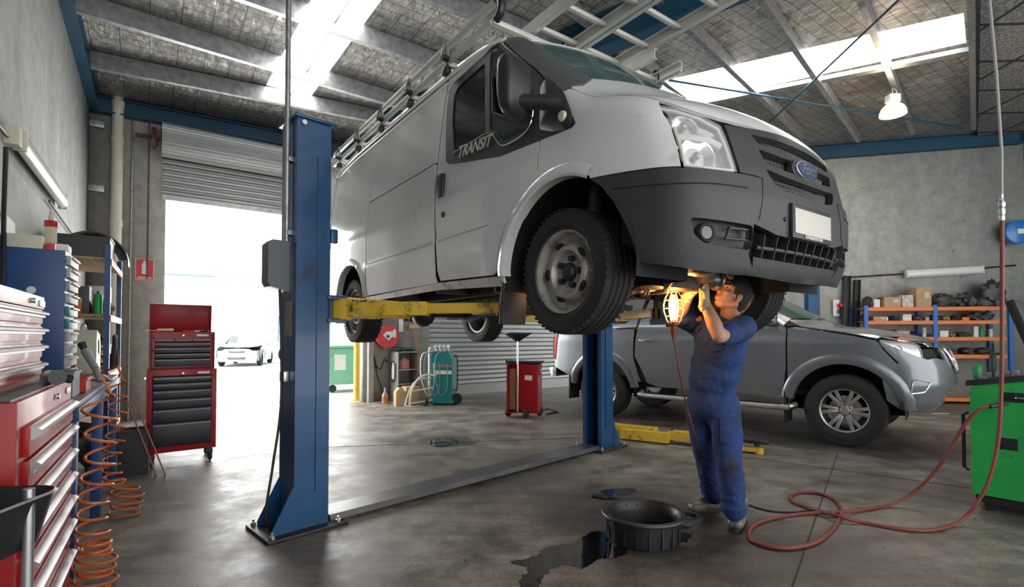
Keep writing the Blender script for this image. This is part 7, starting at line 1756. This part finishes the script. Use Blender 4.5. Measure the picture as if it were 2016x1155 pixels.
mb=MB();mb.tube(smoothpts(cp,8),.0055,8);mb.build('cord',mat('dark_red_cord',(.14,.025,.02),.5),WLt)

# soft clutter on the blue-posted rack and under the bench
crumple('cloth_heap',onrack(.22,.07,1.51),(.16,.10,.14),mat('green_rag',(.03,.16,.08),.8),'green rag bunched at the front of the rack middle shelf','rag',seed=31,amp=.5)
crumple('cloth_heap',onrack(.40,.07,1.51),(.16,.10,.12),mat('red_rag',(.40,.05,.05),.8),'red rag beside the green one on the rack middle shelf','rag',seed=32,amp=.5)
crumple('parts_bag',onrack(.58,.30,.96),(.26,.20,.28),M_dkcloth,'black bag of parts behind the water drum on the rack lower shelf','bag',seed=33,amp=.4)
crumple('parts_bag',onrack(.85,.22,.96),(.40,.30,.34),M_dkcloth,'larger black bag at the far end of the rack lower shelf','bag',seed=34,amp=.4)
crumple('rag_pile',onbench(1.75,.28),(.30,.22,.10),mat('grey_rag',(.20,.19,.18),.85),'grey rag pile on the bench near the shelving rack','rag',seed=35,amp=.5)
crumple('junk_heap',onbench(.75,.22,.293),(.42,.24,.24),M_junk,'heap of greasy parts on the lower shelf of the blue bench','spare parts',seed=36,amp=.5,res=26)
crumple('junk_heap',onbench(1.6,.25,.293),(.5,.34,.30),M_dkcloth,'dark bag of scrap on the far half of the bench lower shelf','bag',seed=37,amp=.5,res=26)
can(onbench(1.52,.22),.045,.20,M_redflat,'red squat tin at the back of the bench beyond the blue cabinet','tin','tin')
can(onbench(1.62,.38),.035,.24,M_bluecab,'tall blue tin behind the air gun on the bench','tin','tin')
# ================================================================== MECHANIC
def capsule(mb,p0,p1,r0,r1,n=16):
    p0=Vector(p0);p1=Vector(p1);mb.sph(p0,r0,n);mb.sph(p1,r1,n)
    d=p1-p0;Ln=d.length
    if Ln<1e-5: return
    k=(r0-r1)/Ln;k=max(-.95,min(.95,k));c=math.sqrt(1-k*k);u=d/Ln
    mb.cyl(p0+u*(r0*k),p1+u*(r1*k),r0*c,r1*c,n)
def chainc(mb,pts,rs):
    for i in range(len(pts)-1): capsule(mb,pts[i],pts[i+1],rs[i],rs[i+1])
def remesh(mb,name,m,parent,vox=.01,smooth=4,disp=0.,dsize=.1,d2=0,d2size=.02):
    me=bpy.data.meshes.new('tmp');mb.bm.to_mesh(me);mb.bm.free();o=bpy.data.objects.new('tmp',me);COL.objects.link(o)
    r=o.modifiers.new('r','REMESH');r.mode='VOXEL';r.voxel_size=vox
    s=o.modifiers.new('s','SMOOTH');s.iterations=smooth;s.factor=.5
    if disp:
        t=bpy.data.textures.new(name+'_folds','CLOUDS');t.noise_scale=dsize;t.noise_depth=2
        d=o.modifiers.new('d','DISPLACE');d.texture=t;d.strength=disp;d.mid_level=.5;d.texture_coords='LOCAL'
    if d2:
        t=bpy.data.textures.new(name+'_creases','CLOUDS');t.noise_scale=d2size;t.noise_depth=3
        d=o.modifiers.new('e','DISPLACE');d.texture=t;d.strength=d2;d.mid_level=.5;d.texture_coords='LOCAL'
    dg=bpy.context.evaluated_depsgraph_get();ev=bpy.data.meshes.new_from_object(o.evaluated_get(dg));bpy.data.objects.remove(o)
    ev.materials.clear();ev.materials.append(m)
    for p in ev.polygons: p.use_smooth=True
    q=bpy.data.objects.new(name,ev);COL.objects.link(q)
    if parent is not None: q.parent=parent
    return q
mp0=fl(1425,1030);mp0.z=0
MN=empty('person',mp0,'mechanic in blue overalls looking up and reaching under the raised van','person')
P_=lambda x,y,z:at(x,y,z)-mp0
M_skin=mat('skin',(.43,.24,.16),.5,var=.08,vscale=20)
M_overall=mat('navy_overalls',(.013,.042,.150),.85,var=.3,vscale=7,bump=.12,bscale=60,dirt=(.018,.018,.022),dirtamt=.30,dscale=4.5)
M_glove=mat('work_glove',(.42,.38,.28),.8,var=.2,bump=.15,bscale=120)
M_hair=mat('short_dark_hair',(.022,.018,.015),.75,bump=.5,bscale=140)
M_boot=mat('worn_leather_boot',(.15,.14,.12),.38,var=.3,vscale=14,dirt=(.05,.045,.04),dirtamt=.3,dscale=20)
headc=P_(1441,580,3.24)
neckb=P_(1436,630,3.34);chest=P_(1421,672,3.42);waist=P_(1403,748,3.50);hipc=P_(1402,795,3.52)
shL=P_(1462,645,3.25);elL=P_(1416,662,3.02);wrL=P_(1387,594,3.08);haL=P_(1386,566,3.10)
shR=P_(1374,640,3.56);elR=P_(1334,622,3.38);wrR=P_(1358,578,3.20);haR=P_(1371,562,3.15)
hpL=P_(1424,805,3.46);knL=P_(1436,905,3.38);anL=P_(1447,1018,3.40)
hpR=P_(1380,805,3.60);knR=P_(1392,900,3.64);anR=P_(1406,984,3.76)
# head frame
fw=Vector((-.80,-.22,.52)).normalized();upv=Vector((.52,.06,.85));upv=(upv-fw*upv.dot(fw)).normalized();rt=fw.cross(upv).normalized()
H=lambda f,r,u_:headc+fw*f+rt*r+upv*u_
HM=Matrix((fw,rt,upv)).transposed()
mb=MB()
mb.sph(H(-.012,0,.028),.090,20,(1.06,.84,.98),rot=HM)       # cranium
mb.sph(H(.018,0,-.035),.070,18,(.98,.84,1.10),rot=HM)      # face mass
capsule(mb,H(.035,0,-.088),H(.052,0,-.092),.030,.026)       # chin
for s in(1,-1):
    capsule(mb,H(-.015,s*.052,-.060),H(.040,s*.020,-.090),.026,.024)   # jaw
    mb.sph(H(.055,s*.036,-.025),.024,12)                                # cheek
    capsule(mb,H(.076,s*.010,.022),H(.064,s*.044,.022),.011,.010)        # brow
    mb.sph(H(-.012,s*.078,-.018),.020,12,(.9,.35,1.5),rot=HM)            # ear
    mb.sph(H(.084,s*.010,-.038),.0075,10)                                 # nostril
capsule(mb,H(.078,0,.010),H(.102,0,-.032),.009,.0105)         # nose
capsule(mb,H(.080,-.020,-.062),H(.080,.020,-.062),.0085,.0085)  # upper lip
capsule(mb,H(.078,-.016,-.074),H(.078,.016,-.074),.0085,.0085)
capsule(mb,H(-.03,0,-.06),neckb,.055,.062);capsule(mb,neckb,chest,.07,.10)
chainc(mb,[neckb,shL],[.06,.055]);chainc(mb,[neckb,shR],[.06,.055])
chainc(mb,[shL,elL],[.052,.042]);capsule(mb,elL,lerp(elL,wrL,.35),.042,.045);capsule(mb,lerp(elL,wrL,.35),wrL,.045,.028)
chainc(mb,[shR,elR],[.052,.042]);capsule(mb,elR,lerp(elR,wrR,.35),.042,.045);capsule(mb,lerp(elR,wrR,.35),wrR,.045,.028)
chainc(mb,[chest,waist,hipc],[.12,.11,.11]);chainc(mb,[hpL,knL,lerp(knL,anL,.7)],[.075,.055,.04]);chainc(mb,[hpR,knR,lerp(knR,anR,.7)],[.075,.055,.04]);capsule(mb,hpL,hpR,.08,.08)
capsule(mb,wrL,haL,.028,.032);capsule(mb,wrR,haR,.028,.030)
body=remesh(mb,'body',M_skin,MN,.0055,3)
for s in(1,-1):
    mb=MB();mb.sph(H(.064,s*.031,.003),.0115,14);e=mb.build('eye',mat('eye_white',(.30,.24,.20),.3),body)
    mb=MB();c=H(.066,s*.031,.003);mb.sph(c+fw*.005,.0066,10);mb.build('iris',M_inner,body)
    mb=MB();capsule(mb,H(.083,s*.012,.029),H(.070,s*.044,.031),.0045,.0035,8);mb.build('eyebrow',M_hair,body)
mb=MB();capsule(mb,H(.083,-.017,-.068),H(.083,.017,-.068),.0035,.0035,8);mb.build('mouth_line',mat('mouth_dark',(.10,.03,.025),.6),body)
# hair cap
mb=MB();mb.sph(H(-.022,0,.036),.0965,20,(1.05,.86,.98),rot=HM);mb.sph(H(-.048,0,-.010),.078,16,(.95,.95,1.05),rot=HM)
for s in(1,-1): mb.sph(H(-.012,s*.060,.020),.036,12,(1,.6,1.2),rot=HM)
hr_=remesh(mb,'hair',M_hair,MN,.005,3,disp=.006,dsize=.02)
# overalls: torso, sleeves, legs
mb=MB()
axs=(shL-shR).normalized()
def ell(c,rx,ry,rz,ax=axs):
    x=ax;z=Vector((0,0,1));z=(z-x*z.dot(x)).normalized();y=z.cross(x);mb.sph(c,1.,20,(rx,ry,rz),rot=Matrix((x,y,z)).transposed())
sc_c=(shL+shR)/2
ell(lerp(sc_c,chest,.55),.200,.135,.17);ell(lerp(chest,waist,.25),.190,.138,.20);ell(lerp(chest,waist,.65),.182,.138,.20);ell(lerp(chest,waist,1.0),.172,.136,.18);ell(hipc+Vector((0,0,.01)),.182,.142,.16)
capsule(mb,neckb+Vector((0,0,-.02)),shL,.075,.078);capsule(mb,neckb+Vector((0,0,-.02)),shR,.075,.078)
capsule(mb,shL,lerp(shL,elL,.72),.082,.070);capsule(mb,shR,lerp(shR,elR,.80),.080,.066)
chainc(mb,[hpL+Vector((0,0,.03)),lerp(hpL,knL,.5),knL,lerp(knL,anL,.45),lerp(knL,anL,.78),anL+Vector((0,0,.055))],[.110,.098,.082,.080,.078,.080])
chainc(mb,[hpR+Vector((0,0,.03)),lerp(hpR,knR,.5),knR,lerp(knR,anR,.45),lerp(knR,anR,.78),anR+Vector((0,0,.05))],[.110,.098,.082,.080,.076,.076])
for a,b,f,r in((knL,anL,.80,.088),(knR,anR,.80,.085),(knL,anL,.62,.086),(knR,anR,.64,.084)):
    q=lerp(a,b,f);mb.lathe([(0,-.012),(r,-.006),(r,.008),(0,.014)],q,(b-a),20)
ov=remesh(mb,'overalls',M_overall,MN,.010,9,disp=.026,dsize=.12,d2=.010,d2size=.022)
# waist seam, collar, pockets, badge, zip
mb=MB();mb.tube([neckb+Vector((0,0,-.005))+Vector((.078*math.cos(t),.070*math.sin(t),.022*math.cos(t-2.6)+.012)) for t in np.linspace(0,2*PI,25)[:-1]],.018,8,closed=True);remesh(mb,'collar',M_overall,ov,.006,2)
dgv=bpy.context.evaluated_depsgraph_get()
def onov(px,py,obj=ov,off=.004):
    o_=Vector((0,0,CH))-mp0;d_=Vector(ray(px,py)).normalized();ok,loc,n,i=obj.ray_cast(o_,d_);return (loc+n*off,n) if ok else (None,None)
def patch(pxs,name,m,off=.005,th=.004,par=ov):
    c,n=onov(sum(p[0] for p in pxs)/len(pxs),sum(p[1] for p in pxs)/len(pxs))
    if c is None: return
    vs=[];
    for p in pxs:
        a,nn=onov(*p)
        if a is None: a,nn=c,n
        vs.append((a,nn))
    k=len(vs);mb=MB();mb.raw([a+nn*th for a,nn in vs]+[c+n*(th+.002)]+[a-nn*.004 for a,nn in vs],[(i,(i+1)%k,k) for i in range(k)]+[(i,k+1+i,k+1+(i+1)%k,(i+1)%k) for i in range(k)]);return mb.build(name,m,par)
def rectpx(x0,y0,x1,y1,n=3):
    e=[(lerp(x0,x1,i/n),y0) for i in range(n)]+[(x1,lerp(y0,y1,i/n)) for i in range(n)]+[(lerp(x1,x0,i/n),y1) for i in range(n)]+[(x0,lerp(y1,y0,i/n)) for i in range(n)];return e
patch([(1365,640),(1380,637),(1382,646),(1376,652),(1366,651)],'chest_pocket_flap',M_overall,th=.008)
patch([(1424,683),(1400,676),(1396,684),(1404,692),(1420,690)],'chest_pocket_flap',M_overall,th=.008)
patch([(1376+6*math.cos(t),629+4.5*math.sin(t)) for t in np.linspace(0,2*PI,13)[:-1]],'name_badge',mat('badge_orange',(.62,.22,.05),.5),th=.008)
patch(rectpx(1418,822,1448,836),'thigh_pocket_flap',M_overall,th=.010)
patch(rectpx(1419,836,1447,872),'thigh_pocket',M_overall,th=.006)
# gloves with five fingers
def glove(name,w,h,palm_n,curl,par):
    """w wrist, h palm centre, palm_n palm normal (towards what is held)"""
    w=Vector(w);h=Vector(h);d=(h-w).normalized();n=Vector(palm_n);n=(n-d*n.dot(d)).normalized();s=d.cross(n).normalized()
    mb=MB();capsule(mb,w-d*.035,w,.034,.033);capsule(mb,w,h-d*.01,.031,.030)
    for k in(-1,0,1): capsule(mb,w+s*.010*k,h+s*.026*k+d*.018,.022,.013)
    base=h+d*.032
    for k,(off,L_) in enumerate(((-.036,.056),(-.0125,.068),(.0120,.072),(.036,.062))):
        b=base+s*off;a=0;p=b;seg_=(L_*.45,L_*.33,L_*.26)
        for j,sl in enumerate(seg_):
            a+=curl*(.55 if j==0 else .9);q=p+(d*math.cos(a)+n*math.sin(a)).normalized()*sl;capsule(mb,p,q,.0092-.0006*j,.0086-.0006*j,12);p=q
    t0=w+d*.022+s*.030;t1=t0+(s*.75+d*.65+n*.35).normalized()*.036;t2=t1+(d*.6+n*.8).normalized()*.032;chainc(mb,[t0,t1,t2],[.015,.012,.0105])
    g=remesh(mb,name,M_glove,par,.003,2)
    mb=MB();F=frame(d);c=w-d*.030;mb.lathe([(.033,-.008),(.037,-.006),(.037,.008),(.033,.010)],c,d,20);mb.build('cuff',M_glove,g);return g
tgt=P_(1378,548,3.12)
glove('glove',wrL,haL,(-.9,.15,.35),1.05,MN)
glove('glove',wrR,haR,(.6,-.2,.6),1.0,MN)
# boots
def boot(an,toe,heel):
    an=Vector(an);t=Vector(toe)-mp0;h_=Vector(heel)-mp0;d=(t-h_);d.z=0;d.normalize();s=Vector((-d.y,d.x,0))
    t.z=h_.z=0;L_=.285;c=h_+d*.0
    mb=MB();q=lambda f,w_,z:c+d*f+s*w_+Vector((0,0,z))
    capsule(mb,q(.045,0,.055),q(.055,0,.155),.045,.050);capsule(mb,q(.045,0,.045),q(.15,0,.055),.040,.044)
    for k in(-1,1): capsule(mb,q(.13,.012*k,.050),q(.228,.014*k,.044),.040,.036)
    capsule(mb,q(.055,0,.10),q(.15,0,.065),.045,.040)
    b=remesh(mb,'boot',M_boot,MN,.006,4)
    # flatten below the sole
    for v in b.data.vertices:
        if v.co.z<.018: v.co.z=.018
    mb=MB();pr=[]
    for f,w_ in((0.,.030),(.03,.040),(.10,.036),(.16,.043),(.22,.045),(.262,.034),(.275,.012)): pr.append((f,w_))
    poly=[(f,w_) for f,w_ in pr]+[(f,-w_) for f,w_ in pr[::-1]]
    mb.prism(poly,.022,lambda a,e,z:c+d*a+s*e+Vector((0,0,z+.001)),bev=.004);mb.build('sole',M_black,b)
    mb=MB()
    for k in range(4): 
        f=.105+.022*k;z=.125-.012*k;mb.tube([q(f,-.022,z-.012),q(f+.004,0,z),q(f,.022,z-.012)],.0028,5)
    mb.build('laces',M_dark,b);return b
tL=fl(1434,1062);hL=fl(1462,1024);boot(anL,hL+(tL-hL).normalized()*.28,hL)
tR=fl(1343,1012);hR=fl(1417,1003);boot(anR,hR+(tR-hR).normalized()*.28,hR)
# part he is working on
# ================================================================== LIGHT
W=bpy.data.worlds.new('world'); SC.world=W; W.use_nodes=True; nt=W.node_tree
bg=nt.nodes['Background']; bg.inputs[0].default_value=(.96,.98,1.,1); bg.inputs[1].default_value=2.4
def area(name,p,d,sx,sy,e,col=(1,1,1),portal=False,spread=PI):
    l=bpy.data.lights.new(name,'AREA'); l.shape='RECTANGLE'; l.size=sx; l.size_y=sy; l.energy=e; l.color=col; l.spread=spread
    if portal: l.cycles.is_portal=True
    o=bpy.data.objects.new(name,l); COL.objects.link(o); o.location=p
    d=Vector(d).normalized(); o.rotation_euler=d.to_track_quat('-Z','Y').to_euler(); return o
dw=(D1[1]-D1[0]); pc=CORN+B*(D1[0]+dw/2)+A*.5
area('daylight_through_roller_door',pc+Z3*(zb/2),nB-Z3*.15,dw*.96,zb*.96,150,(1.,.985,.95))
def point(name,p,e,col,r=.04):
    l=bpy.data.lights.new(name,'POINT'); l.energy=e; l.color=col; l.shadow_soft_size=r
    o=bpy.data.objects.new(name,l); COL.objects.link(o); o.location=p; return o
point('work_lamp_glow',wl+Vector((0,0,0)),42,(1,.40,.10),.035)
point('high_bay_glow',hl_-Z3*.05,55,(1,.80,.58),.15)

# ------------------------------------------------------------------ groups of like things
for o in list(SC.objects):
    if o.parent is not None or not o.get('label'): continue
    n=o.name.split('.')[0]; l=o['label']; g=None
    if n=='oil_puddle': g='oil puddles on the workshop floor'
    elif n=='air_hose' and 'spiral' in l: g='orange spiral air hoses'
    elif n=='fluorescent_light': g='enclosed fluorescent lights'
    elif n=='spanner': g='spanners in the red toolbox' if 'toolbox' in l else 'spanners in the corner tray'
    elif n=='steel_rod': g='loose steel rods on the bench'
    elif n=='wall_bracket': g='brackets beside the drainpipe'
    elif n=='steel_channel': g='black channels leaning on the right wall'
    elif n in('carton','bottle','parts_heap','dark_bundle') and 'shelf' in l and 'rack middle' not in l or n=='dark_bundle': g='boxes and parts stored on the orange shelving'
    elif n=='can': g='cans on the rack middle shelf'
    elif n=='carton' and 'blue parts cabinet' in l: g='boxes on the blue parts cabinet'
    if g and not o.get('group'): o['group']=g
